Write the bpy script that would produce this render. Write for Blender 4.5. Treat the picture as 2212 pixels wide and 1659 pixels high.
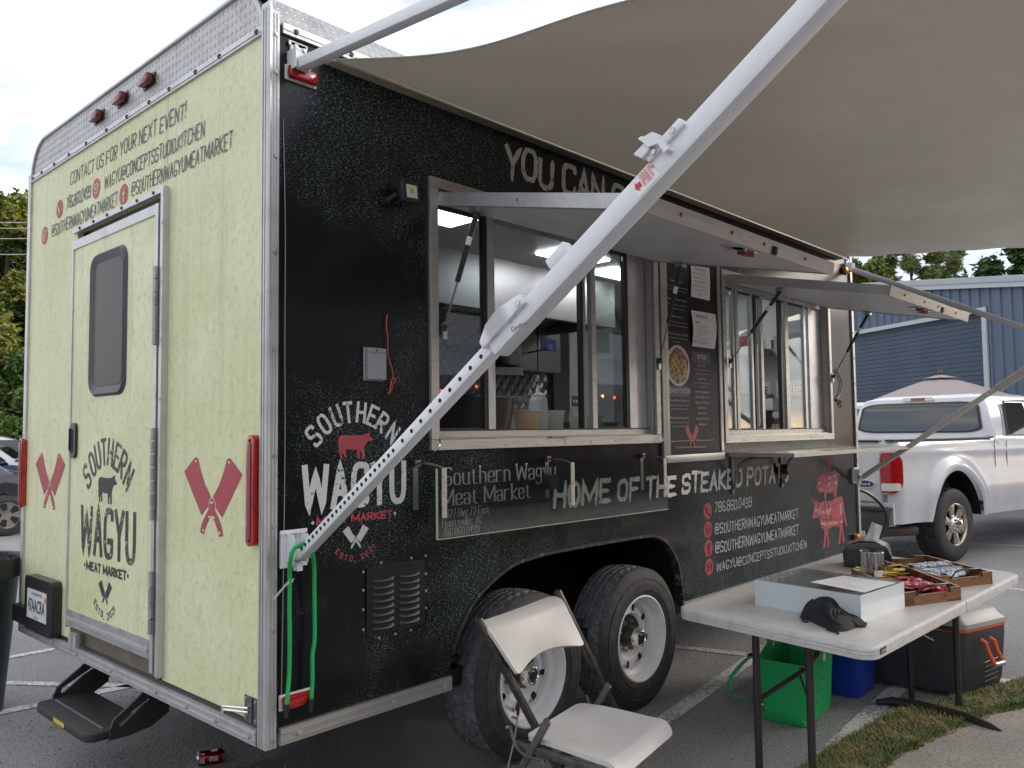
import bpy, bmesh, math, random
from math import sin, cos, pi, radians
from mathutils import Vector, Matrix, noise
from mathutils.geometry import tessellate_polygon
random.seed(7)
scene = bpy.context.scene
for o in list(bpy.data.objects): bpy.data.objects.remove(o)
COL = scene.collection
# ---------------------------------------------------------------- camera
YAW, PITCH, ROLL = 0.746092101, 0.0579969706, -0.0117255297
CAM = Vector((-1.53012, -2.59224, 1.547256)); FPX = 1757.188   # focal length in px of a 2212 px wide picture
fw = Vector((cos(YAW)*cos(PITCH), sin(YAW)*cos(PITCH), sin(PITCH)))
r0 = Vector((sin(YAW), -cos(YAW), 0)); u0 = r0.cross(fw)
rt = cos(ROLL)*r0 + sin(ROLL)*u0; up = -sin(ROLL)*r0 + cos(ROLL)*u0
cd = bpy.data.cameras.new('camera'); cam = bpy.data.objects.new('camera', cd); COL.objects.link(cam)
cam.matrix_world = Matrix(((rt.x, up.x, -fw.x, CAM.x), (rt.y, up.y, -fw.y, CAM.y), (rt.z, up.z, -fw.z, CAM.z), (0, 0, 0, 1)))
cd.sensor_width = 36; cd.lens = 36*FPX/2212; cd.clip_start = .02; cd.clip_end = 600
scene.camera = cam
# ---------------------------------------------------------------- world, sun, exposure
W = bpy.data.worlds.new('World'); scene.world = W; W.use_nodes = True
nt = W.node_tree; nt.nodes.clear()
def wn(t, **k):
    n = nt.nodes.new(t)
    for a, b in k.items(): setattr(n, a, b)
    return n
SUN_EL, SUN_AZ = radians(22), radians(-32)     # azimuth measured from +X towards +Y: the low sun stands beyond the truck to the right
sky = wn('ShaderNodeTexSky', sky_type='NISHITA'); sky.sun_disc = False
sky.sun_elevation = SUN_EL; sky.sun_rotation = pi/2 - SUN_AZ
bg1 = wn('ShaderNodeBackground'); bg1.inputs[1].default_value = .13
bg2 = wn('ShaderNodeBackground'); bg2.inputs[1].default_value = .72
tc = wn('ShaderNodeTexCoord'); mp = wn('ShaderNodeMapping'); mp.inputs['Scale'].default_value = (1.1, 1.1, 3.6); mp.inputs['Location'].default_value = (.35, .2, .1)
nz = wn('ShaderNodeTexNoise'); nz.inputs['Scale'].default_value = 1.7; nz.inputs['Detail'].default_value = 7; nz.inputs['Roughness'].default_value = .52
nz2 = wn('ShaderNodeTexNoise'); nz2.inputs['Scale'].default_value = 3.4; nz2.inputs['Detail'].default_value = 6
rp = wn('ShaderNodeValToRGB'); rp.color_ramp.elements[0].position = .36; rp.color_ramp.elements[0].color = (.35, .35, .35, 1); rp.color_ramp.elements[1].position = .56
cr = wn('ShaderNodeValToRGB'); cr.color_ramp.elements[0].position = .34; cr.color_ramp.elements[0].color = (.36, .40, .50, 1); cr.color_ramp.elements[1].position = .62; cr.color_ramp.elements[1].color = (1.0, .985, .96, 1)
mx = wn('ShaderNodeMixShader'); ou = wn('ShaderNodeOutputWorld')
L = nt.links.new
L(tc.outputs['Generated'], mp.inputs[0]); L(mp.outputs[0], nz.inputs[0]); L(mp.outputs[0], nz2.inputs[0])
L(nz.outputs[0], rp.inputs[0]); L(nz2.outputs[0], cr.inputs[0]); L(cr.outputs[0], bg2.inputs[0]); L(sky.outputs[0], bg1.inputs[0])
L(rp.outputs[0], mx.inputs[0]); L(bg1.outputs[0], mx.inputs[1]); L(bg2.outputs[0], mx.inputs[2]); L(mx.outputs[0], ou.inputs[0])
sd = bpy.data.lights.new('sun', 'SUN'); sun = bpy.data.objects.new('sun', sd); COL.objects.link(sun)
sd.energy = .7; sd.angle = radians(25); sd.color = (1, .90, .76)
sv = Vector((cos(SUN_EL)*cos(SUN_AZ), cos(SUN_EL)*sin(SUN_AZ), sin(SUN_EL)))
sun.rotation_euler = sv.to_track_quat('Z', 'Y').to_euler()
scene.render.engine = 'CYCLES'
vs = scene.view_settings
scene.display_settings.display_device = 'sRGB'
vs.view_transform = 'Standard'; vs.look = 'None'; vs.gamma = 1; vs.use_curve_mapping = False; vs.exposure = 1.3
scene.render.resolution_x, scene.render.resolution_y = 1024, 768
# ---------------------------------------------------------------- pixel of the photo (2212 wide) -> point on a plane of the place
def ray(x, y): return fw + rt*((x-1106)/FPX) - up*((y-829.5)/FPX)
def on(x, y, ax, v):
    d = ray(x, y); return CAM + d*((v-CAM[ax])/d[ax])
def S(x, y, v=0.): return on(x, y, 1, v)      # side wall plane y = v
def B(x, y, v=0.): return on(x, y, 0, v)      # rear wall plane x = v
def G(x, y, v=0.): return on(x, y, 2, v)      # level plane z = v
def zone(x0, y0, x1, w):                      # enlarged crop -> 2212 px coordinates
    k = (x1-x0)/w/1.82278
    return lambda a, b: (x0/1.82278+a*k, y0/1.82278+b*k)
Z1 = zone(0, 0, 1344, 2212); Z4 = zone(0, 1600, 1100, 2212); Z5 = zone(0, 2200, 1100, 2212); Z6 = zone(1000, 1200, 2100, 2212)
Z7 = zone(1000, 1900, 2100, 2212); ZY = zone(1000, 0, 2344, 2212); ZW = zone(1650, 950, 2650, 1952); ZV = zone(2550, 950, 3450, 1757)
ZH = zone(1650, 1700, 2750, 2212); ZP = zone(2650, 1700, 3500, 2212); ZI = zone(1700, 1250, 2500, 2212); ZM = zone(2580, 1030, 2880, 622)
ZTT = zone(3250, 2080, 4032, 2212); ZK = zone(2850, 2350, 4032, 2212); ZA = zone(3100, 1650, 3450, 968); ZS = zone(2400, 500, 2750, 1452)
ZG = zone(2650, 2050, 4032, 2212); ZC = zone(1700, 2200, 2800, 2212); ZN = zone(700, 2650, 1100, 1774); ZRR = zone(1050, 2050, 1350, 664)
ZX = zone(1650, 650, 2750, 2212)
# ---------------------------------------------------------------- materials
MATS = {}
def mat(name, col, rough=.5, metal=0., var=None, bump=None, spec=.5, coat=0., emit=None, trans=0., stretch=None, alpha=None):
    """var = (scale, second colour, low, high): noise mix; bump = (scale, strength)"""
    if name in MATS: return MATS[name]
    m = bpy.data.materials.new(name); m.use_nodes = True; t = m.node_tree; p = t.nodes['Principled BSDF']
    p.inputs['Base Color'].default_value = (*col, 1); p.inputs['Roughness'].default_value = rough; p.inputs['Metallic'].default_value = metal
    p.inputs['Specular IOR Level'].default_value = spec; p.inputs['Coat Weight'].default_value = coat; p.inputs['Coat Roughness'].default_value = .08
    p.inputs['Transmission Weight'].default_value = trans
    if emit: p.inputs['Emission Color'].default_value = (*emit[:3], 1); p.inputs['Emission Strength'].default_value = emit[3]
    tc_ = t.nodes.new('ShaderNodeTexCoord'); src = tc_.outputs['Object']
    if stretch:
        mpn = t.nodes.new('ShaderNodeMapping'); mpn.inputs['Scale'].default_value = stretch; t.links.new(src, mpn.inputs[0]); src = mpn.outputs[0]
    if var:
        n = t.nodes.new('ShaderNodeTexNoise'); n.inputs['Scale'].default_value = var[0]; n.inputs['Detail'].default_value = 6; n.inputs['Roughness'].default_value = .6
        r = t.nodes.new('ShaderNodeMapRange'); r.inputs[1].default_value = var[2]; r.inputs[2].default_value = var[3]
        x = t.nodes.new('ShaderNodeMix'); x.data_type = 'RGBA'; x.inputs[6].default_value = (*col, 1); x.inputs[7].default_value = (*var[1], 1)
        t.links.new(src, n.inputs[0]); t.links.new(n.outputs[0], r.inputs[0]); t.links.new(r.outputs[0], x.inputs[0]); t.links.new(x.outputs[2], p.inputs['Base Color'])
    if bump:
        n = t.nodes.new('ShaderNodeTexNoise'); n.inputs['Scale'].default_value = bump[0]; n.inputs['Detail'].default_value = 4
        b = t.nodes.new('ShaderNodeBump'); b.inputs['Strength'].default_value = bump[1]; b.inputs['Distance'].default_value = .01
        t.links.new(src, n.inputs[0]); t.links.new(n.outputs[0], b.inputs['Height']); t.links.new(b.outputs[0], p.inputs['Normal'])
    MATS[name] = m; return m
def nodes_of(m): return m.node_tree, m.node_tree.nodes['Principled BSDF']
def mixcol(t, fac, a, b):
    x = t.nodes.new('ShaderNodeMix'); x.data_type = 'RGBA'
    if hasattr(fac, 'is_output'): t.links.new(fac, x.inputs[0])
    else: x.inputs[0].default_value = fac
    for i, c in ((6, a), (7, b)):
        if hasattr(c, 'is_output'): t.links.new(c, x.inputs[i])
        else: x.inputs[i].default_value = (*c, 1)
    return x.outputs[2]
def tex(t, kind, scale, src, detail=4, rough=.5, out=0):
    n = t.nodes.new(kind); n.inputs['Scale'].default_value = scale
    if kind == 'ShaderNodeTexNoise': n.inputs['Detail'].default_value = detail; n.inputs['Roughness'].default_value = rough
    t.links.new(src, n.inputs[0]); return n.outputs[out]
def rng(t, src, a, b, c=0., d=1.):
    r = t.nodes.new('ShaderNodeMapRange'); 
    for i, v in enumerate((a, b, c, d)): r.inputs[i+1].default_value = v
    t.links.new(src, r.inputs[0]); return r.outputs[0]
def mul(t, a, b, op='MULTIPLY'):
    n = t.nodes.new('ShaderNodeMath'); n.operation = op
    for i, v in enumerate((a, b)):
        if hasattr(v, 'is_output'): t.links.new(v, n.inputs[i])
        else: n.inputs[i].default_value = v
    return n.outputs[0]
def mapping(t, sc, loc=(0, 0, 0), what='Object'):
    tcn = t.nodes.new('ShaderNodeTexCoord'); mpn = t.nodes.new('ShaderNodeMapping'); mpn.inputs['Scale'].default_value = sc; mpn.inputs['Location'].default_value = loc
    t.links.new(tcn.outputs[what], mpn.inputs[0]); return mpn.outputs[0]
def bumpn(t, p, h, st, dist=.01):
    b = t.nodes.new('ShaderNodeBump'); b.inputs['Strength'].default_value = st; b.inputs['Distance'].default_value = dist
    t.links.new(h, b.inputs['Height']); t.links.new(b.outputs[0], p.inputs['Normal'])

ALU = mat('brushed_aluminium', (.56, .56, .57), .45, .72, var=(9, (.42, .415, .41), .45, .8), bump=(60, .12))
ALUD = mat('dull_aluminium', (.46, .46, .465), .5, .75, var=(14, (.31, .305, .30), .48, .75), bump=(90, .15))
ALUW = mat('warm_aluminium', (.47, .46, .44), .48, .75, var=(12, (.33, .315, .29), .5, .78), bump=(40, .1), stretch=(.4, 3, 3))
STEEL = mat('stainless_steel', (.42, .42, .42), .42, 1., var=(5, (.38, .38, .38), .4, .8), bump=(30, .08), stretch=(3, .3, 3))
STEELD = mat('dark_steel', (.22, .215, .21), .42, 1., var=(5, (.18, .175, .17), .4, .8), bump=(30, .08))
CHROME = mat('chrome', (.75, .75, .73), .12, 1.)
ZINC = mat('zinc', (.50, .50, .47), .35, 1., var=(60, (.3, .28, .22), .5, .7))
BLACKM = mat('black_powder_coat', (.018, .018, .019), .42, 0, bump=(120, .15))
BLACKP = mat('black_plastic', (.022, .022, .024), .35)
RUBBER = mat('rubber', (.03, .03, .031), .7, 0, var=(18, (.062, .06, .058), .45, .75), bump=(80, .2))
TREAD = mat('worn_tread', (.095, .098, .11), .62, 0, var=(25, (.20, .205, .225), .45, .75), bump=(70, .35))
WHITEP = mat('white_paint', (.78, .78, .79), .32, 0, var=(7, (.66, .66, .68), .5, .8))
ARMW = mat('white_powder_coat', (.76, .77, .80), .34, 0, var=(16, (.70, .70, .73), .5, .8))
RED = mat('red_lens', (.42, .008, .012), .16, 0, var=(30, (.26, .004, .008), .45, .6), coat=.6)
DRED = mat('dark_red_lens', (.16, .012, .014), .25, 0, coat=.5)
AMBER = mat('amber_lens', (.75, .19, .01), .2, 0, coat=.5)
CLEARL = mat('clear_lens', (.7, .68, .62), .15, 0, coat=.5)
GLOSSB = mat('dark_glass', (.012, .014, .016), .06, 0, spec=.6)
HOLE = mat('hole_dark', (.01, .01, .015), .8)
PAPER = mat('paper', (.78, .78, .79), .75, 0, bump=(30, .05))
INK = mat('black_ink', (.035, .036, .045), .6)
GREYINK = mat('grey_ink', (.10, .11, .13), .6, 0, var=(30, (.2, .22, .22), .55, .75))
WHITEINK = mat('white_ink', (.50, .52, .53), .5)
REDINK = mat('red_ink', (.42, .05, .075), .5, 0, var=(20, (.36, .045, .065), .4, .6))
REDT = mat('sticker_red', (.62, .03, .06), .5)
BLUES = mat('sticker_blue', (.015, .06, .42), .4)
def distressed(name, col, under, lo=.55, hi=.6, sc=60):
    m = mat(name, col, .5); t, p = nodes_of(m); src = mapping(t, (1, 1, 1))
    a = tex(t, 'ShaderNodeTexNoise', sc, src, 3, .6); b = tex(t, 'ShaderNodeTexNoise', 7, src, 2)
    f = mul(t, rng(t, a, lo, hi), rng(t, b, .48, .56)); t.links.new(mixcol(t, f, col, under), p.inputs['Base Color']); return m
LOGOW = distressed('distressed_white', (.60, .61, .62), (.015, .016, .016))
LOGOB = distressed('distressed_black', (.03, .03, .035), (.60, .62, .34))
BRUSHW = distressed('worn_white_brush', (.74, .75, .71), (.10, .11, .10), .5, .7, 30)
# cream yellow paper-print wrap
YEL = mat('cream_yellow_wrap', (.69, .70, .43), .5); t, p = nodes_of(YEL); src = mapping(t, (1, 1, 1))
n1 = tex(t, 'ShaderNodeTexNoise', 1.6, src, 5, .6); n2 = tex(t, 'ShaderNodeTexNoise', 34, src, 6, .7); n3 = tex(t, 'ShaderNodeTexNoise', 9, src, 4)
c = mixcol(t, rng(t, n1, .35, .7), (.75, .76, .50), (.63, .645, .37)); c = mixcol(t, mul(t, rng(t, n2, .53, .68), .45), c, (.36, .37, .17))
c = mixcol(t, mul(t, rng(t, n3, .55, .75), .35), c, (.52, .55, .33)); c = mixcol(t, mul(t, rng(t, n2, .42, .30), .5), c, (.85, .87, .65)); ss = mapping(t, (1, 16, .7)); n4 = tex(t, 'ShaderNodeTexNoise', 1., ss, 4, .6); c = mixcol(t, mul(t, rng(t, n4, .56, .74), .4), c, (.40, .40, .25)); t.links.new(c, p.inputs['Base Color']); bumpn(t, p, n2, .3, .005)
# black wrap with teal glints
WRAP = mat('black_glitter_wrap', (.005, .005, .006), .24, spec=.26, coat=.04); t, p = nodes_of(WRAP)
src = mapping(t, (80, 80, 300)); g1 = tex(t, 'ShaderNodeTexNoise', 1., src, 2, .5); s2 = mapping(t, (1, 1, 1)); g2 = tex(t, 'ShaderNodeTexNoise', .9, s2, 5, .65); g3 = tex(t, 'ShaderNodeTexNoise', 120, s2, 2, .5)
ln = mul(t, rng(t, g1, .57, .68), rng(t, g2, .46, .62)); dt = mul(t, rng(t, g3, .61, .70), rng(t, g2, .47, .62))
f = mul(t, ln, dt, 'MAXIMUM'); c = mixcol(t, rng(t, g2, .3, .75), (.0035, .0035, .0045), (.009, .011, .011)); c = mixcol(t, f, c, (.22, .36, .34)); t.links.new(c, p.inputs['Base Color'])
t.links.new(rng(t, g2, .3, .7, .20, .32), p.inputs['Roughness']); bumpn(t, p, g1, .02, .001)
# ---------------------------------------------------------------- mesh builder
class MB:
    def __init__(s): s.v = []; s.f = []; s.mi = []; s.k = 0
    def add(s, vs, fs):
        n = len(s.v); s.v += [Vector(a) for a in vs]; s.f += [tuple(i+n for i in f) for f in fs]; s.mi += [s.k]*len(fs); return s
    def box(s, a, b, M=None):
        x0, y0, z0 = a; x1, y1, z1 = b
        vs = [Vector(q) for q in ((x0, y0, z0), (x1, y0, z0), (x1, y1, z0), (x0, y1, z0), (x0, y0, z1), (x1, y0, z1), (x1, y1, z1), (x0, y1, z1))]
        if M: vs = [M @ q for q in vs]
        return s.add(vs, [(0, 3, 2, 1), (4, 5, 6, 7), (0, 1, 5, 4), (1, 2, 6, 5), (2, 3, 7, 6), (3, 0, 4, 7)])
    def hexa(s, bot, top):   # two quads of points
        return s.add(list(bot)+list(top), [(3, 2, 1, 0), (4, 5, 6, 7), (0, 1, 5, 4), (1, 2, 6, 5), (2, 3, 7, 6), (3, 0, 4, 7)])
    def prism(s, pts, d, holes=()):   # pts: 3d polygon, d: extrusion vector
        d = Vector(d); loops = [[Vector(q) for q in pts]]+[[Vector(q) for q in h] for h in holes]
        tris = tessellate_polygon(loops); flat = [q for l in loops for q in l]; n = len(flat)
        if tris:
            a, b, c_ = (flat[i] for i in tris[0])
        s.add(flat+[q+d for q in flat], [tuple(tr) for tr in tris]+[tuple(i+n for i in reversed(tr)) for tr in tris])
        st = 0
        for l in loops:
            m = len(l); s.add([q for q in l]+[q+d for q in l], [(i, (i+1) % m, (i+1) % m+m, i+m) for i in range(m)]); st += m
        return s
    def tube(s, pts, r, n=8, cap=True, closed=False):
        pts = [Vector(q) for q in pts]; N = len(pts); rr = r if isinstance(r, (list, tuple)) else [r]*N
        vs = []; prev = None
        for i, q in enumerate(pts):
            if closed: d = pts[(i+1) % N]-pts[i-1]
            else: d = pts[min(i+1, N-1)]-pts[max(i-1, 0)]
            d.normalize()
            if prev is None:
                a = d.orthogonal().normalized()
            else:
                a = prev-d*prev.dot(d)
                a = a.normalized() if a.length > 1e-6 else d.orthogonal().normalized()
            prev = a; b = d.cross(a)
            vs += [q+(a*cos(2*pi*k/n)+b*sin(2*pi*k/n))*rr[i] for k in range(n)]
        fs = []
        for i in range(N if closed else N-1):
            j = (i+1) % N
            fs += [(i*n+k, i*n+(k+1) % n, j*n+(k+1) % n, j*n+k) for k in range(n)]
        if cap and not closed: fs += [tuple(reversed(range(n))), tuple(range((N-1)*n, N*n))]
        return s.add(vs, fs)
    def lathe(s, prof, M, n=32, wob=None, closed=False):   # prof: (r, h) about local z of M
        vs = []; m = len(prof)
        for k in range(n):
            a = 2*pi*k/n
            for j, (r, h) in enumerate(prof):
                q = Vector((r*cos(a), r*sin(a), h))
                vs.append(M @ q)
        fs = []
        for k in range(n):
            k2 = (k+1) % n
            for j in range(m if closed else m-1):
                j2 = (j+1) % m
                fs.append((k*m+j, k*m+j2, k2*m+j2, k2*m+j) )
        return s.add(vs, fs)
    def cyl(s, a, b, r, n=16, r2=None): return s.tube([a, b], [r, r if r2 is None else r2], n)
    def grid(s, P, nu, nv, closed_u=False):      # P(i, j) -> point
        vs = [P(i, j) for i in range(nu) for j in range(nv)]
        fs = [(i*nv+j, ((i+1) % nu)*nv+j, ((i+1) % nu)*nv+j+1, i*nv+j+1) for i in range(nu if closed_u else nu-1) for j in range(nv-1)]
        return s.add(vs, fs)
    def build(s, name, mats, parent=None, smooth=False, bevel=0, fix=True, seg=2):
        me = bpy.data.meshes.new(name); off = wloc(parent) if parent else Vector()
        me.from_pydata([v-off for v in s.v], [], s.f)
        ms = mats if isinstance(mats, (list, tuple)) else [mats]
        for m_ in ms: me.materials.append(m_)
        if len(ms) > 1: me.polygons.foreach_set('material_index', s.mi)
        if fix:
            bm = bmesh.new(); bm.from_mesh(me); bmesh.ops.remove_doubles(bm, verts=bm.verts, dist=1e-5); bmesh.ops.recalc_face_normals(bm, faces=bm.faces)
            if bevel:
                es = [e for e in bm.edges if len(e.link_faces) == 2 and e.calc_face_angle(0) > .5]
                bmesh.ops.bevel(bm, geom=es, offset=bevel, segments=seg, affect='EDGES', profile=.5, clamp_overlap=True)
            bm.to_mesh(me); bm.free()
        if smooth:
            me.polygons.foreach_set('use_smooth', [True]*len(me.polygons)); me.set_sharp_from_angle(angle=radians(38))
        o = bpy.data.objects.new(name, me); COL.objects.link(o)
        if parent: o.parent = parent
        return o
WL = {}
def wloc(o):
    v = Vector(o.location)
    while o.parent: o = o.parent; v = v+Vector(o.location)
    return v
def tag(o, label=None, cat=None, group=None, kind=None):
    if label: o['label'] = label
    if cat: o['category'] = cat
    if group: o['group'] = group
    if kind: o['kind'] = kind
    return o
def thing(name, label, cat, loc, group=None):
    o = bpy.data.objects.new(name, None); COL.objects.link(o); o.location = loc; o.empty_display_size = .1
    return tag(o, label, cat, group)
def frame(o, x, y):          # matrix with local x, y directions
    x = Vector(x).normalized(); z = x.cross(Vector(y)).normalized(); y = z.cross(x)
    return Matrix(((x.x, y.x, z.x, o[0]), (x.y, y.y, z.y, o[1]), (x.z, y.z, z.z, o[2]), (0, 0, 0, 1)))
def copies(o, mats_, parent):   # copies share mesh data; each at its own matrix relative to the parent
    out = []
    for M in mats_:
        c_ = o.copy(); COL.objects.link(c_); c_.parent = parent; c_.matrix_local = M; out.append(c_)
    return out
def copy_tree(o, parent=None):
    c_ = o.copy(); COL.objects.link(c_); c_.parent = parent
    for ch in list(o.children): copy_tree(ch, c_)
    return c_
def bez(pts, n=8):          # Catmull-Rom through points
    P = [Vector(q) for q in pts]; out = []
    for i in range(len(P)-1):
        a, b, c_, d = P[max(i-1, 0)], P[i], P[i+1], P[min(i+2, len(P)-1)]
        for k in range(n):
            t_ = k/n; out.append(.5*((2*b)+(c_-a)*t_+(2*a-5*b+4*c_-d)*t_*t_+(3*b-a-3*c_+d)*t_**3))
    return out+[P[-1]]
def rrect(w, h, r, n=5, cx=0, cy=0):
    o = []
    for (sx, sy, a0) in ((1, 1, 0), (-1, 1, pi/2), (-1, -1, pi), (1, -1, 1.5*pi)):
        for k in range(n+1):
            a = a0+pi/2*k/n; o.append((cx+sx*(w/2-r)+r*cos(a), cy+sy*(h/2-r)+r*sin(a)))
    return o
# ---------------------------------------------------------------- lettering
GL = {'A': '00 26 40|12 32', 'B': '00 06|c06 46 43 03|c03 43 40 00', 'C': 'c45 46 06 00 40 41', 'D': '00 06|c06 36 45 41 30 00', 'E': '46 06 00 40|03 33', 'F': '46 06 00|03 33',
 'G': 'c45 46 06 00 40 42|42 22', 'H': '00 06|40 46|03 43', 'I': '20 26', 'K': '00 06|46 03 40', 'L': '06 00 40', 'M': '00 06 31 66 60', 'N': '00 06 40 46', 'O': 'z06 46 40 00',
 'P': '00 06|c06 46 43 03', 'R': '00 06|c06 46 43 03|13 40', 'S': 'c45 46 06 03 43 40 00 01', 'T': '06 46|26 20', 'U': 'c06 00 40 46', 'V': '06 20 46', 'W': '06 10 35 50 66', 'X': '06 40|00 46',
 'Y': '06 23 46|23 20', 'Z': '06 46 00 40', '0': 'z06 46 40 00', '1': '15 26 20', '2': 'c05 06 46 43 00|00 40', '3': 'c05 06 46 43 23|c23 43 40 00 01', '4': '36 02 42|36 30', '5': '46 06 03|c03 43 40 00 01',
 '6': 'c45 46 06 00 40 43 03', '7': '06 46 10', '8': 'z06 46 43 03|z03 43 40 00', '9': 'c01 00 40 46 06 03 43', '@': 'z14 44 42 12|c44 42 62 66 06 00 50', '.': '20 20.', '!': '26 22|20 20.', ',': '20 1a', '-': '13 33', '/': '00 46',
 'a': 'c03 04 34 30|c32 02 00 30', 'e': '02 32|c32 34 04 00 30 31', 'g': 'z04 34 31 01|c34 3b 0b 0a', 'h': '00 06|c03 04 34 30', 'i': '20 24|25.5', 'k': '00 06|34 02 30', 'l': '20 26', 'm': '00 04|c03 04 24 20|c23 24 44 40',
 'n': '00 04|c03 04 34 30', 'o': 'z04 34 30 00', 'r': '00 04|c02 04 34', 's': 'c33 34 04 02 32 30 00 01', 't': 'c15 10 30|04 24', 'u': 'c04 00 30 32|34 30', 'v': '04 20 34', 'w': '04 10 23 30 44', 'y': '04 20|34 0b'}
NARROW = {'I': (2, 2), '.': (2, 2), '!': (2, 2), ',': (1.6, 2.2), 'i': (2, 2), 'l': (2, 2), '1': (1, 2.4)}
def gl_strokes(ch):
    out = []
    d = GL.get(ch)
    if not d: return out
    if ch == 'i': return [('l', [(2, 0), (2, 4)]), ('l', [(2, 5.2), (2, 5.6)])]
    for st in d.split('|'):
        kind = 'l'
        if st[0] in 'cz': kind = st[0]; st = st[1:]
        P = []
        for tk in st.split():
            y = {'a': -1, 'b': -2}.get(tk[1], None)
            y = float(tk[1]) if y is None else y
            if tk.endswith('.'): y += .35
            P.append((float(tk[0]), y))
        if kind in 'cz':
            cl = kind == 'z'
            for _ in range(3):
                Q = []; m = len(P)
                rngs = range(m) if cl else range(m-1)
                if not cl: Q.append(P[0])
                for i in rngs:
                    a, b = P[i], P[(i+1) % m]
                    Q += [(a[0]*.78+b[0]*.22, a[1]*.78+b[1]*.22), (a[0]*.22+b[0]*.78, a[1]*.22+b[1]*.78)]
                if not cl: Q.append(P[-1])
                P = Q
            if cl: P.append(P[0])
        out.append((kind, P))
    return out
def letter_mesh(mb, text, O, ux, uy, Wd, H, style, wt=.16, spacing=1.35, slant=0., jit=0., thin=None, caps=False):
    ux = Vector(ux).normalized(); uy = Vector(uy).normalized(); nrm = ux.cross(uy).normalized()
    if nrm.dot(CAM-Vector(O)) < 0: nrm = -nrm
    x = 0; items = []
    for ch in text:
        if ch == ' ': x += 2.6; continue
        st = gl_strokes(ch)
        lo, hi = NARROW.get(ch, (min([q[0] for s_ in st for q in s_[1]] or [0]), max([q[0] for s_ in st for q in s_[1]] or [4])))
        items.append((x-lo, st, ch)); x += (hi-lo)+spacing
    tot = max(x-spacing, .5); sx = Wd/tot; sy = H/6.
    rnd = random.Random(hash(text) % 1000 if False else len(text)*7+3)
    k = 0
    for off, st, ch_ in items:
        jy = (rnd.random()-.5)*jit*H; js = 1+(rnd.random()-.5)*jit; jr = (rnd.random()-.5)*jit*.35
        for kind, P in st:
            Q = [Vector(((off+a+slant*b*.25)*sx, b*sy*js+jy+a*jr*sx)) for a, b in P]
            R = [Q[0]]
            for a, b in zip(Q, Q[1:]):
                n = max(1, int((b-a).length/(H*.11)) if style == 'brush' or kind == 'l' else 1)
                R += [a+(b-a)*((i+1)/n) for i in range(n)]
            N = len(R); vs = []; closed = kind == 'z'
            for i, q in enumerate(R):
                if closed: a, b = R[i-1 if i > 0 else N-2], R[i+1 if i < N-1 else 1]
                else: a, b = R[max(i-1, 0)], R[min(i+1, N-1)]
                d = (b-a); d = d.normalized() if d.length > 1e-9 else Vector((1, 0)); nn = Vector((-d.y, d.x))
                w = wt*H/2*(1.7 if ch_ == '.' else 1)
                if thin is not None: w = (thin+(wt-thin)*abs(d.y)**1.3)*H/2
                # mitre at sharp corners
                if 0 < i < N-1 and not closed:
                    d1 = (R[i]-R[i-1]).normalized(); d2 = (R[i+1]-R[i]).normalized(); cc = max(.45, math.sqrt(max(0, (1+d1.dot(d2))/2))); m_ = 1/cc
                else: m_ = 1
                wl = wr = w*m_
                if style == 'brush':
                    wl *= .74+.52*rnd.random(); wr *= .74+.52*rnd.random()
                    if i == N-1 and not closed: wl *= .35; wr *= .35
                ext = Vector((0, 0))
                if not closed and style != 'serif':
                    if i == 0: ext = -d*w*.8
                    if i == N-1: ext = d*w*(.8 if style != 'brush' else 1.6)
                k += 1; z = nrm*(.0012+k*2.5e-6)
                vs += [Vector(O)+ux*(q+ext+nn*wl).x+uy*(q+ext+nn*wl).y+z, Vector(O)+ux*(q+ext-nn*wr).x+uy*(q+ext-nn*wr).y+z]
            fs = [(2*i, 2*i+1, 2*i+3, 2*i+2) for i in range(N-1)]
            mb.add(vs, fs)
            if style == 'serif' and kind == 'l':
                for e, o_ in ((0, 1), (-1, -2)):
                    q, q2 = P[e], P[o_]
                    if abs(q[1]-q2[1]) > 1.2 and abs(q[1]-round(q[1])) < .01 and q[1] in (0., 4., 6.) :
                        c0 = Vector(((off+q[0])*sx, q[1]*sy)); hw = H*.115; hh = H*.02
                        k += 3; z = nrm*(.0012+k*2.5e-6)
                        mb.add([Vector(O)+ux*(c0.x+a)+uy*(c0.y+b)+z for a, b in ((-hw, -hh), (hw, -hh), (hw, hh), (-hw, hh))], [(0, 1, 2, 3)])
def word(text, P0, P1, top, parent, m, style='brush', name='lettering', **kw):
    """P0, P1: baseline ends in the place; top: a point at cap height above P0"""
    P0 = Vector(P0); P1 = Vector(P1); ux = (P1-P0).normalized(); Hh = Vector(top)-P0; uy = (Hh-ux*Hh.dot(ux)); H = uy.length
    mb = MB(); letter_mesh(mb, text, P0, ux, uy, (P1-P0).length, H, style, **kw)
    return mb.build(name, m, parent, fix=False)
PEND = []
def ftext(text, P0, ux, uy, Wd, H, parent, m, name='lettering', bold=0., center=False):
    """plain sans lettering with Blender's built-in face: Wd width or None, H cap height"""
    cu = bpy.data.curves.new(name, 'FONT'); cu.body = text; cu.size = 1; cu.resolution_u = 2; cu.offset = bold
    o = bpy.data.objects.new(name, cu); COL.objects.link(o); PEND.append((o, Vector(P0), Vector(ux).normalized(), Vector(uy).normalized(), Wd, H, parent, m, name, center)); return o
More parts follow.
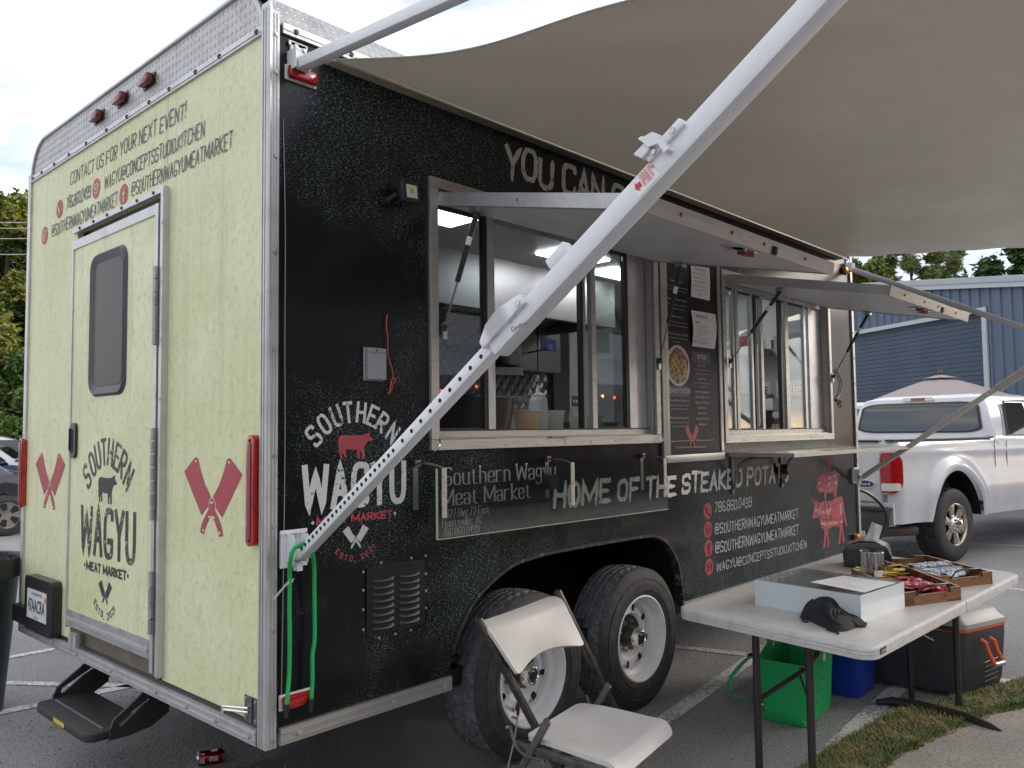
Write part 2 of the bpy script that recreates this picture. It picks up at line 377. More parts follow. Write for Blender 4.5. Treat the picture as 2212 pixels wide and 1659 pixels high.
def flush_text():
    bpy.context.view_layer.update(); dg = bpy.context.evaluated_depsgraph_get(); new = []
    for (o, P0, ux, uy, Wd, H, parent, m, name, center) in PEND:
        me = bpy.data.meshes.new_from_object(o.evaluated_get(dg)); xs = [v.co.x for v in me.vertices]
        if not xs: continue
        x0, x1 = min(xs), max(xs); sy = H/.73; sx = Wd/(x1-x0) if Wd else sy*.9
        nrm = ux.cross(uy).normalized(); nrm = -nrm if nrm.dot(CAM-P0) < 0 else nrm
        off = wloc(parent); sh = (x0+x1)/2 if center else x0
        for v in me.vertices: v.co = P0+ux*((v.co.x-sh)*sx)+uy*(v.co.y*sy)+nrm*.0014-off
        me.materials.clear(); me.materials.append(m); new.append((name, me, parent, o))
    for name, me, parent, o in new:
        bpy.data.objects.remove(o); q = bpy.data.objects.new(name, me); COL.objects.link(q); q.parent = parent
def shape(pts, parent, m, name, thick=.0016, d=None, holes=()):     # flat printed or cut shape on its plane, proud towards the camera
    P = [Vector(q) for q in pts]; n = (P[1]-P[0]).cross(P[2]-P[0])
    n = Vector(d) if d else n
    n.normalize()
    if n.dot(CAM-P[0]) < 0: n = -n
    loops = [[q+n*thick for q in P]]+[[Vector(q)+n*thick for q in h] for h in holes]; flat = [q for l in loops for q in l]
    mb = MB(); mb.add(flat, [tuple(t_) for t_ in tessellate_polygon(loops)]); return mb.build(name, m, parent, fix=False)
def ell(c_, ux, uy, a, b, n=20): return [Vector(c_)+Vector(ux)*a*cos(2*pi*k/n)+Vector(uy)*b*sin(2*pi*k/n) for k in range(n)]
X, Y, Zv = Vector((1, 0, 0)), Vector((0, 1, 0)), Vector((0, 0, 1))
# ================================================================= THE TRAILER
WY, LX, ZB, ZT, ZR = 2.61, 5.62, .462, 3.02, 3.232
TR = thing('food_trailer', 'large food trailer with cream yellow rear and glittery black side with open serving windows', 'food trailer', (2.8, 1.3, 0))
def plateB(pts, th, name, m, parent=TR, x0=0., bevel=0):
    P = [B(a, b, x0) for a, b in pts]; return MB().prism(P, (-th, 0, 0)).build(name, m, parent, bevel=bevel)
def boxp(a, b, name, m, parent=TR, bevel=0, M=None): return MB().box(a, b, M).build(name, m, parent, bevel=bevel, smooth=bevel > 0)
# --- rear wall: three yellow panels with visible seams
yD0, yD1, zD1 = .819, 1.862, 2.585        # door opening
XZ = lambda y, z: (0, y, z)
ysm1 = B(*Z1(543, 985)).y; ysm2 = B(*Z1(1090, 620)).y
def yz(l, x0=0.): return [Vector((x0, a, b)) for a, b in l]
MB().prism(yz([(.04, .5), (yD0, .5), (yD0, 2.6), (ysm2-.0015, 2.6), (ysm2-.0015, 3.03), (.04, 3.03)]), (.03, 0, 0)).build('rear_panel', YEL, TR)
MB().prism(yz([(ysm2+.0015, 2.6), (ysm1-.0015, 2.6), (ysm1-.0015, 3.03), (ysm2+.0015, 3.03)]), (.03, 0, 0)).build('rear_panel', YEL, TR)
MB().prism(yz([(yD1, .5), (2.585, .5), (2.585, 3.03), (ysm1+.0015, 3.03), (ysm1+.0015, 2.6), (yD1, 2.6)]), (.03, 0, 0)).build('rear_panel', YEL, TR)
# --- rear cap of diamond plate with rounded shoulders
def capout(y0=.03, x=0.): # outline of the rear cap in y,z
    r = .21; pts = [(.045, 3.035), (2.585, 3.035), (2.585, ZR-.20)]
    for k in range(9):
        a = pi/2*k/8; pts.append((2.585-r+r*cos(a), ZR-r+r*sin(a)))
    for k in range(9):
        a = pi/2+pi/2*k/8; pts.append((.045+r+r*cos(a), ZR-r+r*sin(a)))
    return yz(pts, x)
cap = MB().prism(capout(), (.03, 0, 0)).build('rear_cap', ALUD, TR)
def lozenges(P, N, TU, TV, us, vs_, inside, parent, Ls=.0115, Ws=.0024, ht=.0016):
    mb = MB(); k = 0
    for i in range(us):
        for j in range(vs_):
            for sgn, ou in ((1, 0), (-1, .5)):
                u_, v_ = (i+ou)/us, (j+ou)/vs_
                q = inside(u_, v_)
                if q is None: continue
                c_, n, tu, tv = q
                a = (tu+tv*sgn*1.1).normalized(); b = n.cross(a)
                vs = [c_+a*Ls, c_+b*Ws, c_-a*Ls, c_-b*Ws, c_+n*ht+a*Ls*.4, c_+n*ht-a*Ls*.4]
                mb.add(vs, [(0, 1, 4), (1, 2, 5, 4), (2, 3, 5), (3, 0, 4, 5)])
    o = mb.build('raised_tread_pattern', ALU, parent, fix=False); o['kind'] = 'stuff'; return o
def ins(u_, v_):
    y, z = .06+u_*2.51, 3.045+v_*.18
    r = .2
    for cy in (.045+.21, 2.585-.21):
        if ((y < cy and cy < 1) or (y > cy and cy > 1)) and z > ZR-.21 and (y-cy)**2+(z-ZR+.21)**2 > .195**2: return None
    return Vector((-.0002, y, z)), Vector((-1, 0, 0)), Y, Zv
lozenges(None, None, None, None, 74, 5, ins, cap)
# cap edge strip
e = capout(x=-.004); MB().tube(e[2:], .009, 6).build('cap_edge', ALU, TR, smooth=True)
# side cap (quarter round) both sides, roof
def sidecap(y0, sg, name):
    r = .23; N = 8; P = []
    prof = [(y0, 3.05)]+[(y0+sg*(r-r*cos(pi/2*k/N)), ZR-r+.02+(r-.02)*sin(pi/2*k/N)) for k in range(1, N+1)]
    mb = MB(); mb.grid(lambda i, j: Vector(((.02, LX)[i], *prof[j])), 2, len(prof)); return mb.build(name, ALUD, TR, smooth=True, fix=False), prof
sc, prof = sidecap(-.002, 1, 'side_cap'); sidecap(WY, -1, 'side_cap')
def ins2(u_, v_):
    s_ = v_*(len(prof)-1); i = min(int(s_), len(prof)-2); f_ = s_-i; a = Vector((0, *prof[i])); b = Vector((0, *prof[i+1])); q = a.lerp(b, f_); t_ = (b-a).normalized()
    return Vector((.05+u_*2.6, q.y, q.z)), X.cross(t_)*-1 if X.cross(t_).y > 0 else X.cross(t_), X, t_
lozenges(None, None, None, None, 74, 9, ins2, sc)
boxp((.02, .2, ZR-.02), (LX, WY-.2, ZR-.001), 'roof', ALUD)
# --- trims
bolt0 = MB(); bolt0.cyl((0, 0, 0), (0, 0, .006), .0085, 6); bolt0.cyl((0, 0, 0), (0, 0, .0015), .011, 10)
def bolts(lst, parent, axis, m=ZINC, sc=1.):     # lst: points; axis: outward direction
    q0 = MB(); q0.v = [v*sc for v in bolt0.v]; q0.f = bolt0.f; q0.mi = bolt0.mi
    R = Vector(axis).to_track_quat('Z', 'Y').to_matrix().to_4x4(); off = wloc(parent); o = None
    for q in lst:
        M = Matrix.Translation(Vector(q)-off) @ R
        if o is None:
            o = q0.build('bolt', m, None, fix=False); o.parent = parent; o.matrix_local = M
        else: copies(o, [M], parent)
def ribbed(a, b, ax, n, name, m=ALU):     # trim strip with two raised ribs; a, b box corners, ax: axis along which ribs are spread
    mb = MB().box(a, b); w = b[ax]-a[ax]
    out = 0 if abs(b[0]-a[0]) < .02 else 1
    for f_ in n:
        c0, c1 = list(a), list(b); c0[ax] = a[ax]+w*(f_-.05); c1[ax] = a[ax]+w*(f_+.05); c0[out] = a[out]-.003
        c0[2 if ax != 2 else (1 if out == 0 else 0)] += .002; c1[2 if ax != 2 else (1 if out == 0 else 0)] -= .002
        mb.box(c0, c1)
    return mb.build(name, m, TR)
ct = MB(); ct.box((-.012, -.014, ZB-.004), (.0, .040, 3.12)); ct.box((.0, -.014, ZB-.004), (.030, -.0, 3.09)); ct.cyl((-.008, -.008, ZB), (-.008, -.008, 3.1), .010, 10)
for f_ in (.011, .028): ct.box((-.0155, f_-.003, ZB), (-.012, f_+.003, 3.1))
for f_ in (.010, .022): ct.box((f_-.003, -.017, ZB), (f_+.003, -.014, 3.08))
corner = ct.build('corner_trim', ALU, TR)
bolts([(.016, -.0145, z) for z in (.485, .86, 1.22, 1.47, 1.85, 2.2, 2.55, 2.86, 3.0)], corner, (0, -1, 0))
ct2 = MB().box((-.012, WY-.03, ZB-.004), (0, WY+.012, 3.06)); ct2.build('corner_trim', ALU, TR)
rb = ribbed((-.016, .046, ZB-.002), (0, WY-.031, .515), 2, (.3, .75), 'rear_bottom_trim', ALU)
bolts([(-.0165, y, .487) for y in (.09, .33, .565, .84, 1.3, 1.72, 2.05, 2.3)], rb, (-1, 0, 0), ALU)
tt = ribbed((-.01, .046, 3.015), (0, WY-.031, 3.05), 2, (.35,), 'rear_top_trim', ALU)
bolts([(-.0105, y, 3.033) for y in (.08, .36, .56, .80, 1.0, 1.24, 1.48, 1.74, 1.98, 2.2, 2.4, 2.55)], tt, (-1, 0, 0), BLACKM)
boxp((-.002, .047, .5155), (.0, WY-.032, .535), 'dark_seal', BLACKM)
def sbt(x0, x1): return ribbed((x0, -.016, ZB-.002), (x1, 0, .517), 2, (.25, .7), 'side_bottom_trim', ALUW)
s1 = sbt(.046, .862); s2 = sbt(2.75, LX-.03)
bolts([(x, -.0165, .487) for x in (.12, .55, .82)], s1, (0, -1, 0), ALU); bolts([(x, -.0165, .487) for x in (2.9, 3.3, 3.7, 4.1, 4.5, 4.9, 5.3)], s2, (0, -1, 0), ALU)
st = ribbed((.046, -.012, 3.02), (LX-.03, 0, 3.06), 2, (.4,), 'side_top_trim', ALU)
bolts([(x, -.0125, 3.04) for x in (.10, .35, .6, .85)], st, (0, -1, 0), BLACKM)
ft = MB().box((LX-.03, -.015, ZB), (LX+.01, -.0, 3.05)).build('front_corner_trim', ALUW, TR)
bolts([(LX-.01, -.0155, .6+.22*k) for k in range(11)], ft, (0, -1, 0), ALU, .8)
# --- side wall with holes for two windows and the wheel arch
w1 = (.80, 2.485, 1.515, 2.60); w2 = (3.34, 5.06, 1.50, 2.555)      # x0, x1, z0, z1 of openings
arch = [(.862, .5), (.87, .60), (.905, .68), (.985, .787), (1.06, .845), (1.148, .893), (1.273, .938), (1.42, .955), (1.575, .962), (2.0, .962), (2.393, .955), (2.49, .94), (2.584, .90), (2.67, .82), (2.72, .74), (2.745, .62), (2.75, .5)]
xz = lambda l, y=0.: [Vector((a, y, b)) for a, b in l]
outer = xz([(.012, .5)]+arch+[(LX-.012, .5), (LX-.012, 3.05), (.012, 3.05)])
hl = [xz([(w[0], w[2]), (w[1], w[2]), (w[1], w[3]), (w[0], w[3])]) for w in (w1, w2)]
SIDE = MB().prism(outer, (0, .04, 0), hl).build('side_wall', WRAP, TR)
SEAM = mat('seam_dark', (.004, .004, .004), .6)
def seam(x, z0, z1): boxp((x-.0013, -.0006, z0), (x+.0013, .001, z1), 'panel_seam', SEAM)
for x, z0, z1 in ((1.21, .93, 1.47), (1.21, 2.64, 3.0), (2.43, .95, 1.3), (3.64, .52, 1.33), (4.86, .52, 1.37), (4.86, 2.62, 3.0), (3.64, 2.62, 3.0), (2.43, 2.66, 3.0)): seam(x, z0, z1)
boxp((.012, WY-.03, .5), (LX-.012, WY, 3.05), 'far_side_wall', WRAP)
FRW = mat('front_wall_white', (.45, .45, .45), .5)
boxp((LX-.03, .041, .5), (LX-.002, WY-.031, 3.05), 'front_wall', FRW)
# --- wheel arch lip and dark wheel box
lipm = mat('scuffed_lip', (.02, .02, .02), .6, 0, var=(26, (.20, .16, .12), .56, .66))
lp = bez([Vector((a, -.006, b)) for a, b in arch[1:-1]], 4)
lip = MB()
for a, b in zip(lp, lp[1:]):
    d = (b-a).normalized(); n = Vector((d.z, 0, -d.x)); n = n if n.z < 0 or True else -n
    lip.hexa([a, b, b+n*.016, a+n*.016], [a+Y*.05, b+Y*.05, b+n*.016+Y*.05, a+n*.016+Y*.05])
lip.build('wheel_arch_lip', lipm, TR)
wb = MB(); aw = [Vector((a, .04, b+.02)) for a, b in arch]
wb.grid(lambda i, j: aw[i]+Y*(.0, .75)[j], len(aw), 2); wb.build('wheel_box', BLACKM, TR, fix=False)
boxp((.86, .79, .45), (2.76, .80, 1.0), 'wheel_box_back', BLACKM)
boxp((.3, .1, .42), (LX-.1, .2, .5), 'chassis_rail', BLACKM); boxp((.3, WY-.3, .42), (LX-.1, WY-.2, .5), 'chassis_rail', BLACKM)
boxp((.01, .02, .5), (LX-.02, WY-.02, .53), 'underfloor', BLACKM) if False else None
# --- rear door
dr = thing('rear_door', None, None, (0, 1.34, 1.5)) ; dr.parent = TR; dr.location = Vector((0, 1.34, 1.5))-wloc(TR)
DZ0 = .69; yH = .885
boxp((-.02, yH, DZ0), (.0, 1.845, 2.53), 'door_panel', YEL, dr)
boxp((-.026, yH-.0, 2.50), (-.0201, 1.86, 2.545), 'door_top_rail', ALU, dr); boxp((-.026, 1.842, .60), (-.0, 1.8625, 2.50), 'door_side_rail', ALU, dr)
boxp((-.028, yH, .612), (-.0, 1.841, .69), 'door_bottom_rail', ALUD, dr); boxp((-.034, yH+.01, .64), (-.028, 1.84, .655), 'door_bottom_rib', ALU, dr)
boxp((-.027, .853, .56), (-.0, .884, 2.545), 'door_hinge_rail', ALU, dr)
boxp((-.024, .815, .55), (-.0, .838, 2.59), 'door_frame_rail', ALU, dr); boxp((-.012, .8385, .56), (-.0, .8525, 2.54), 'door_gap', HOLE, dr)
boxp((-.03, .80, .55), (-.0, .8145, 2.60), 'door_frame_edge', ALU, dr)
boxp((-.02, .815, 2.5905), (-.0, 1.88, 2.615), 'door_head_rail', ALU, dr)
bolts([(-.0205, y, 2.603) for y in (.92, 1.09, 1.26, 1.43, 1.6, 1.78)], dr, (-1, 0, 0), BLACKM, .8)
bolts([(-.0305, .807, z) for z in (2.45, 2.2, 1.95, 1.7, 1.45, 1.2, .95, .75)], dr, (-1, 0, 0), ALU, .5)
kn = None
for z0, z1 in ((2.27, 1.93), (1.58, 1.19), (.98, .72)):
    n = int((z0-z1)/.0545); h_ = (z0-z1)/n
    for k in range(n):
        za = z0-h_*(k+1)+.002; mb = MB().box((-.036, .842 if k % 2 else .846, za), (-.027, .868, za+h_-.004)); mb.cyl((-.036, .855, za), (-.036, .855, za+h_-.004), .010, 10)
        mb.build('hinge_knuckle', STEEL if k % 2 else ALUD, dr)
boxp((-.004, .83, .5365), (-.0, 1.85, .611), 'kick_plate', mat('brown_kick_plate', (.14, .115, .095), .5, .2, var=(8, (.20, .17, .15), .5, .7)))
# door window with rounded dark frame
wy0, wy1, wz0, wz1 = 1.175, 1.605, 1.735, 2.43
cy_, cz_ = (wy0+wy1)/2, (wz0+wz1)/2
o1 = [Vector((-.02, cy_+a, cz_+b)) for a, b in rrect(wy1-wy0, wz1-wz0, .075)]; i1 = [Vector((-.02, cy_+a, cz_+b)) for a, b in rrect(wy1-wy0-.1, wz1-wz0-.1, .045)]
i2 = [Vector((-.012, q.y, q.z)) for q in i1]; o2 = [Vector((-.034, cy_+(q.y-cy_)*.94, cz_+(q.z-cz_)*.965)) for q in o1]
n = len(o1); mb = MB(); mb.add(o1+o2+i1+i2, [(k, (k+1) % n, n+(k+1) % n, n+k) for k in range(n)]+[(n+k, n+(k+1) % n, 2*n+(k+1) % n, 2*n+k) for k in range(n)]+[(2*n+k, 2*n+(k+1) % n, 3*n+(k+1) % n, 3*n+k) for k in range(n)])
FRD = mat('charcoal_window_frame', (.055, .058, .066), .45); mb.build('door_window_frame', FRD, dr, smooth=True)
SCREEN = mat('dusty_dark_glass', (.012, .013, .015), .3, 0, spec=.2, var=(4, (.028, .026, .022), .4, .8)); MB().prism(i1, (-.002, 0, 0)).build('door_window_glass', SCREEN, dr)
# handle
hy, hz = B(*Z4(628, 270)).y, B(*Z4(628, 270)).z
hp = MB().prism([Vector((-.02, hy+a, hz+b)) for a, b in rrect(.075, .175, .03)], (-.014, 0, 0), ).build('door_handle', BLACKP, dr, bevel=.004)
MB().prism([Vector((-.0345, hy+a+.003, hz+b-.005)) for a, b in rrect(.034, .115, .012)], (-.001, 0, 0)).build('handle_recess', HOLE, dr)
MB().box((-.042, hy+.02, hz-.05), (-.034, hy+.028, hz+.06)).build('handle_lever', BLACKP, dr)
# door catch clip at the foot
q = B(*Z5(655, 630)); MB().box((-.045, q.y-.035, q.z-.035), (-.028, q.y+.03, q.z+.03)).cyl((-.047, q.y+.02, q.z-.035), (-.047, q.y+.02, q.z+.032), .012, 8).build('door_clip', ALU, dr)
# T-bar door holdback at lower right
q = B(*Z5(1995, 1195)); hb = MB().box((-.004, q.y-.045, q.z-.045), (-.0, q.y+.045, q.z+.045)).box((-.009, q.y-.012, q.z-.045), (-.004, q.y+.015, q.z+.045)).build('door_holdback_plate', STEELD, TR)
bolts([(-.0045, q.y+a, q.z+b) for a in (-.033, .033) for b in (-.033, .033)], hb, (-1, 0, 0), ZINC, .7)
a = B(*Z5(1985, 1210)); b = B(*Z5(1870, 1165)); up_, dn = B(*Z5(1868, 1140)), B(*Z5(1865, 1195))
MB().tube([a+Vector((-.01, 0, 0)), b+Vector((-.05, 0, 0))], .005, 8).tube([a+Vector((-.01, 0, .014)), b+Vector((-.05, 0, .012))], .005, 8).tube([up_+Vector((-.05, 0, 0)), dn+Vector((-.05, 0, 0))], .007, 8).build('door_holdback_bar', CHROME, TR, smooth=True)
# --- tail lamps, marker lamps
def taillamp(y, z0, z1, w=.052):
    pr_ = [Vector((0, y+a, (z0+z1)/2+b)) for a, b in rrect(w, z1-z0, w*.48)]
    o = MB().prism(pr_, (-.03, 0, 0)).build('tail_light', RED, TR, bevel=.01, smooth=True)
    MB().prism([Vector((-.0302, y+a, (z0+z1)/2+b)) for a, b in rrect(w*.35, (z1-z0)*.86, w*.15)], (-.003, 0, 0)).build('lamp_diodes', DRED, o)
    for zz in (z0+.02, z1-.02): MB().cyl((-.030, y, zz), (-.033, y, zz), .006, 8).build('lamp_screw', HOLE, o)
taillamp(.072, 1.15, 1.545); taillamp(2.60, 1.15, 1.54)
for a, b in ((973, 535), (800, 652), (648, 765)):
    q = B(*Z1(a, b)); o = MB().box((-.006, q.y-.06, q.z-.024), (0, q.y+.06, q.z+.03)).build('marker_light', BLACKM, TR)
    MB().box((-.04, q.y-.052, q.z-.018), (-.006, q.y+.052, q.z+.026)).build('marker_lens', DRED, o, bevel=.008, smooth=True)
for x, z in ((.125, 2.88), (.113, .602)):
    o = MB().box((x-.068, -.008, z-.028), (x+.068, 0, z+.028)).build('side_marker_light', CLEARL, TR, bevel=.003)
    MB().box((x-.062, -.032, z-.023), (x+.062, -.008, z+.024)).build('side_marker_lens', RED, o, bevel=.009, smooth=True)
for q in (S(*ZP(1865, 1078)), S(*ZV(1508, 230))):
    o = MB().box((q.x-.055, -.008, q.z-.03), (q.x+.055, 0, q.z+.03)).build('amber_marker_light', BLACKM, TR); MB().box((q.x-.045, -.04, q.z-.024), (q.x+.045, -.008, q.z+.026)).build('amber_marker_lens', AMBER, o, bevel=.008, smooth=True)
# --- number plate
pz0, pz1, py0, py1 = .585, .738, 2.05, 2.345
pl = MB().prism([Vector((-.0, 2.19+a, .66+b)) for a, b in rrect(.42, .285, .03)], (-.05, 0, 0)).build('number_plate_holder', BLACKP, TR, bevel=.006)
MB().box((-.053, py0, pz0), (-.051, py1, pz1)).build('number_plate', mat('plate_white', (.62, .66, .70), .4, 0, var=(4, (.70, .70, .70), .4, .7)), pl, bevel=.0)
ftext('47AACRA', (-.0535, py1-.02, pz0+.038), -Y, Zv, .255, .072, pl, INK, 'plate_number')
ftext('ALABAMA', (-.0535, py1-.07, pz1-.028), -Y, Zv, .16, .018, pl, GREYINK, 'plate_state'); ftext('TRAILER', (-.0535, py1-.115, pz0+.008), -Y, Zv, .06, .011, pl, INK, 'plate_word')
shape([Vector((-.0535, y, z)) for y, z in ((py0+.002, pz1-.02), (py0+.024, pz1-.02), (py0+.024, pz1-.05), (py0+.002, pz1-.05))], pl, mat('plate_tab', (.75, .33, .04), .5), 'plate_sticker')
q = B(*Z5(130, 378)); MB().box((-.05, 2.41, q.z-.05), (-.02, 2.60, q.z+.04)).build('lamp_bracket', BLACKM, TR)
# --- lettering and marks of the rear
def rl(txt, Z, a, b, tp, m=GREYINK, **k): return word(txt, B(*Z(*a)), B(*Z(*b)), B(*Z(*tp)), TR, m, **k)
def rtext(txt, ya, yb, z, h, m=GREYINK, **k): return word(txt, (0, ya, z), (0, yb, z), (0, ya, z+h), TR, m, **k)
bk = dict(style='brush', wt=.10, jit=.10, slant=.5, spacing=1.9)
rtext('CONTACT US FOR YOUR NEXT EVENT!', 1.985, .665, 2.872, .066, **bk)
rtext('786.860.0499', 2.035, 1.70, 2.752, .062, **bk); rtext('WAGYU@CONCEPTSSTUDIO.KITCHEN', 1.52, .497, 2.752, .062, **bk)
rtext('@SOUTHERNWAGYUMEATMARKET', 2.25, 1.36, 2.64, .062, **bk); rtext('@SOUTHERNWAGYUMEATMARKET', 1.20, .27, 2.648, .062, **bk)
def icon(c_, ux, r, parent, kind, under):
    ux = Vector(ux); dsk = shape(ell(c_, ux, Zv, r, r, 28), parent, REDINK, 'contact_icon', .001, ux.cross(Zv)); m = under; n = ux.cross(Zv)
    C_ = Vector(c_); P = lambda l: [C_+ux*a*r+Zv*b*r for a, b in l]
    if kind == 'mail':
        for l in (((-.5, -.42), (.5, -.42)), ((.5, -.42), (.5, .42)), ((.5, .42), (-.5, .42)), ((-.5, .42), (-.5, -.42)), ((-.45, .3), (0, -.2)), ((0, -.2), (.45, .3))):
            mb = MB(); a, b = P(l); letter_mesh(mb, '-', a, (b-a), Zv.cross(b-a).cross(b-a) if False else (n.cross(b-a)), (b-a).length, r*.9, 'l', wt=.14) if False else mb.tube([a+n*-.0 , b], r*.06, 4); mb.build('icon_line', m, dsk, fix=False)
    elif kind == 'f':
        for l in (((.12, -.75), (.12, .3), (.2, .48), (.42, .5)), ((-.22, .08), (.38, .08))): MB().tube(P(l), r*.1, 4).build('icon_line', m, dsk, fix=False)
    elif kind == 'gram':
        MB().tube([C_+ux*a*r+Zv*b*r for a, b in rrect(1.05, 1.05, .3, 3)], r*.06, 4, closed=True).build('icon_line', m, dsk, fix=False); MB().tube(ell(C_, ux, Zv, r*.26, r*.26, 14), r*.06, 4, closed=True).build('icon_line', m, dsk, fix=False)
    else: MB().tube(bez(P([(-.38, .5), (-.32, .1), (-.02, -.3), (.42, -.45)]), 3), [r*.17]+[r*.09]*8+[r*.17], 5).build('icon_line', m, dsk, fix=False)
YL = mat('cream_print', (.62, .62, .40), .5)
for (a, b), kd in (((388, 1355), 'phone'), ((625, 1222), 'mail'), ((291, 1527), 'gram'), ((803, 1262), 'f')): icon(B(*Z1(a, b)), -Y, .051, TR, kd, YL)
def arc_text(txt, pts, fn, uxd, H, parent, m, Wr=.55, wt=.17, down=False, style='l'):
    P = [fn(*q) for q in pts]; ux = Vector(uxd)
    mb = MB()
    for i, ch in enumerate(txt):
        a, b = P[max(i-1, 0)], P[min(i+1, len(P)-1)]; t_ = (b-a).normalized(); n = ux.cross(Zv); v_ = n.cross(t_); v_ = v_ if v_.z > 0 else -v_
        w_ = H*Wr; letter_mesh(mb, ch, P[i]-t_*w_/2-v_*H/2, t_, v_, w_ if ch not in 'I1.' else w_*.5, H, style, wt=wt)
    return mb.build('arched_lettering', m, parent, fix=False)
on_d = arc_text('SOUTHERN', [Z4(*q) for q in ((725, 550), (768, 455), (812, 393), (860, 362), (911, 362), (965, 400), (1008, 455), (1055, 555))], B, -Y, .115, dr, LOGOB, .42, .15)
on_e = arc_text('ESTD.2021', [Z5(*q) for q in ((791, 340), (803, 378), (822, 410), (845, 430), (864, 452), (892, 450), (912, 435), (930, 412), (943, 387))], B, -Y, .028, dr, INK, .6, .17)
def on_door(o): o.location.x -= .0205; return o
on_door(on_d); on_door(on_e)
def lineB(txt, Z, p0, p1, tp, m, **k):
    a, b, c_ = B(*Z(*p0)), B(*Z(*p1)), B(*Z(*tp)); z = (a.z+b.z)/2; o = word(txt, (0, a.y, z), (0, b.y, z), (0, a.y, z+abs(c_.z-a.z)), dr, m, **k); return on_door(o)
lineB('WAGYU', Z4, (680, 1140), (1100, 1225), (672, 800), LOGOB, style='l', wt=.14, spacing=2.0)
lineB('MEAT MARKET', Z4, (722, 1280), (1035, 1368), (722, 1222), INK, style='l', wt=.28, spacing=1.9)
for q in ((707, 1248), (1050, 1338)): on_door(shape(ell(B(*Z4(*q)), -Y, Zv, .009, .009, 10), dr, INK, 'printed_dot', .001, (-1, 0, 0)))
COW = [(5, 78), (3, 70), (4, 58), (2, 30), (5, 12), (9, 3), (20, 2), (45, 5), (68, 3), (76, 0), (80, -10), (82, -4), (86, -4), (90, -16), (90, -3), (88, 6), (98, 22), (99, 28), (94, 33), (84, 33), (78, 48), (73, 66), (72, 72), (74, 100), (75, 121), (68, 121), (67, 100), (62, 78), (60, 98), (62, 122), (55, 121), (54, 96), (53, 74), (40, 74), (30, 72), (24, 70), (22, 86), (26, 112), (20, 114), (16, 94), (13, 84), (12, 100), (15, 118), (9, 118), (6, 96), (5, 88), (2, 92)]
def cow(Z, x0, y0, x1, y1, fn, parent, m, nrm, flat):
    a = fn(*Z(x0, y1)); b = fn(*Z(x1, y1)); c_ = fn(*Z(x0, y0)); ux = (b-a)
    ux = Vector((ux.x, ux.y, 0)); h = c_.z-a.z; z0 = (a.z+b.z)/2
    P = [Vector((a.x, a.y, z0))+ux*((q[0]-2)/97)+Zv*h*(1-(q[1]+16)/138) for q in COW]
    return shape(P, parent, m, 'printed_cow', .001, nrm)
on_door(cow(Z4, 812, 535, 960, 770, B, dr, LOGOB if False else INK, (-1, 0, 0), 1))
# crossed cleavers: outline of the right cleaver in a unit frame, mirrored for the left
CL = [(.60, 1.0), (.66, .985), (.70, .955), (.93, .80), (.66, .29), (.60, .30), (.555, .36), (.53, .45), (.57, .52), (.70, .93)]
def cleavers(c_, ux, w, h, parent, m, nrm, dots=None):
    """c_: lower left corner; the mark is w wide, h high"""
    ux = Vector(ux); out = []
    blade = [(.745, .975), (.79, 1.0), (.83, .97), (1.0, .80), (.678, .255), (.568, .37), (.565, .43), (.52, .505), (.618, .65), (.70, .83)]
    handle = [(.50, .495), (.552, .43), (.555, .365), (.51, .30), (.45, .20), (.40, .11), (.37, .015), (.30, .035), (.33, .15), (.38, .24), (.445, .34), (.46, .42)]
    for k, mir in enumerate((1, -1)):
        for l, nm in ((blade, 'printed_blade'), (handle, 'printed_handle')):
            P = [Vector(c_)+ux*w*(.5+(a-.5)*mir)+Zv*h*b for a, b in l]
            out.append(shape(P, parent, m, nm, .0010+k*.0003, nrm))
        if dots:
            for a, b in ((.785, .945), (.515, .43), (.46, .245), (.36, .065)):
                out.append(shape(ell(Vector(c_)+ux*w*(.5+(a-.5)*mir)+Zv*h*b, ux, Zv, w*.018, h*.016, 8), parent, dots, 'printed_dot', .0018, nrm))
    return out
a = B(*Z4(1455, 1070)); b = B(*Z4(1918, 1070)); c_ = B(*Z4(1535, 468)); cleavers((0, a.y, 1.155), -Y, a.y-b.y, .305, TR, REDINK, (-1, 0, 0), YL)
a = B(*Z4(275, 838)); b = B(*Z4(512, 838)); cleavers((0, a.y, 1.155), -Y, a.y-b.y, .305, TR, REDINK, (-1, 0, 0), YL)
a = B(*Z4(815, 1560)); b = B(*Z4(922, 1560)); c_ = B(*Z4(830, 1375))
for o in cleavers((0, a.y, B(*Z4(868, 1560)).z), -Y, a.y-b.y, .105, dr, INK, (-1, 0, 0), YL): on_door(o)
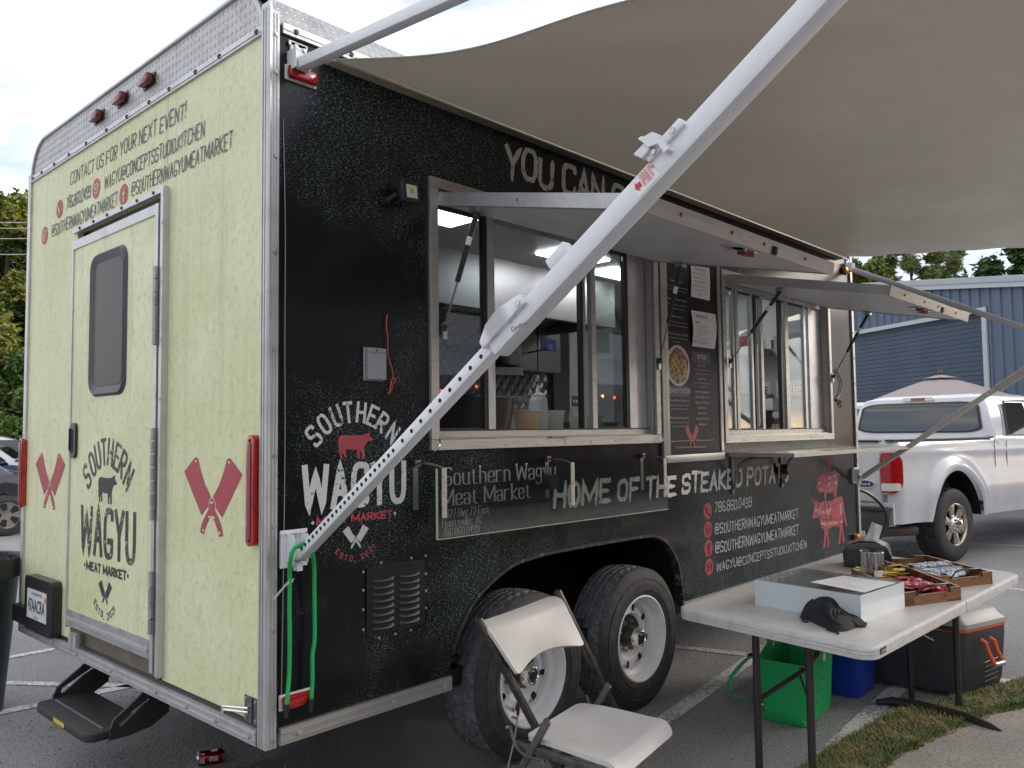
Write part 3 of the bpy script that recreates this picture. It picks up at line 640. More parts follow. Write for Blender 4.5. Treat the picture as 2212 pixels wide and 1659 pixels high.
# --- lettering of the side
def sl(txt, Z, a, b, tp, m=WHITEINK, parent=TR, **k):
    p, q, r_ = S(*Z(*a)), S(*Z(*b)), S(*Z(*tp)); z = (p.z+q.z)/2
    return word(txt, (p.x, 0, z), (q.x, 0, z), (p.x, 0, z+abs(r_.z-p.z)), parent, m, **k)
bw = dict(style='brush', wt=.15, jit=.12, slant=.5, spacing=1.6)
word('YOU CAN G', (1.245, 0, 2.772), (S(1343, 420).x, 0, 2.772), (1.245, 0, 2.912), TR, BRUSHW, style='brush', wt=.20, jit=.12, slant=.3, spacing=1.3)
word('HOME OF THE STEAKED POTATO', (1.57, 0, 1.168), (4.24, 0, 1.168), (1.57, 0, 1.272), TR, BRUSHW, style='brush', wt=.235, jit=.12, slant=.4, spacing=1.7)
for (c_, kd), (tx, b, e, tp) in zip((((353, 812), 'phone'), ((358, 1002), 'gram'), ((362, 1193), 'f'), ((370, 1384), 'mail')),
    (('786.860.0499', (428, 822), (800, 762), (420, 722)), ('@SOUTHERNWAGYUMEATMARKET', (428, 1030), (1278, 895), (425, 930)), ('@SOUTHERNWAGYUMEATMARKET', (432, 1225), (1283, 1062), (430, 1120)), ('WAGYU@CONCEPTSSTUDIO.KITCHEN', (445, 1415), (1362, 1200), (440, 1330)))):
    icon(S(*ZP(*c_)), X, .052, TR, kd, SEAM); sl(tx, ZP, b, e, tp, WHITEINK, style='brush', wt=.125, jit=.1, slant=.4, spacing=1.8)
arc_text('SOUTHERN', [Z6(*q) for q in ((472, 1040), (556, 945), (652, 880), (745, 853), (848, 852), (940, 880), (1015, 932), (1098, 1015))], S, X, .073, TR, LOGOW, .48, .17)
cow(Z6, 665, 998, 943, 1222, S, TR, REDINK, (0, -1, 0), 1)
sl('WAGYU', Z6, (400, 1620), (1185, 1548), (362, 1292), LOGOW, style='l', wt=.165, spacing=2.0)
sl('MEAT MARKET', Z7, (500, 335), (1090, 272), (500, 282), REDINK, style='l', wt=.3, spacing=1.9)
for q in ((465, 320), (1115, 243)): shape(ell(S(*Z7(*q)), X, Zv, .0065, .0065, 10), TR, WHITEINK, 'printed_dot', .001, (0, -1, 0))
a = S(*Z7(700, 522)); b = S(*Z7(907, 522)); cleavers((a.x, 0, S(*Z7(803, 522)).z), X, b.x-a.x, .088, TR, WHITEINK, (0, -1, 0), SEAM)
arc_text('ESTD.2021', [Z7(*q) for q in ((660, 548), (690, 577), (728, 594), (768, 600), (806, 608), (856, 583), (890, 560), (922, 532), (950, 500))], S, X, .018, TR, REDINK, .65, .2)
sr2 = dict(style='serif', wt=.12, thin=.05, spacing=1.7); sr = dict(style='serif', wt=.14, thin=.05, spacing=1.5)
sl('Southern Wagyu', ZH, (190, 425), (1075, 362), (190, 285), WHITEINK, **sr); sl('Meat Market', ZH, (182, 585), (880, 525), (182, 450), WHITEINK, **sr)
sl('2827 Hwy 72 East', ZH, (182, 683), (552, 643), (182, 618), WHITEINK, **sr2); sl('Huntsville, AL', ZH, (184, 762), (503, 716), (184, 700), WHITEINK, **sr2); sl('786.860.0499', ZH, (188, 828), (473, 795), (188, 768), WHITEINK, **sr2)
# stacked meat-cut animals
COWF = [(270, 885), (275, 870), (290, 890), (300, 905), (325, 885), (330, 905), (360, 915), (400, 890), (470, 895), (520, 860), (560, 845), (590, 840), (603, 870), (620, 990), (650, 1150), (645, 1175), (632, 1150), (610, 1010), (608, 1100), (600, 1160), (612, 1250), (622, 1290), (618, 1345), (600, 1345), (602, 1290), (590, 1210), (582, 1280), (575, 1360), (553, 1362), (560, 1290), (570, 1200), (560, 1150), (545, 1190), (530, 1160), (480, 1180), (445, 1200), (440, 1270), (458, 1330), (452, 1395), (434, 1398), (438, 1340), (425, 1270), (418, 1340), (412, 1400), (385, 1418), (392, 1360), (402, 1270), (402, 1205), (372, 1185), (350, 1090), (330, 1060), (320, 1080), (285, 1085), (268, 1060), (285, 1010), (295, 930)]
PIGF = [(310, 735), (325, 700), (322, 620), (345, 640), (345, 600), (375, 605), (395, 570), (470, 580), (520, 560), (545, 590), (568, 600), (565, 622), (548, 615), (550, 700), (540, 760), (530, 850), (518, 860), (515, 790), (505, 850), (498, 868), (500, 790), (460, 810), (425, 800), (420, 880), (405, 885), (400, 800), (370, 795), (345, 800), (330, 775), (315, 765)]
EARA = [(395, 322), (412, 335), (430, 420), (438, 500), (442, 560), (432, 560), (430, 520), (405, 440), (398, 370)]
EARB = [(470, 330), (490, 322), (498, 360), (490, 440), (470, 520), (465, 580), (455, 580), (448, 500), (455, 420), (460, 360)]
for l, nm in ((COWF, 'printed_beef_diagram'), (PIGF, 'printed_pork_diagram'), (EARA, 'printed_leg'), (EARB, 'printed_leg')): shape([S(*ZA(*q)) for q in l], TR, REDINK, nm, .001, (0, -1, 0))
for l in ([(400, 900), (412, 1000), (425, 1110)], [(440, 895), (452, 1000), (468, 1105)], [(350, 1070), (420, 1100), (500, 1075), (560, 1100), (605, 1050)], [(330, 905), (345, 1000), (355, 1090)], [(500, 930), (520, 960), (560, 900)], [(395, 590), (470, 605), (520, 590)], [(400, 700), (440, 680), (495, 690), (495, 760), (440, 800)], [(470, 1000), (480, 1090)], [(330, 760), (370, 700)]):
    MB().tube(bez([S(*ZA(*q))+Vector((0, -.0012, 0)) for q in l], 4), .0018, 4).build('printed_cut_line', SEAM, TR, fix=False)
for tx, a, b, h_ in (('RIB', (428, 1040), (475, 1035), 80), ('CHUCK', (368, 1030), (412, 1027), 35), ('LOIN', (440, 660), (478, 655), 38), ('LEG', (500, 630), (530, 628), 40), ('HAM', (502, 712), (537, 710), 40), ('RIBS', (440, 735), (475, 705), 35), ('PLATE', (442, 1155), (490, 1148), 38), ('FLANK', (498, 1148), (545, 1140), 38), ('BRISKET', (365, 1150), (428, 1160), 35), ('HEAD', (295, 1005), (327, 1003), 30), ('BACON', (460, 795), (497, 755), 25), ('SHANK', (570, 1130), (607, 1127), 30), ('HEAD', (338, 720), (367, 700), 28), ('JOWL', (345, 785), (375, 760), 22)):
    p, q = S(*ZA(*a)), S(*ZA(*b)); r_ = S(*ZA(a[0], a[1]-h_)); ftext(tx, p, q-p, Zv, (q-p).length, abs(r_.z-p.z)*.8, TR, WHITEINK, 'printed_word', bold=.02)
for tx, a, h_ in (('NECK', (356, 1040), 75), ('ROUND', (590, 1040), 120)):
    p = S(*ZA(*a)); q = S(*ZA(a[0], a[1]-h_)); ftext(tx, p, Zv, -X, (q-p).length, .035, TR, WHITEINK, 'printed_word', bold=.02)
# --- window casings
def casing(x0, x1, z0, z1, name, fl=.045, out=.018, parent=TR):
    w = thing(name, None, None, (0, 0, 0)); w.parent = parent; w.location = Vector((x0, 0, z0))-wloc(parent)
    ow = lambda a, b, nm, m=ALUW: MB().box(a, b).build(nm, m, w, bevel=.002)
    ow((x0-fl, -out, z0-fl), (x1+fl, -.0, z0-.0), 'casing_sill'); ow((x0-fl, -out, z1), (x1+fl, -.0, z1+fl), 'casing_head')
    ow((x0-fl, -out, z0+.0005), (x0, -.0, z1-.0005), 'casing_side'); ow((x1, -out, z0+.0005), (x1+fl, -.0, z1-.0005), 'casing_side')
    ow((x0, .001, z0), (x0+.006, .12, z1), 'reveal'); ow((x1-.006, .001, z0), (x1, .12, z1), 'reveal'); ow((x0+.0065, .001, z0), (x1-.0065, .12, z0+.006), 'reveal'); ow((x0+.0065, .001, z1-.006), (x1-.0065, .12, z1), 'reveal')
    bolts([(x0-fl+.03+k*(x1-x0+2*fl-.06)/8, -out-.0005, z0-fl+.018) for k in range(9)], w, (0, -1, 0), ALU, .55)
    bolts([(x0-fl+.02, -out-.0005, z0+.1+k*(z1-z0-.2)/3) for k in range(4)], w, (0, -1, 0), ALU, .5)
    return w
GLASS = bpy.data.materials.new('window_glass'); GLASS.use_nodes = True; t = GLASS.node_tree; t.nodes.clear()
o_ = t.nodes.new('ShaderNodeOutputMaterial'); tr_ = t.nodes.new('ShaderNodeBsdfTransparent'); gl_ = t.nodes.new('ShaderNodeBsdfGlossy'); fr = t.nodes.new('ShaderNodeLayerWeight'); pw_ = t.nodes.new('ShaderNodeMath'); pw_.operation = 'POWER'; pw_.inputs[1].default_value = 4.; mr_ = t.nodes.new('ShaderNodeMapRange'); mr_.inputs[3].default_value = .09; mr_.inputs[4].default_value = 1.; m_ = t.nodes.new('ShaderNodeMixShader')
tr_.inputs[0].default_value = (.80, .84, .84, 1); gl_.inputs['Roughness'].default_value = .015; t.links.new(fr.outputs['Facing'], pw_.inputs[0]); t.links.new(pw_.outputs[0], mr_.inputs[0])
t.links.new(mr_.outputs[0], m_.inputs[0]); t.links.new(tr_.outputs[0], m_.inputs[1]); t.links.new(gl_.outputs[0], m_.inputs[2]); t.links.new(m_.outputs[0], o_.inputs[0])
def clear_mat(name, tint, ior=1.45, rough=.02):
    m = GLASS.copy(); m.name = name; 
    for n in m.node_tree.nodes:
        if n.type == 'BSDF_TRANSPARENT': n.inputs[0].default_value = (*tint, 1)
        if n.type == 'MAP_RANGE': n.inputs[3].default_value = ((ior-1)/(ior+1))**2
        if n.type == 'BSDF_GLOSSY': n.inputs['Roughness'].default_value = rough
    return m
PLEXI = clear_mat('plexiglass', (.84, .86, .84), 2.2, .05); CUPM = clear_mat('clear_plastic', (.80, .82, .82), 3.2, .06)
GASKET = mat('black_gasket', (.012, .012, .012), .5)
def window(x0, x1, z0, z1, stiles, panes, wn_):
    w = casing(x0, x1, z0, z1, wn_)
    bx = lambda a, b, nm, m=ALU: MB().box(a, b).build(nm, m, w, bevel=.0015)
    bx((x0+.007, .03, z0+.0065), (x1-.007, .105, z0+.036), 'slider_track', ALUW); bx((x0+.007, .03, z1-.05), (x1-.007, .105, z1-.0065), 'slider_head', ALUD)
    bx((x0+.007, .028, z0+.0362), (x1-.007, .0298, z0+.043), 'track_gasket', GASKET)
    for a, b, y, m in stiles: bx((a, y, z0+.0362), (b, y+.03, z1-.0502), 'slider_stile', m)
    for a, b, y in panes:
        MB().box((a, y+.012, z0+.05), (b, y+.018, z1-.06)).build('glass_pane', GLASS, w)
        for c0, c1 in (((a, y+.004, z0+.0365), (b, y+.026, z0+.0495)), ((a, y+.004, z1-.06), (b, y+.026, z1-.0505))): bx(c0, c1, 'pane_gasket', GASKET)
    return w
WA = window(*w1, [(.807, .822, .035, ALU), (1.128, 1.148, .035, GASKET), (1.149, 1.176, .03, ALU), (1.182, 1.200, .068, GASKET), (1.203, 1.232, .066, ALU), (1.895, 1.912, .066, GASKET), (1.914, 1.936, .066, ALU), (1.940, 1.98, .03, ALUW), (2.262, 2.285, .035, GASKET), (2.286, 2.36, .03, ALU), (2.362, 2.475, .045, ALU)],
    [(.823, 1.127, .035), (1.981, 2.261, .035)], 'serving_window')
WB = window(*w2, [(3.347, 3.37, .035, ALUW), (3.53, 3.55, .035, ALU), (3.56, 3.60, .03, ALUW), (3.86, 3.89, .066, ALU), (3.91, 3.95, .066, GASKET), (4.01, 4.05, .066, ALUW), (4.27, 4.30, .035, GASKET), (4.34, 4.40, .03, ALUW), (4.69, 4.73, .035, ALU), (4.77, 4.83, .03, ALU), (4.85, 5.05, .05, ALU)],
    [(3.371, 3.529, .035), (3.601, 3.859, .066), (3.951, 4.009, .066), (4.40, 4.689, .035)], 'serving_window')
# latch tab and pull loops on the sill
for x in (.775, 2.50): MB().tube(bez([(x-.01, -.024, w1[2]-.045), (x, -.045, w1[2]-.025), (x+.018, -.024, w1[2]+.004)], 4), .005, 6).build('pull_loop', CHROME, WA, smooth=True)
MB().box((1.52, -.03, w1[2]-.001), (1.66, -.002, w1[2]+.004)).build('latch_strike', STEELD, WA)
# --- hatches held up on gas struts
def hatch(x0, x1, hz, oy, oz, name, strut_l, strut_r):
    h_ = thing(name, None, None, (0, 0, 0)); h_.parent = TR; h_.location = Vector((x0, 0, hz))-wloc(TR)
    d = Vector((0, oy, oz-hz)); n = Vector((0, -d.z, d.y)).normalized(); n = n if n.z > 0 else -n; dn = d.normalized()
    P = lambda x, s_, t_: Vector((x, -.012, hz))+dn*s_+n*t_
    Ln = d.length
    def slab(xa, xb, sa, sb, ta, tb, nm, m, bev=0): return MB().hexa([P(xa, sa, ta), P(xb, sa, ta), P(xb, sb, ta), P(xa, sb, ta)], [P(xa, sa, tb), P(xb, sa, tb), P(xb, sb, tb), P(xa, sb, tb)]).build(nm, m, h_, bevel=bev)
    UND = mat('hatch_underside', (.62, .62, .61), .42, .1, var=(3, (.55, .55, .54), .4, .7))
    slab(x0+.004, x1-.004, .01, Ln-.004, .006, .05, 'hatch_panel', UND); slab(x0+.004, x1-.004, .02, Ln-.01, .0502, .053, 'hatch_skin', WRAP)
    slab(x0-.004, x0+.0035, 0, Ln, -.0, .056, 'hatch_edge', ALU, .001); slab(x0+.004, x0+.03, .01, Ln-.004, .0, .0055, 'hatch_edge_flange', ALU)
    slab(x1-.0035, x1+.004, 0, Ln, -.0, .056, 'hatch_edge', ALUW, .001)
    o = slab(x0-.004, x1+.004, Ln+.0005, Ln+.009, -.004, .058, 'hatch_front_edge', ALUW, .001)
    bolts([P(x0+(x1-x0)*f_, Ln+.0095, .03) for f_ in (.15, .38, .55, .8)], h_, dn, STEELD, .8)
    bolts([P(x0-.0045, Ln*f_, .03) for f_ in (.45,)], h_, (-1, 0, 0), ZINC, .7)
    # paddle latch under the panel
    xc = x0+(x1-x0)*.56
    sm = Ln-.09
    lt = MB().hexa([P(xc-.12, sm-.05, -.002), P(xc+.05, sm-.05, -.002), P(xc+.05, sm+.05, -.002), P(xc-.12, sm+.05, -.002)], [P(xc-.12, sm-.05, .005), P(xc+.05, sm-.05, .005), P(xc+.05, sm+.05, .005), P(xc-.12, sm+.05, .005)])
    lt.hexa([P(xc-.13, sm-.03, -.02), P(xc-.03, sm-.03, -.006), P(xc-.03, sm+.03, -.006), P(xc-.13, sm+.03, -.02)], [P(xc-.13, sm-.03, -.014), P(xc-.03, sm-.03, -.002), P(xc-.03, sm+.03, -.002), P(xc-.13, sm+.03, -.014)]); lt.build('paddle_latch', CHROME, h_)
    MB().hexa([P(xc-.02, sm-.02, -.02), P(xc+.06, sm-.02, -.02), P(xc+.06, sm+.02, -.02), P(xc-.02, sm+.02, -.02)], [P(xc-.02, sm-.02, -.0025), P(xc+.06, sm-.02, -.0025), P(xc+.06, sm+.02, -.0025), P(xc-.02, sm+.02, -.0025)]).build('latch_block', mat('latch_red', (.30, .02, .02), .4), h_)
    MB().hexa([P(xc+.065, Ln+.001, .0), P(xc+.10, Ln+.001, .0), P(xc+.10, Ln+.016, .0), P(xc+.065, Ln+.016, .0)], [P(xc+.065, Ln+.001, .035), P(xc+.10, Ln+.001, .035), P(xc+.10, Ln+.016, .035), P(xc+.065, Ln+.016, .035)]).build('latch_hole', HOLE, h_)
    for (x, s_, bx_, bz_) in (strut_l, strut_r):
        T_ = P(x, s_, -.02); Bm = Vector((bx_, -.03, bz_)); dv = (Bm-T_); ln_ = dv.length; dv = dv.normalized()
        st_ = MB().cyl(T_+dv*.015, T_+dv*ln_*.58, .0115, 12).build('gas_strut', BLACKM, TR, smooth=True)
        MB().cyl(T_+dv*ln_*.58, Bm-dv*.02, .0045, 8).build('strut_rod', STEELD, st_, smooth=True)
        MB().cyl(T_-dv*.0, T_+dv*.02, .014, 8).cyl(Bm-dv*.03, Bm, .012, 8).build('strut_ball_end', BLACKP, st_)
        MB().cyl(T_+dv*ln_*.20, T_+dv*ln_*.27, .0121, 12).build('strut_label', PAPER, st_)
        MB().box((x-.025, T_.y-.02, T_.z-.004), (x+.03, T_.y+.02, T_.z+.02)).box((bx_-.005, -.032, bz_-.035), (bx_+.02, -.023, bz_+.035)).build('strut_bracket', ZINC, st_)
    return h_
H1 = hatch(.80, 2.49, 2.525, -1.03, 2.305, 'serving_hatch', (.83, .22, .815, 1.98), (2.44, .22, 2.50, 1.93))
H2 = hatch(3.36, 5.03, 2.515, -1.02, 2.305, 'serving_hatch', (3.44, .35, 3.35, 1.98), (5.0, .35, 5.08, 1.95))
# --- menu board
mx0, mx1, mz0, mz1 = 2.625, 3.235, 1.395, 2.60
mbd = MB().box((mx0, -.010, mz0), (mx1, -.0, mz1)).build('menu_board', mat('menu_black', (.012, .011, .015), .5, 0, spec=.22), TR)
for a, b in (((mx0-.05, -.018, mz0-.045), (mx1+.04, 0, mz0-.0005)), ((mx0-.05, -.018, mz0), (mx0-.0005, 0, mz1)), ((mx1+.0005, -.018, mz0), (mx1+.035, 0, mz1)), ((mx0-.05, -.018, mz1+.0005), (mx1+.04, 0, mz1+.04))): boxp(a, b, 'menu_frame', ALUW, mbd, .002)
boxp((mx0-.075, -.02, 1.36), (mx0-.052, 0, 2.6), 'menu_side_channel', ALUW, mbd, .002)
bolts([(mx0-.03+k*.2, -.0185, mz0-.024) for k in range(4)], mbd, (0, -1, 0), ALU, .5); bolts([(mx1+.018, -.0185, 1.5+k*.2) for k in range(5)], mbd, (0, -1, 0), ALU, .5)
def mtext(txt, x, y, w, h=.011, m=WHITEINK, c_=True):
    p = S(*ZM(x, y), -.0101); ftext(txt, p, X, Zv, w, h, mbd, m, 'menu_lettering', center=c_)
def mz(x, y): return S(*ZM(x, y), -.0101)
for tx, x, y, w in (('Fries 15', 220, 55, .1), ('Philly - Fries 15', 172, 170, .13), ('Walker Smash Dip - Fries 15', 172, 318, .24), ('Cuban - Fries 13', 175, 458, .14), ('Hot Honey Chicken - Fries 14', 175, 600, .25),
    ('Classic Steaked Potato 13', 195, 1142, .22), ('Philly Steaked Potato 19', 195, 1284, .21), ('Street Corn 6', 378, 858, .11), ('Street Fries 6', 380, 965, .11), ('Seasoned Vegetables 2', 383, 1072, .17), ('Grilled Mushrooms 2', 384, 1115, .17),
    ('Peppers and Onions 2', 385, 1158, .17), ('Steak Fries 4', 385, 1203, .11), ('Side Salad 4', 386, 1247, .10), ('Additional Protein 6', 387, 1290, .16), ('Add Bacon 3', 388, 1336, .11)): mtext(tx, x, y, w, .014)
for tx, x, y, w in (('Shaved Ribeye Provolone Cheese', 180, 215, .24), ('Caramelized Onions on a Hoagie', 175, 240, .2), ('Seasoned Beef served with Au Jus', 175, 358, .22), ('Horseradish on Hoagie', 175, 390, .18), ('Pulled Pork Ham Swiss Mustard', 178, 500, .22), ('Pickles Pressed on Cuban Bread', 178, 530, .24),
    ('Crispy Chicken Hot Honey Slaw', 178, 630, .24), ('Brioche Bun', 178, 660, .08), ('Beef Cheese Sauce Bacon Sour Cream', 196, 1178, .22), ('Scallions over a Bed of Steak Fries', 196, 1208, .19), ('Beef Cheese Sauce Peppers Onions and', 197, 1318, .22), ('Mushrooms over a Bed of Steak Fries', 197, 1350, .19),
    ('Corn on the Cob Cheese Sauce Cream', 379, 890, .2), ('Scallions Lime Chili Powder', 380, 922, .15), ('Steak Fries Cheese Sauce Corn', 381, 998, .2), ('Chives Sauce and Lime', 382, 1027, .11)): mtext(tx, x, y, w, .008, GREYINK if False else WHITEINK)
mtext('*The GOAT will request an extended cooking time.', 292, 1520, .36, .012); mtext('Signature Sauces', 290, 1466, .56, .009)
for c0, c1 in (((115, 1020), (270, 1102)), ((300, 750), (450, 825))):
    a, b = mz(c0[0], c1[1]), mz(c1[0], c0[1]); boxp((a.x, -.0112, a.z), (b.x, -.0102, b.z), 'menu_heading_block', mat('menu_grey', (.04, .04, .055), .5), mbd)
for tx, x, y, w in (('STEAKED POTATOES', 193, 1072, .26), ('EXTRAS', 380, 796, .11)):
    p = S(*ZM(x, y), -.0115); ftext(tx, p, X, Zv, w, .028, mbd, WHITEINK, 'menu_heading', bold=.015, center=True)
# plate of food (printed picture)
c_ = S(*ZM(187, 850), -.0105); shape(ell(c_, X, Zv, .135, .125, 26), mbd, mat('print_plate', (.52, .5, .52), .5), 'printed_plate', .0005, (0, -1, 0))
FOOD = mat('print_food', (.18, .07, .04), .5); t, p = nodes_of(FOOD); sr_ = mapping(t, (1, 1, 1)); v1 = t.nodes.new('ShaderNodeTexVoronoi'); v1.inputs['Scale'].default_value = 60; t.links.new(sr_, v1.inputs[0]); r_ = t.nodes.new('ShaderNodeValToRGB')
for k, (ps, cl) in enumerate(((0, (.11, .035, .025)), (.45, (.10, .04, .03)), (.55, (.55, .24, .04)), (.8, (.6, .3, .05)), (.93, (.06, .12, .03)))):
    el = r_.color_ramp.elements[k] if k < 2 else r_.color_ramp.elements.new(ps); el.position = ps; el.color = (*cl, 1)
gx = t.nodes.new('ShaderNodeSeparateXYZ'); t.links.new(sr_, gx.inputs[0]); sp = t.nodes.new('ShaderNodeSeparateColor'); t.links.new(v1.outputs['Color'], sp.inputs[0])
zz_ = rng(t, gx.outputs[2], c_.z+.08, c_.z-.10, -.25, .45); t.links.new(mul(t, sp.outputs[0], zz_, 'ADD'), r_.inputs[0]); t.links.new(r_.outputs[0], p.inputs['Base Color'])
shape([c_+X*(.115*cos(a)*(1+.08*sin(5*a)))+Zv*(.108*sin(a)*(1+.06*cos(7*a))) for a in [2*pi*k/30 for k in range(30)]], mbd, FOOD, 'printed_food', .001, (0, -1, 0))
for o in cleavers(tuple(S(*ZM(245, 1515), -.0103)), X, .165, .135, mbd, REDINK, (0, -1, 0)): pass
# pinned papers
def sheet(c, name, curl=.0): # c: four ZM corners tl tr br bl
    P = [S(*ZM(*q), -.013) for q in c]; mb = MB()
    mb.grid(lambda i, j: (P[0].lerp(P[1], j/6)).lerp(P[3].lerp(P[2], j/6), i/8)+Vector((0, -curl*sin(pi*i/8)*abs(j/6-.5)*2-.001, 0)), 9, 7); o = mb.build(name, PAPER, mbd, smooth=True, fix=False); return P
P = sheet([(288, 32), (440, 50), (443, 320), (290, 285)], 'menu_paper', .004)
for k, tx in enumerate(('The GOAT 20', 'Smoked Ribs Loaded Potato', 'Vegetables and Corn', 'Steak Salad 19', 'Little Gem Hedge Cucumber Onion', 'Tomato Croutons Cheese', 'Dressing')):
    p = S(*ZM(364, 75+k*33), -.017); ftext(tx, p, X, Zv, .13 if k in (0, 3) else .17 if k != 6 else .05, .013 if k in (0, 3) else .009, mbd, INK, 'paper_lettering', center=True)
P = sheet([(290, 395), (489, 430), (483, 714), (300, 690)], 'menu_paper', .012)
p = S(*ZM(380, 462), -.02); ftext('SPECIAL SELECTIONS', p, X, Zv, .15, .019, mbd, INK, 'paper_lettering', center=True)
for k, (w_, h_) in enumerate(((.09, .016), (.19, .007), (.19, .007), (.19, .007), (.10, .007), (.20, .008), (.17, .008), (.2, .012))):
    p = S(*ZM(305, 500+k*23), -.02); ftext(('FOOD MARKET 18', 'served with smoked potatoes and', 'seasonal vegetables with house made', 'bread and butter, see the window', 'for today', 'ask about our dessert of the day', 'or anything else on the board', 'THERE CAN BE NO SUBSTITUTIONS')[k], p, X, Zv, w_, h_, mbd, INK, 'paper_lettering')
# --- folding shelf under the second window
SHM = mat('shelf_aluminium', (.42, .42, .39), .22, 1., bump=(20, .04)); sh = MB().box((3.335, -.45, 1.372), (5.60, -.02, 1.388)).build('folding_shelf', SHM, TR, bevel=.002)
boxp((3.335, -.458, 1.366), (5.60, -.4505, 1.392), 'shelf_edge', ALUW, sh); boxp((3.325, -.458, 1.366), (3.3345, -.02, 1.392), 'shelf_edge', ALUW, sh)
for x in (3.39, 4.13):
    MB().tube(bez([(x, -.30, 1.366), (x, -.12, 1.35), (x, -.04, 1.27), (x, -.02, 1.15)], 5), .009, 6).box((x-.014, -.012, 1.12), (x+.014, -.001, 1.36)).build('shelf_bracket', STEELD, sh)
MB().cyl((4.14, -.06, 1.25), (4.14, -.01, 1.25), .038, 18).build('shelf_knob', BLACKP, sh, bevel=.004)
# --- clear guard hanging below the first window
s0, s1_, sy_ = .695, 2.42, -.12
def gz(x): return 1.398-(x-.695)*.0105, 1.114-(x-.695)*.0065
sg = MB().hexa([(s0, sy_, gz(s0)[1]), (s1_, sy_, gz(s1_)[1]), (s1_, sy_+.008, gz(s1_)[1]), (s0, sy_+.008, gz(s0)[1])], [(s0, sy_, gz(s0)[0]), (s1_, sy_, gz(s1_)[0]), (s1_, sy_+.008, gz(s1_)[0]), (s0, sy_+.008, gz(s0)[0])]).build('clear_guard', PLEXI, TR)
EDGE = mat('plexi_edge', (.50, .46, .36), .3)
boxp((s0-.004, sy_-.001, 1.113), (s0-.0005, sy_+.009, 1.399), 'guard_edge', EDGE, sg)
a = MB().hexa([(s0, sy_-.0005, 1.112), (s1_, sy_-.0005, gz(s1_)[1]-.002), (s1_, sy_+.0085, gz(s1_)[1]-.002), (s0, sy_+.0085, 1.112)], [(s0, sy_-.0005, 1.1145), (s1_, sy_-.0005, gz(s1_)[1]+.0005), (s1_, sy_+.0085, gz(s1_)[1]+.0005), (s0, sy_+.0085, 1.1145)]); a.build('guard_edge', EDGE, sg)
for x in (.712, 1.55, 2.375):
    zt = gz(x)[0]; MB().box((x+.003, sy_-.004, zt-.20), (x+.030, sy_-.0005, zt+.004)).build('guard_strap', ALUW, sg, bevel=.001)
    bolts([(x+.018, sy_-.0045, zt-.03-k*.065) for k in range(3)], sg, (0, -1, 0), ALU, .6)
    MB().box((x-.050, -.005, zt-.17), (x-.022, 0, zt+.03)).box((x-.05, -.02, zt+.01), (x-.02, -.005, zt+.035)).tube(bez([(x-.035, -.012, zt+.02), (x-.03, -.06, zt+.022), (x+.0, -.10, zt+.012), (x+.015, sy_, zt)], 4), .005, 6).build('guard_hinge', STEELD, sg)
MB().cyl((1.505, -.06, 1.30), (1.505, -.01, 1.30), .036, 16).build('guard_knob', BLACKP, sg)
# --- louvred vent panel
va, vb, vc, vd = (S(*Z7(*q)) for q in ((880, 700), (1350, 625), (1355, 1120), (890, 1240)))
vx0, vx1, vz0, vz1 = .425, .722, .758, 1.022
VM = mat('vent_black', (.012, .012, .013), .42, spec=.3, bump=(60, .05))
vp = MB().prism([Vector((vx0-.012+.0, 0, 0))+Vector((0, 0, 0))]*0 or [Vector((( vx0+vx1)/2+a, 0, (vz0+vz1)/2+b)) for a, b in rrect(vx1-vx0, vz1-vz0, .012)], (0, -.006, 0)).build('vent_panel', VM, TR, bevel=.002)
for col in (0, 1):
    for k in range(8):
        x0_ = vx0+.028+col*.133; z_ = vz1-.045-k*.0265
        mb = MB(); mb.grid(lambda i, j: Vector((x0_+.105*i/10, -.006-.010*sin(pi*min(max(i/10, .02), .98))**.4*sin(pi*.5*j/3), z_-.014*j/3)), 11, 4); mb.build('louvre', VM, vp, smooth=True, fix=False)
        boxp((x0_+.004, -.0066, z_-.0175), (x0_+.1, -.0061, z_-.0142), 'louvre_slot', HOLE, vp)
bolts([(vx0-.012, -.0, z) for z in (1.01, .94, .865, .79)]+[(vx1+.010, 0, z) for z in (1.035, .96, .89, .82)]+[(x, 0, vz0-.014) for x in (.49, .57, .65)]+[(x, 0, vz1+.012) for x in (.5, .655)], vp, (0, -1, 0), ZINC, .55)
# --- floodlight, outlet box, tail of orange wire, black cable loop
fp = S(*ZY(940, 1265)); fl_ = MB(); Mf = Matrix.Translation((fp.x, -.06, fp.z)) @ Matrix.Rotation(radians(10), 4, 'Z') @ Matrix.Rotation(radians(-6), 4, 'Y')
fl_.box((-.052, -.018, -.043), (.052, .018, .043), Mf); fo = fl_.build('floodlight', BLACKM, TR, bevel=.006, smooth=True)
MB().box((-.033, -.0195, -.026), (.033, -.0183, .026), Mf).build('floodlight_lens', mat('reflector', (.62, .66, .60), .3), fo); MB().box((-.014, -.0205, -.008), (.012, -.0197, .012), Mf).build('led_chip', mat('led_yellow', (.55, .42, .10), .4), fo)
MB().tube([(fp.x-.06, -.055, fp.z-.02), (fp.x-.085, -.03, fp.z-.045), (fp.x-.09, -.001, fp.z-.05)], .009, 6).build('floodlight_bracket', BLACKM, fo)
ob = MB().box((.418, -.028, 1.757), (.508, -.008, 1.882)).box((.412, -.008, 1.752), (.508, 0, 1.885)).build('outlet_cover', mat('grey_plastic', (.27, .28, .30), .4), TR, bevel=.003)
boxp((.455, -.0286, 1.868), (.463, -.0281, 1.876), 'outlet_slot', HOLE, ob); boxp((.422, -.0295, 1.862), (.505, -.0281, 1.865), 'outlet_hinge', mat('grey_plastic_dark', (.16, .17, .18), .4), ob)
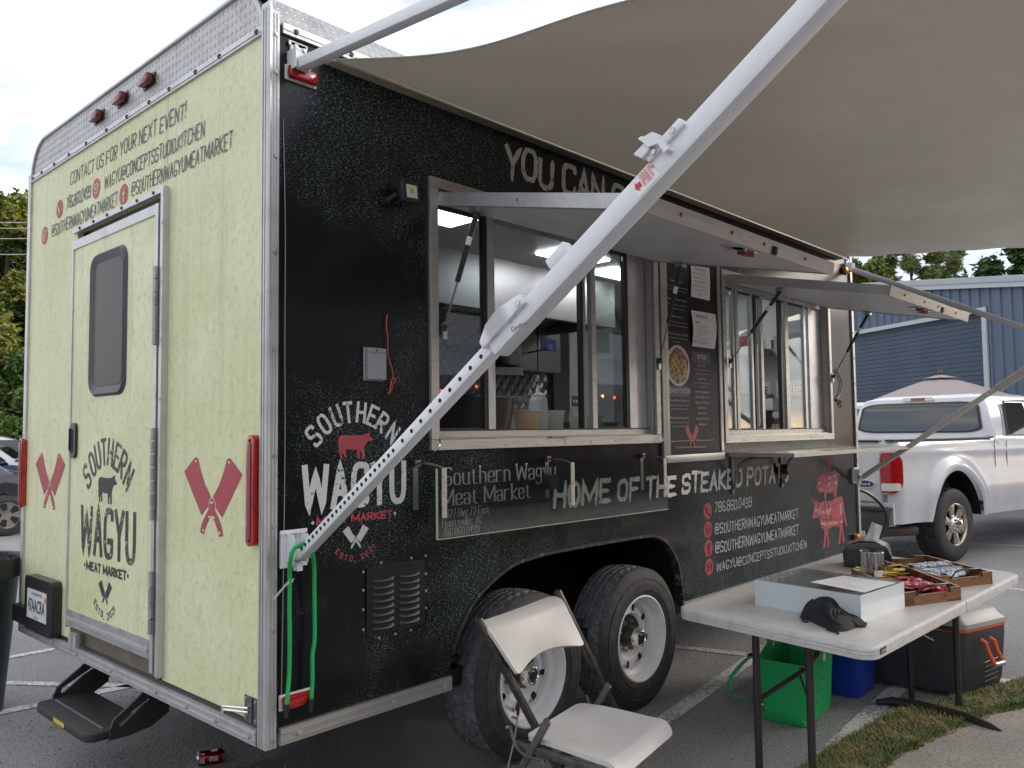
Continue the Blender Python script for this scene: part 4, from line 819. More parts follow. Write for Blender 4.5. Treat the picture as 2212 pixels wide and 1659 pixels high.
WIRE = mat('orange_wire', (.50, .10, .06), .4); WIRE2 = mat('copper_wire', (.30, .10, .06), .4)
wp = [(1055, 75), (1048, 160), (1060, 270), (1060, 390), (1078, 460), (1100, 540), (1090, 610), (1070, 690), (1062, 705), (1085, 680), (1105, 620), (1120, 590), (1105, 582), (1085, 610), (1080, 650)]
MB().tube(bez([S(*Z6(*q), -.008-.004*(k % 3)) for k, q in enumerate(wp)], 5), .0024, 6).build('loose_wire', WIRE, TR, smooth=True)
cp = [(1445, 985), (1470, 1030), (1490, 1080), (1480, 1170), (1455, 1215), (1470, 1235), (1490, 1280)]
MB().tube(bez([S(*ZV(*q), -.01) for q in cp], 5), .004, 6).tube(bez([S(*ZV(*q), -.01) for q in ((1455, 1215), (1495, 1235), (1480, 1250))], 3), .006, 6).build('loose_cable', BLACKP, TR, smooth=True)
# LED strip along front trim
# --- awning
AX, AF = .10, 5.55
def on_arm(x, s_): return Vector((x, -.055, 1.14)).lerp(Vector((x, -2.39, 2.752)), s_)
ad = (on_arm(0, 1)-on_arm(0, 0)).normalized(); an = Vector((0, -ad.z, ad.y)); an = an if an.z > 0 else -an   # an: across the arm, upwards
def beam(x, a, b, hw, hh, mb=None, ctr=0):   # box section along the arm between parameters a and b (metres)
    mb = mb or MB(); o = on_arm(x, 0); c0 = o+ad*a; c1 = o+ad*b; f4 = [(-hw, -hh), (hw, -hh), (hw, hh), (-hw, hh)]
    return mb.hexa([c0+X*p+an*(q+ctr) for p, q in f4], [c1+X*p+an*(q+ctr) for p, q in f4])
LA = (on_arm(0, 1)-on_arm(0, 0)).length
def awning_arm(x, sgn, mw, casing_at, near):
    ar = beam(x, -.0, casing_at+.1, .023, .019, ctr=-.021).build('awning_arm', mw, TR, bevel=.005, smooth=True)
    beam(x, casing_at, LA, .031, .029, ctr=-.030).build('arm_casing', mw, ar, bevel=.008, smooth=True)
    holes = [.036+k*.0279 for k in range(23)]+[.704+k*.052 for k in range(9)] if near else [.1+k*.045 for k in range(12)]+[.7+k*.12 for k in range(5)]
    hm = MB()
    for h_ in holes:
        if h_ > casing_at-.02: break
        c0 = on_arm(x, 0)+ad*h_-an*(.018+.005*h_); MB().cyl(c0+X*(-.0242), c0+X*(-.0225), .0066, 12).build('arm_hole', HOLE if near else WHITEP, ar, fix=False)
    return ar
A1 = awning_arm(AX, 1, ARMW, 1.165, True)
A2 = awning_arm(AF, 1, mat('arm_warm_white', (.60, .58, .52), .38, 0, var=(20, (.5, .48, .42), .5, .8)), 1.25, False)
# foot brackets
def footb(x, m):
    f_ = MB().box((x-.055, -.012, 1.075), (x+.048, 0, 1.20)).box((x-.06, -.02, 1.19), (x+.05, -.0125, 1.205)).box((x-.06, -.02, 1.072), (x+.05, -.0125, 1.086)).box((x-.032, -.055, 1.09), (x-.024, -.012, 1.19)).box((x+.024, -.055, 1.09), (x+.032, -.012, 1.19))
    f_.cyl((x-.038, -.05, 1.125), (x+.036, -.05, 1.125), .024, 16).box((x-.01, -.05, 1.06), (x+.012, -.02, 1.09)); o = f_.build('arm_foot_bracket', m, TR, bevel=.002)
    MB().cyl((x-.0395, -.05, 1.125), (x-.0385, -.05, 1.125), .008, 10).build('pivot_pin', HOLE, o); bolts([(x-.0, -.0125, 1.182)], o, (0, -1, 0), ZINC, .9); return o
footb(AX, ARMW); footb(AF, ARMW)
# near rafter and its bracket
def rafter(x, end, hw, hh, m, nm):
    a = Vector((x, -.04, 2.905)); d = (Vector(end)-a); dn = d.normalized(); n = Vector((0, -dn.z, dn.y)); n = n if n.z > 0 else -n; f4 = [(-hw, -hh), (hw, -hh), (hw, hh), (-hw, hh)]
    o = MB().hexa([a+X*p+n*q for p, q in f4], [a+d+X*p+n*q for p, q in f4]).build(nm, m, TR, bevel=.004, smooth=True)
    MB().box((x-.022, -.012, 2.90), (x+.045, 0, 3.0)).box((x-.030, -.012, 2.985), (x+.05, -.006, 3.003)).box((x-.032, -.06, 2.885), (x-.026, -.0, 2.96)).box((x+.026, -.06, 2.885), (x+.032, -.0, 2.96)).build('rafter_bracket', ARMW, o, bevel=.002)
    bolts([(x+.0, -.0125, 2.985), (x+.035, -.0125, 2.98), (x+.0, -.0125, 2.95), (x+.035, -.0125, 2.945)], o, (0, -1, 0), ZINC, .9); return o
rafter(AX, (AX, -2.36, 2.755), .021, .02, ARMW, 'awning_rafter')
rafter(AF, on_arm(AF, .62)+Vector((0, 0, .03)), .018, .022, mat('rafter_grey', (.50, .51, .55), .35, .2), 'awning_rafter')
# sun and wind worn fabric
FAB = mat('awning_fabric', (.33, .30, .255), .34, 0, spec=.6); t, p = nodes_of(FAB); src = mapping(t, (.6, 4, 1)); t.links.new(p.outputs[0], (ad_ := t.nodes.new('ShaderNodeMixShader')).inputs[1]); tl_ = t.nodes.new('ShaderNodeBsdfTranslucent'); tl_.inputs[0].default_value = (.50, .44, .35, 1); t.links.new(tl_.outputs[0], ad_.inputs[2]); ad_.inputs[0].default_value = .15; t.links.new(ad_.outputs[0], t.nodes['Material Output'].inputs[0]); f1 = tex(t, 'ShaderNodeTexNoise', 1.2, src, 4, .5); s2 = mapping(t, (1, 1, 1)); f2 = tex(t, 'ShaderNodeTexNoise', 2.2, s2, 5, .6); f3 = tex(t, 'ShaderNodeTexNoise', 400, s2, 2)
t.links.new(mixcol(t, rng(t, f2, .4, .75), (.335, .31, .268), (.29, .268, .23)), p.inputs['Base Color']); b1 = t.nodes.new('ShaderNodeBump'); b1.inputs['Strength'].default_value = .25; b1.inputs['Distance'].default_value = .03; t.links.new(f1, b1.inputs['Height']); b2 = t.nodes.new('ShaderNodeBump'); b2.inputs['Strength'].default_value = .06; b2.inputs['Distance'].default_value = .002; t.links.new(f3, b2.inputs['Height']); t.links.new(b1.outputs[0], b2.inputs['Normal']); t.links.new(b2.outputs[0], p.inputs['Normal'])
t.links.new(rng(t, f2, .3, .7, .28, .42), p.inputs['Roughness'])
def awP(i, j, nu=72, nv=96):
    y = -.052-2.345*i/(nu-1); ye = abs((y+1.2)/1.15); xr = .245+.232*max(0, 1-ye**3.1); x = xr+(5.36-xr)*j/(nv-1)
    z = 2.976+.1*(y+.05); d0 = x-xr; s_ = sin(pi*min(1, -(y+.05)/2.34))
    z += -.035*s_*math.exp(-(d0/.10)**2)*.4
    z += .016*s_*math.exp(-d0/.9)*sin(11*(d0+.45*y)+.6)+.006*s_*sin(4.2*x+2.3*y)+.004*sin(17*y+.6*x)*math.exp(-((x-5.2)/1.3)**2)
    return Vector((x, y, z))
cn = MB().grid(lambda i, j: awP(i, j), 72, 96).build('awning_canopy', FAB, TR, smooth=True, fix=False)
hem = [awP(i, 0)+Vector((.004, 0, -.002)) for i in range(72)]; MB().tube(hem, .0035, 6).build('canopy_hem', mat('hem', (.30, .285, .25), .6), cn, smooth=True)
boxp((.235, -.05, 2.966), (5.37, -.0, 2.974), 'awning_rail', mat('rail_tan', (.40, .36, .28), .5, 0, var=(10, (.3, .27, .2), .4, .7)), cn)
MB().cyl((.06, -2.41, 2.745), (5.58, -2.41, 2.745), .04, 20).build('awning_roller', ARMW, TR, smooth=True)
# crank lever, cradle latch, stickers on the near arm
def armpt(s_, n_, x_): return on_arm(AX, 0)+ad*s_+an*n_+X*x_
lv = MB()
pv = [(1.15, .002, .012), (1.20, .026, .014), (1.26, .032, .014), (1.31, .020, .014), (1.345, .008, .015)]
for (a, h0, w0), (b, h1, w1_) in zip(pv, pv[1:]):
    lv.hexa([armpt(a, -.022, -.030-w0), armpt(a, h0, -.030-w0), armpt(a, h0, -.030+w0), armpt(a, -.022, -.030+w0)], [armpt(b, -.022, -.030-w1_), armpt(b, h1, -.030-w1_), armpt(b, h1, -.030+w1_), armpt(b, -.022, -.030+w1_)])
lvo = lv.build('release_lever', ARMW, A1, bevel=.003, smooth=True)
MB().cyl(armpt(1.325, -.008, -.048), armpt(1.325, -.008, -.044), .009, 12).build('lever_screw', ZINC, A1)
# rafter catch high on the arm
ka = armpt(0, 0, 0)
def catch(s_, w, h0, h1, xa, xb, nm='rafter_catch', m=ARMW, bev=.004): return MB().hexa([armpt(s_, h0, xa), armpt(s_, h1, xa), armpt(s_, h1, xb), armpt(s_, h0, xb)], [armpt(s_+w, h0, xa), armpt(s_+w, h1, xa), armpt(s_+w, h1, xb), armpt(s_+w, h0, xb)]).build(nm, m, A1, bevel=bev, smooth=True)
def s_at(px, py):    # arm parameter (m) of a pixel
    q = B(px, py, AX-.03); return (q-Vector((AX-.03, -.055, 1.14))).dot(ad), (q-Vector((AX-.03, -.055, 1.14))).dot(an)
sa, na = s_at(*ZS(860, 500)); sb_, nb = s_at(*ZS(1050, 290)); sc_, nc = s_at(*ZS(700, 330)); sd_, nd_ = s_at(*ZS(560, 430))
catch(sa-.03, .055, -.01, .010, -.040, .0); catch(sb_-.02, .07, -.012, .012, -.042, .0, bev=.005)
pts = [armpt(sb_-.005, .045, -.045), armpt(sb_+.0, .075, -.06), armpt(sc_+.05, nc+.01, -.07), armpt(sc_, nc+.02, -.06), armpt(sc_-.03, nc-.005, -.05)]
mb = MB()
q5 = [s_at(*ZS(*q_)) for q_ in ((1050, 400), (1000, 300), (930, 230), (860, 145), (780, 125), (660, 200), (600, 195), (560, 240), (630, 285), (720, 370), (880, 310), (980, 460))]
mb.prism([armpt(a, b, -.055) for a, b in q5], X*.05); mb.build('rafter_catch', ARMW, A1)
q6 = [s_at(*ZS(*q_)) for q_ in ((640, 290), (740, 385), (600, 550), (510, 510), (455, 480))]; MB().prism([armpt(a, b, -.05) for a, b in q6], X*.04).build('catch_tongue', ARMW, A1, bevel=.003)
boxm = [armpt(sc_+.02, nc+.005, -.0556), armpt(sc_+.045, nc-.01, -.0556), armpt(sc_+.042, nc-.014, -.0556), armpt(sc_+.017, nc, -.0556)]
for s_ in (sa-.005, sb_+.02): MB().cyl(armpt(s_, .0, -.041), armpt(s_, .0, -.0445), .008, 12).build('catch_screw', ZINC, A1)
catch(1.452, .075, -.005, .030, -.030, .0, 'roller_stop')
# instruction sticker on the face with the holes
s_lo, _ = s_at(*ZS(420, 1060)); s_hi, _ = s_at(*ZS(720, 640)); xf = -.0312
shape([armpt(s_lo, -.052, xf), armpt(s_hi, -.052, xf), armpt(s_hi, -.006, xf), armpt(s_lo, -.006, xf)], A1, mat('sticker_white', (.80, .80, .80), .4), 'instruction_sticker', .0004, (-1, 0, 0))
o0 = xf-.001; st_l = s_hi-s_lo
def atx(tx, f_, h, w, nm=REDT): # text across the arm, reading towards the lower edge
    p = armpt(s_lo+st_l*f_, -.010, o0); ftext(tx, p, -an, ad, w*.9, h*.85, A1, nm, 'sticker_lettering')
atx('UP', .88, .014, .018); atx('UNLOCKED', .78, .009, .036); atx('DOWN', .56, .014, .036); atx('LOCKED', .47, .009, .028); atx('FOR TRAVEL', .39, .009, .038)
shape([armpt(s_lo+st_l*.71, -.046, o0), armpt(s_lo+st_l*.725, -.046, o0), armpt(s_lo+st_l*.725, -.010, o0), armpt(s_lo+st_l*.71, -.010, o0)], A1, REDT, 'sticker_line', .0006, (-1, 0, 0))
shape([armpt(s_lo+st_l*a, b, o0) for a, b in ((.34, -.036), (.34, -.022), (.18, -.022), (.18, -.014), (.06, -.029), (.18, -.044), (.18, -.036))], A1, REDT, 'sticker_arrow', .0006, (-1, 0, 0))
cs, cn_ = s_at(*ZX(745, 1335)); mb = MB(); pz = armpt(cs, -.048, xf); ftext('Carefree', pz+ad*.0, (X*0-an*.35+ad*.94), (an*.94+ad*.35), .058, .014, A1, INK, 'maker_mark')
for k in range(7):
    a = pi*(.1+.8*k/6); q0 = armpt(cs+.025, -.030, xf-.001); shape([q0+ad*.008*cos(a)+an*.006*sin(a), q0+ad*(.014*cos(a)+.002)+an*.013*sin(a), q0+ad*(.014*cos(a)-.002)+an*.013*sin(a)], A1, REDT, 'maker_sun', .0004, (-1, 0, 0))
# --- wheels
def tyre_wheel(cx, cz, y0, name, sgn=-1, R=.388, Wt=.235, rim=.228, seed=0, parent=TR):
    """wheel with its outer face at y0 (facing -y)"""
    rd = random.Random(seed); w = thing(name, None, None, (0, 0, 0)); w.parent = parent; w.location = Vector((cx, y0, cz))-wloc(parent)
    M = Matrix.Translation((cx, y0, cz)) @ Matrix.Rotation(radians(-90), 4, 'X')      # local z -> +y (inwards)
    side = [(rim-.004, .006), (rim+.012, -.004), (rim+.03, -.010), (rim+.055, -.013), (rim+.085, -.011), (R-.045, -.002), (R-.025, .006)]
    mb = MB(); mb.lathe(side+[(R-.010, .016), (R-.006, .020)], M, 72); 
    mb.lathe([(R-.006, Wt-.02), (R-.03, Wt-.004), (rim+.06, Wt+.008), (rim, Wt-.01)], M, 48); mb.build('tyre_sidewall', RUBBER, w, smooth=True, fix=False)
    for rr in (rim+.040, R-.062): MB().lathe([(rr+.004*cos(a), -.0125+(.0035 if rr > .3 else 0)+.002*sin(a)) for a in [2*pi*k/6 for k in range(6)]], M, 60, closed=True).build('sidewall_rib', RUBBER, w, smooth=True, fix=False)
    NA, NP = 288, 46; vs = []
    for k in range(NA):
        a = 2*pi*k/NA
        for j in range(NP):
            u_ = j/(NP-1); h = .020+(Wt-.04)*u_; r = R-.006*(2*u_-1)**4-.004*(2*u_-1)**2
            g = 0
            for gu in (.2, .4, .6, .8):
                if abs(u_-gu-.012*(1 if (k//4) % 2 else -1)*.6) < .018: g = .010
            rib = int(u_*5)
            if rib in (0, 4):
                if k % 7 in ((0, 1) if rib == 0 else (3, 4)) and (u_ < .15 or u_ > .85): g = .009
            elif (k+rib*2+int(j % 9 > 4)) % 7 == 0: g = .006
            if j in (0, NP-1): r = R-.007
            q = M @ Vector(((r-g)*cos(a), (r-g)*sin(a), h)); vs.append(q)
    fs = [(k*NP+j, ((k+1) % NA)*NP+j, ((k+1) % NA)*NP+j+1, k*NP+j+1) for k in range(NA) for j in range(NP-1)]
    mb = MB(); mb.add(vs, fs); o = mb.build('tyre_tread', TREAD, w, fix=False, smooth=True)
    rimp = [(rim+.006, .010), (rim+.007, -.002), (rim+.0, -.004), (rim-.007, .002), (rim-.012, .018), (rim-.020, .032), (rim-.022, .055), (rim-.045, .068), (rim-.052, .10), (rim-.060, .104), (rim-.068, .088), (.130, .082), (.118, .094), (.112, .112), (.100, .116), (.066, .116), (.062, .118)]
    MB().lathe(rimp, M, 64).build('steel_rim', WHITEP, w, smooth=True, fix=False)
    for k in range(8):
        a = 2*pi*k/8+.2; c0 = Vector((.153*cos(a), .152*sin(a), .0832)); tx_ = Vector((cos(a), sin(a), 0)); ty_ = Vector((-sin(a), cos(a), 0))
        hw_ = .016 if k % 2 else .013; pts = [M @ (c0+tx_*(.024*x_)+ty_*(hw_*1.4*y_)) for x_, y_ in ((-1, -.55), (-.4, -.8), (.6, -1), (1, -.6), (1, .6), (.6, 1), (-.4, .8), (-1, .55))]
        MB().prism(pts, (0, .004, 0)).build('rim_opening', HOLE, w)
        rm = [p_+Vector((0, -.0006, 0)) for p_ in pts]; MB().tube(rm, .0022, 5, closed=True).build('opening_lip', WHITEP, w, smooth=True)
    BRASS = mat('brass_nut', (.45, .36, .20), .35, .9, var=(80, (.25, .15, .08), .5, .7))
    for k in range(8):
        a = 2*pi*(k+.5)/8; p_ = M @ Vector((.082*cos(a), .082*sin(a), .116)); MB().cyl(p_, p_+Vector((0, -.018, 0)), .0105, 6).cyl(p_+Vector((0, -.018, 0)), p_+Vector((0, -.030, 0)), .0065, 8).build('lug_nut', BRASS if k % 2 else ZINC, w)
    MB().lathe([(.062, .12), (.060, .105), (.056, .07), (.050, .045), (.0, .045)], M, 28).build('hub', BLACKP, w, smooth=True, fix=False)
    MB().lathe([(.048, .05), (.050, .045), (.047, .018), (.043, .006), (.036, .003), (.033, .008), (.0, .010)], M, 32).build('grease_cap', CHROME, w, smooth=True, fix=False); MB().lathe([(.024, .0085), (.020, .006), (0, .0055)], M, 20).build('cap_plug', BLACKP, w, fix=False)
    a = rd.random()*2+.8; p_ = M @ Vector((.20*cos(a), .20*sin(a), .06)); MB().cyl(p_, p_+Vector((0, -.03, 0)), .006, 8).build('valve', mat('valve_brass', (.45, .3, .12), .4, .9), w)
    return w
tyre_wheel(2.318, .392, .0, 'wheel', seed=2); tyre_wheel(1.405, .392, .0, 'wheel', seed=5)
for x in (2.318, 1.405): tyre_wheel(x, .392, WY-.24, 'wheel', seed=3) if False else None
MB().cyl((1.405, .2, .36), (1.405, 2.3, .36), .04, 12).cyl((2.318, .2, .36), (2.318, 2.3, .36), .04, 12).build('axle', BLACKM, TR)
for x in (1.405, 2.318): 
    Mx = Matrix.Translation((x, WY-.03, .392)) @ Matrix.Rotation(radians(90), 4, 'X'); MB().lathe([(.21, .0), (.24, -.01), (.37, .0), (.388, .03), (.388, .2), (.36, .23), (.21, .22)], Mx, 40, closed=True).build('far_wheel_tyre', RUBBER, TR, smooth=True, fix=False)
# --- fold-down step
ST = thing('entry_step', None, None, (0, 1.6, .3)); ST.parent = TR; ST.location = Vector((0, 1.6, .3))-wloc(TR)
STM = mat('step_black', (.022, .022, .024), .45, 0, var=(60, (.05, .05, .05), .55, .75), bump=(140, .3))
zs = .300
sb = lambda z_, th, xo: None
P = [G(*Z5(*q), zs) for q in ((372, 1130), (740, 1405), (865, 1375), (1180, 1300), (720, 1045))]
ya, yb_ = 1.05, 1.74
MB().prism([Vector((-.075+a, (ya+yb_)/2+b, zs)) for a, b in rrect(.25, yb_-ya-.04, .05)], (0, 0, -.035)).build('step_tread', STM, ST, bevel=.008, smooth=True)
boxp((-.125, ya+.06, zs+.0005), (-.118, yb_-.06, zs+.004), 'tread_ridge', mat('step_worn', (.16, .16, .17), .5), ST)
for y in (ya+.0, yb_-.012):
    def sp_(l): return [Vector((a, y, b)) for a, b in l]
    MB().prism(sp_([(-.115, .305), (-.10, .345), (.07, .462), (.12, .462), (.12, .435), (-.075, .335), (-.085, .305)]), (0, .014, 0)).build('step_upper_link', STM, ST, bevel=.003)
    MB().prism(sp_([(-.115, .262), (-.115, .315), (-.07, .312), (.02, .375), (.14, .43), (.14, .32), (.06, .275), (-.03, .262)]), (0, .016, 0)).build('step_side_plate', STM, ST, bevel=.003)
for y in (ya+.02, yb_-.03): boxp((.06, y, .345), (.5, y+.012, .46), 'step_mount', BLACKM, ST)
boxp((.02, ya+.034, .452), (.5, yb_-.032, .459), 'step_mount', BLACKM, ST)
YLS = mat('warning_yellow', (.62, .52, .02), .45, 0, var=(90, (.1, .09, .02), .58, .62))
boxp((.08, ya+.0185, .375), (.30, ya+.0195, .415), 'warning_label', YLS, ST); boxp((-.2012, 1.33, zs-.028), (-.2004, 1.46, zs-.008), 'warning_label', YLS, ST)
# --- trailer interior
IW = mat('interior_white', (.52, .53, .53), .45); IC = mat('interior_ceiling', (.50, .51, .51), .4)
boxp((.06, .12, 2.80), (5.5, 2.53, 2.83), 'ceiling_panel', IC); boxp((.06, 2.53, .54), (5.5, 2.56, 2.80), 'interior_back_wall', IW)
boxp((5.44, .12, .54), (5.5, 2.53, 2.80), 'interior_front_wall', IW); boxp((.06, .12, .54), (.10, 2.53, 2.80), 'interior_rear_wall', IW)
boxp((.06, .12, .52), (5.5, 2.53, .54), 'interior_floor', STEELD)
for x0, x1 in ((.102, .80), (2.485, 3.34), (5.06, 5.439)): boxp((x0, .09, 1.05), (x1, .119, 2.80), 'interior_side_wall', IW)
LEDM = mat('led_panel', (.9, .9, .9), .5, emit=(.95, .98, 1.0, 4.2))
for (a, b) in (((1.15, .72), (1.80, .98)), ((2.75, .88), (3.30, 1.12)), ((3.55, 1.02), (4.15, 1.28)), ((4.6, 1.0), (5.1, 1.25))): o = boxp((a[0], a[1], 2.785), (b[0], b[1], 2.7995), 'ceiling_light', LEDM)
# hood with sloping baffle filters
HD = thing('cooking_hood', None, None, (0, 0, 0)); HD.parent = TR; HD.location = Vector((2, 2, 2.4))-wloc(TR)
hx0, hx1 = .5, 4.15
boxp((hx0, 1.45, 2.42), (hx1, 1.47, 2.80), 'hood_front', STEEL, HD); boxp((hx1-.02, 1.4705, 2.42), (hx1, 2.528, 2.799), 'hood_end', STEEL, HD)
MB().hexa([(hx0, 1.48, 2.44), (hx1-.03, 1.48, 2.44), (hx1-.03, 1.60, 2.44), (hx0, 1.60, 2.44)], [(hx0, 1.48, 2.47), (hx1-.03, 1.48, 2.47), (hx1-.03, 1.60, 2.47), (hx0, 1.60, 2.47)]).build('hood_gutter', STEEL, HD)
k = 0; xx = hx0+.02
while xx < hx1-.06:
    MB().hexa([(xx, 1.62, 2.72), (xx+.045, 1.62, 2.72), (xx+.045, 2.45, 2.36), (xx, 2.45, 2.36)], [(xx, 1.62, 2.735), (xx+.045, 1.62, 2.735), (xx+.045, 2.45, 2.375), (xx, 2.45, 2.375)]).build('baffle_slat', STEEL if k % 2 else STEELD, HD); xx += .062; k += 1
boxp((hx0, 1.61, 2.745), (hx1-.03, 2.5, 2.75), 'hood_dark', HOLE, HD)
# quilted steel wall: raised diamonds
QM = STEEL; d_ = .11; yq = 2.529; mb = MB(); q_l = []
for i in range(0, 40):
    for j in range(0, 22):
        cx = .15+i*d_+(j % 2)*d_/2; cz = 1.30+j*d_*.6
        if cx > 4.62 or cz > 2.45: continue
        hx_, hz_ = d_/2*.97, d_*.6*.97; c0 = [Vector((cx+a*hx_, yq, cz+b*hz_)) for a, b in ((1, 0), (0, 1), (-1, 0), (0, -1))]; c1 = [Vector((cx+a*hx_*.45, yq-.014, cz+b*hz_*.45)) for a, b in ((1, 0), (0, 1), (-1, 0), (0, -1))]
        q_l.append((c0, c1))
def qd(c0, c1): return MB().add(c0+c1, [(0, 1, 5, 4), (1, 2, 6, 5), (2, 3, 7, 6), (3, 0, 4, 7), (4, 5, 6, 7)])
mb = MB()
for c0, c1 in q_l:
    mb.add(c0+c1, [(0, 1, 5, 4), (1, 2, 6, 5), (2, 3, 7, 6), (3, 0, 4, 7), (4, 5, 6, 7)])
o = mb.build('quilted_steel_panel', STEEL, TR, fix=False); o['kind'] = 'stuff'
boxp((.11, 2.5285, 1.25), (4.64, 2.5295, 2.45), 'splash_plate', STEELD)
CB = boxp((3.50, 2.20, 2.08), (4.31, 2.51, 2.60), 'steel_cabinet', STEELD); boxp((3.505, 2.194, 2.09), (3.985, 2.1995, 2.59), 'cabinet_door', STEELD, CB); boxp((3.995, 2.19, 2.08), (4.31, 2.1995, 2.60), 'cabinet_door', STEELD, CB)
a, b = S(*ZI(1200, 360), 2.185), S(*ZI(1352, 242), 2.185); sk = boxp((a.x, 2.186, a.z), (b.x, 2.1895, b.z), 'blue_sticker', BLUES, CB)
ftext('Pyro', (a.x+.06, 2.185, b.z-.065), X, Zv, .07, .022, CB, WHITEINK, 'sticker_lettering', bold=.03); ftext('Chem', (a.x+.09, 2.185, b.z-.09), X, Zv, .07, .02, CB, WHITEINK, 'sticker_lettering', bold=.03); ftext('FIRE SYSTEMS', (a.x+.05, 2.185, a.z+.008), X, Zv, .12, .014, CB, WHITEINK, 'sticker_lettering')
boxp((4.60, 2.30, .6), (5.3, 2.52, 2.79), 'white_cupboard', IW); MB().cyl((4.56, 2.28, 1.2), (4.56, 2.28, 2.7), .014, 10).build('riser_pipe', CHROME, TR, smooth=True)
a = S(*ZI(1565, 905), 2.29); oc = boxp((a.x-.05, 2.292, a.z-.05), (a.x+.05, 2.2995, a.z+.045), 'outlet_plate', STEELD); 
for dx in (-.02, .02): MB().cyl((a.x+dx, 2.2915, a.z-.005), (a.x+dx, 2.289, a.z-.005), .014, 12).build('outlet_socket', PAPER, oc)
boxp((.3, .30, 1.40), (2.45, .75, 1.44), 'counter', STEEL); boxp((3.3, .30, 1.40), (5.3, .75, 1.44), 'counter', STEEL); boxp((.3, .14, 1.50), (2.45, .299, 1.535), 'serving_ledge', ALUW)
boxp((.6, 1.8, .9), (4.5, 2.5, 1.42), 'cooking_range', STEELD); boxp((3.0, 2.0, 1.80), (3.65, 2.35, 1.84), 'wall_shelf', STEEL)
# second window: sinks, wall signs
boxp((4.2, 2.48, 1.65), (4.3, 2.529, 1.7), 'tap_block', STEEL)
for tx, a, b, h in (('RINSE', (795, 1180), (922, 1178), 60), ('SANITIZE', (1012, 1168), (1225, 1160), 60)):
    p, q, r_ = B(*ZV(*a), 5.43), B(*ZV(*b), 5.43), B(*ZV(a[0], a[1]-h), 5.43); sgp = boxp((5.432, q.y-.03, p.z-.04), (5.439, p.y+.03, r_.z+.04), 'wall_sign', PAPER); ftext(tx, (5.431, p.y, p.z), -Y, Zv, p.y-q.y, r_.z-p.z, sgp, INK, 'sign_lettering')
def fwb(a, b, nm, m, d=.05): p, q = B(*ZV(*a), 5.40), B(*ZV(*b), 5.40); return boxp((5.40-d, min(p.y, q.y), min(p.z, q.z)), (5.431, max(p.y, q.y), max(p.z, q.z)), nm, m)
fwb((985, 730), (1068, 840), 'wall_cabinet', mat('cab_grey', (.30, .31, .31), .4)); fwb((960, 760), (975, 830), 'soap_dispenser', BLACKP, .03); fwb((712, 735), (858, 800), 'red_banner', mat('red_card', (.40, .02, .03), .5), .02)
fwb((710, 850), (950, 880), 'wall_rack', STEEL, .3); fwb((940, 1215), (1060, 1300), 'wash_tub', WHITEP, .25); fwb((600, 1190), (960, 1420), 'sink_cabinet', STEEL, .45)
b = S(*ZV(985, 690), 2.50)
# ================================================================= GROUND
ASPH = mat('asphalt', (.105, .102, .104), .85); t, p = nodes_of(ASPH); src = mapping(t, (1, 1, 1), what='Object')
a1 = tex(t, 'ShaderNodeTexNoise', .5, src, 5, .6); a2 = tex(t, 'ShaderNodeTexVoronoi', 85, src); a3 = tex(t, 'ShaderNodeTexNoise', 42, src, 5, .75); a4 = tex(t, 'ShaderNodeTexNoise', 95, src, 3, .6)
c = mixcol(t, rng(t, a1, .35, .65), (.27, .264, .27), (.37, .362, .362)); c = mixcol(t, rng(t, a3, .50, .68), c, (.17, .165, .165)); c = mixcol(t, rng(t, a4, .56, .68), c, (.55, .535, .52)); 
# damp stain with its own outline by the trailer corner
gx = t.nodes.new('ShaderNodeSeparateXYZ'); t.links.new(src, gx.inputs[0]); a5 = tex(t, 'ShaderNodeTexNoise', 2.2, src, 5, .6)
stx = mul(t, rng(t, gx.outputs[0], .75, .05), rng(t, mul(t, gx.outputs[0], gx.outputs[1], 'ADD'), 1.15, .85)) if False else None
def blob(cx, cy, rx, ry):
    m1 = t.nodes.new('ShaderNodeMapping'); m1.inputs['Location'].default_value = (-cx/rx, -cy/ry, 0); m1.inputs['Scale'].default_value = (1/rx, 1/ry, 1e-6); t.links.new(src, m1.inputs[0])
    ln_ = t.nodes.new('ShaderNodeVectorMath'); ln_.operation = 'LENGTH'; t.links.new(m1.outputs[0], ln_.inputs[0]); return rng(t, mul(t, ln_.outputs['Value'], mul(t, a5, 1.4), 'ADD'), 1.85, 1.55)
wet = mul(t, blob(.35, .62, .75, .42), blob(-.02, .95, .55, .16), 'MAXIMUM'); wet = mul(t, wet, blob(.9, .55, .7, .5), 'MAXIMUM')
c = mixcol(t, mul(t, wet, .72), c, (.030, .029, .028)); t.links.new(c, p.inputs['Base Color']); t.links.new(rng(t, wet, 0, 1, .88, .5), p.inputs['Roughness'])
bumpn(t, p, mul(t, a3, a4, 'ADD'), .9, .015)
tag(MB().grid(lambda i, j: Vector((-150+300*i/30, -150+300*j/30, 0)), 31, 31).build('ground', ASPH, None, fix=False), kind='structure')
LINE = mat('worn_line_paint', (.50, .49, .48), .8); t, p = nodes_of(LINE); src = mapping(t, (1, 1, 1)); l1 = tex(t, 'ShaderNodeTexNoise', 45, src, 5, .75); l2 = tex(t, 'ShaderNodeTexNoise', 3, src, 3)
c = mixcol(t, rng(t, mul(t, l1, rng(t, l2, .3, .7, -.08, .10), 'ADD'), .50, .59), (.68, .67, .66), (.24, .235, .235)); t.links.new(c, p.inputs['Base Color']); bumpn(t, p, l1, .5, .01)
def stripe(a, b, w=.10):
    a = Vector((a[0], a[1], .004)); b = Vector((b[0], b[1], .004)); d = (b-a).normalized(); n = Vector((-d.y, d.x, 0))*w/2
    tag(MB().add([a-n, b-n, b+n, a+n], [(0, 1, 2, 3)]).build('parking_line', LINE, None, fix=False), kind='structure')
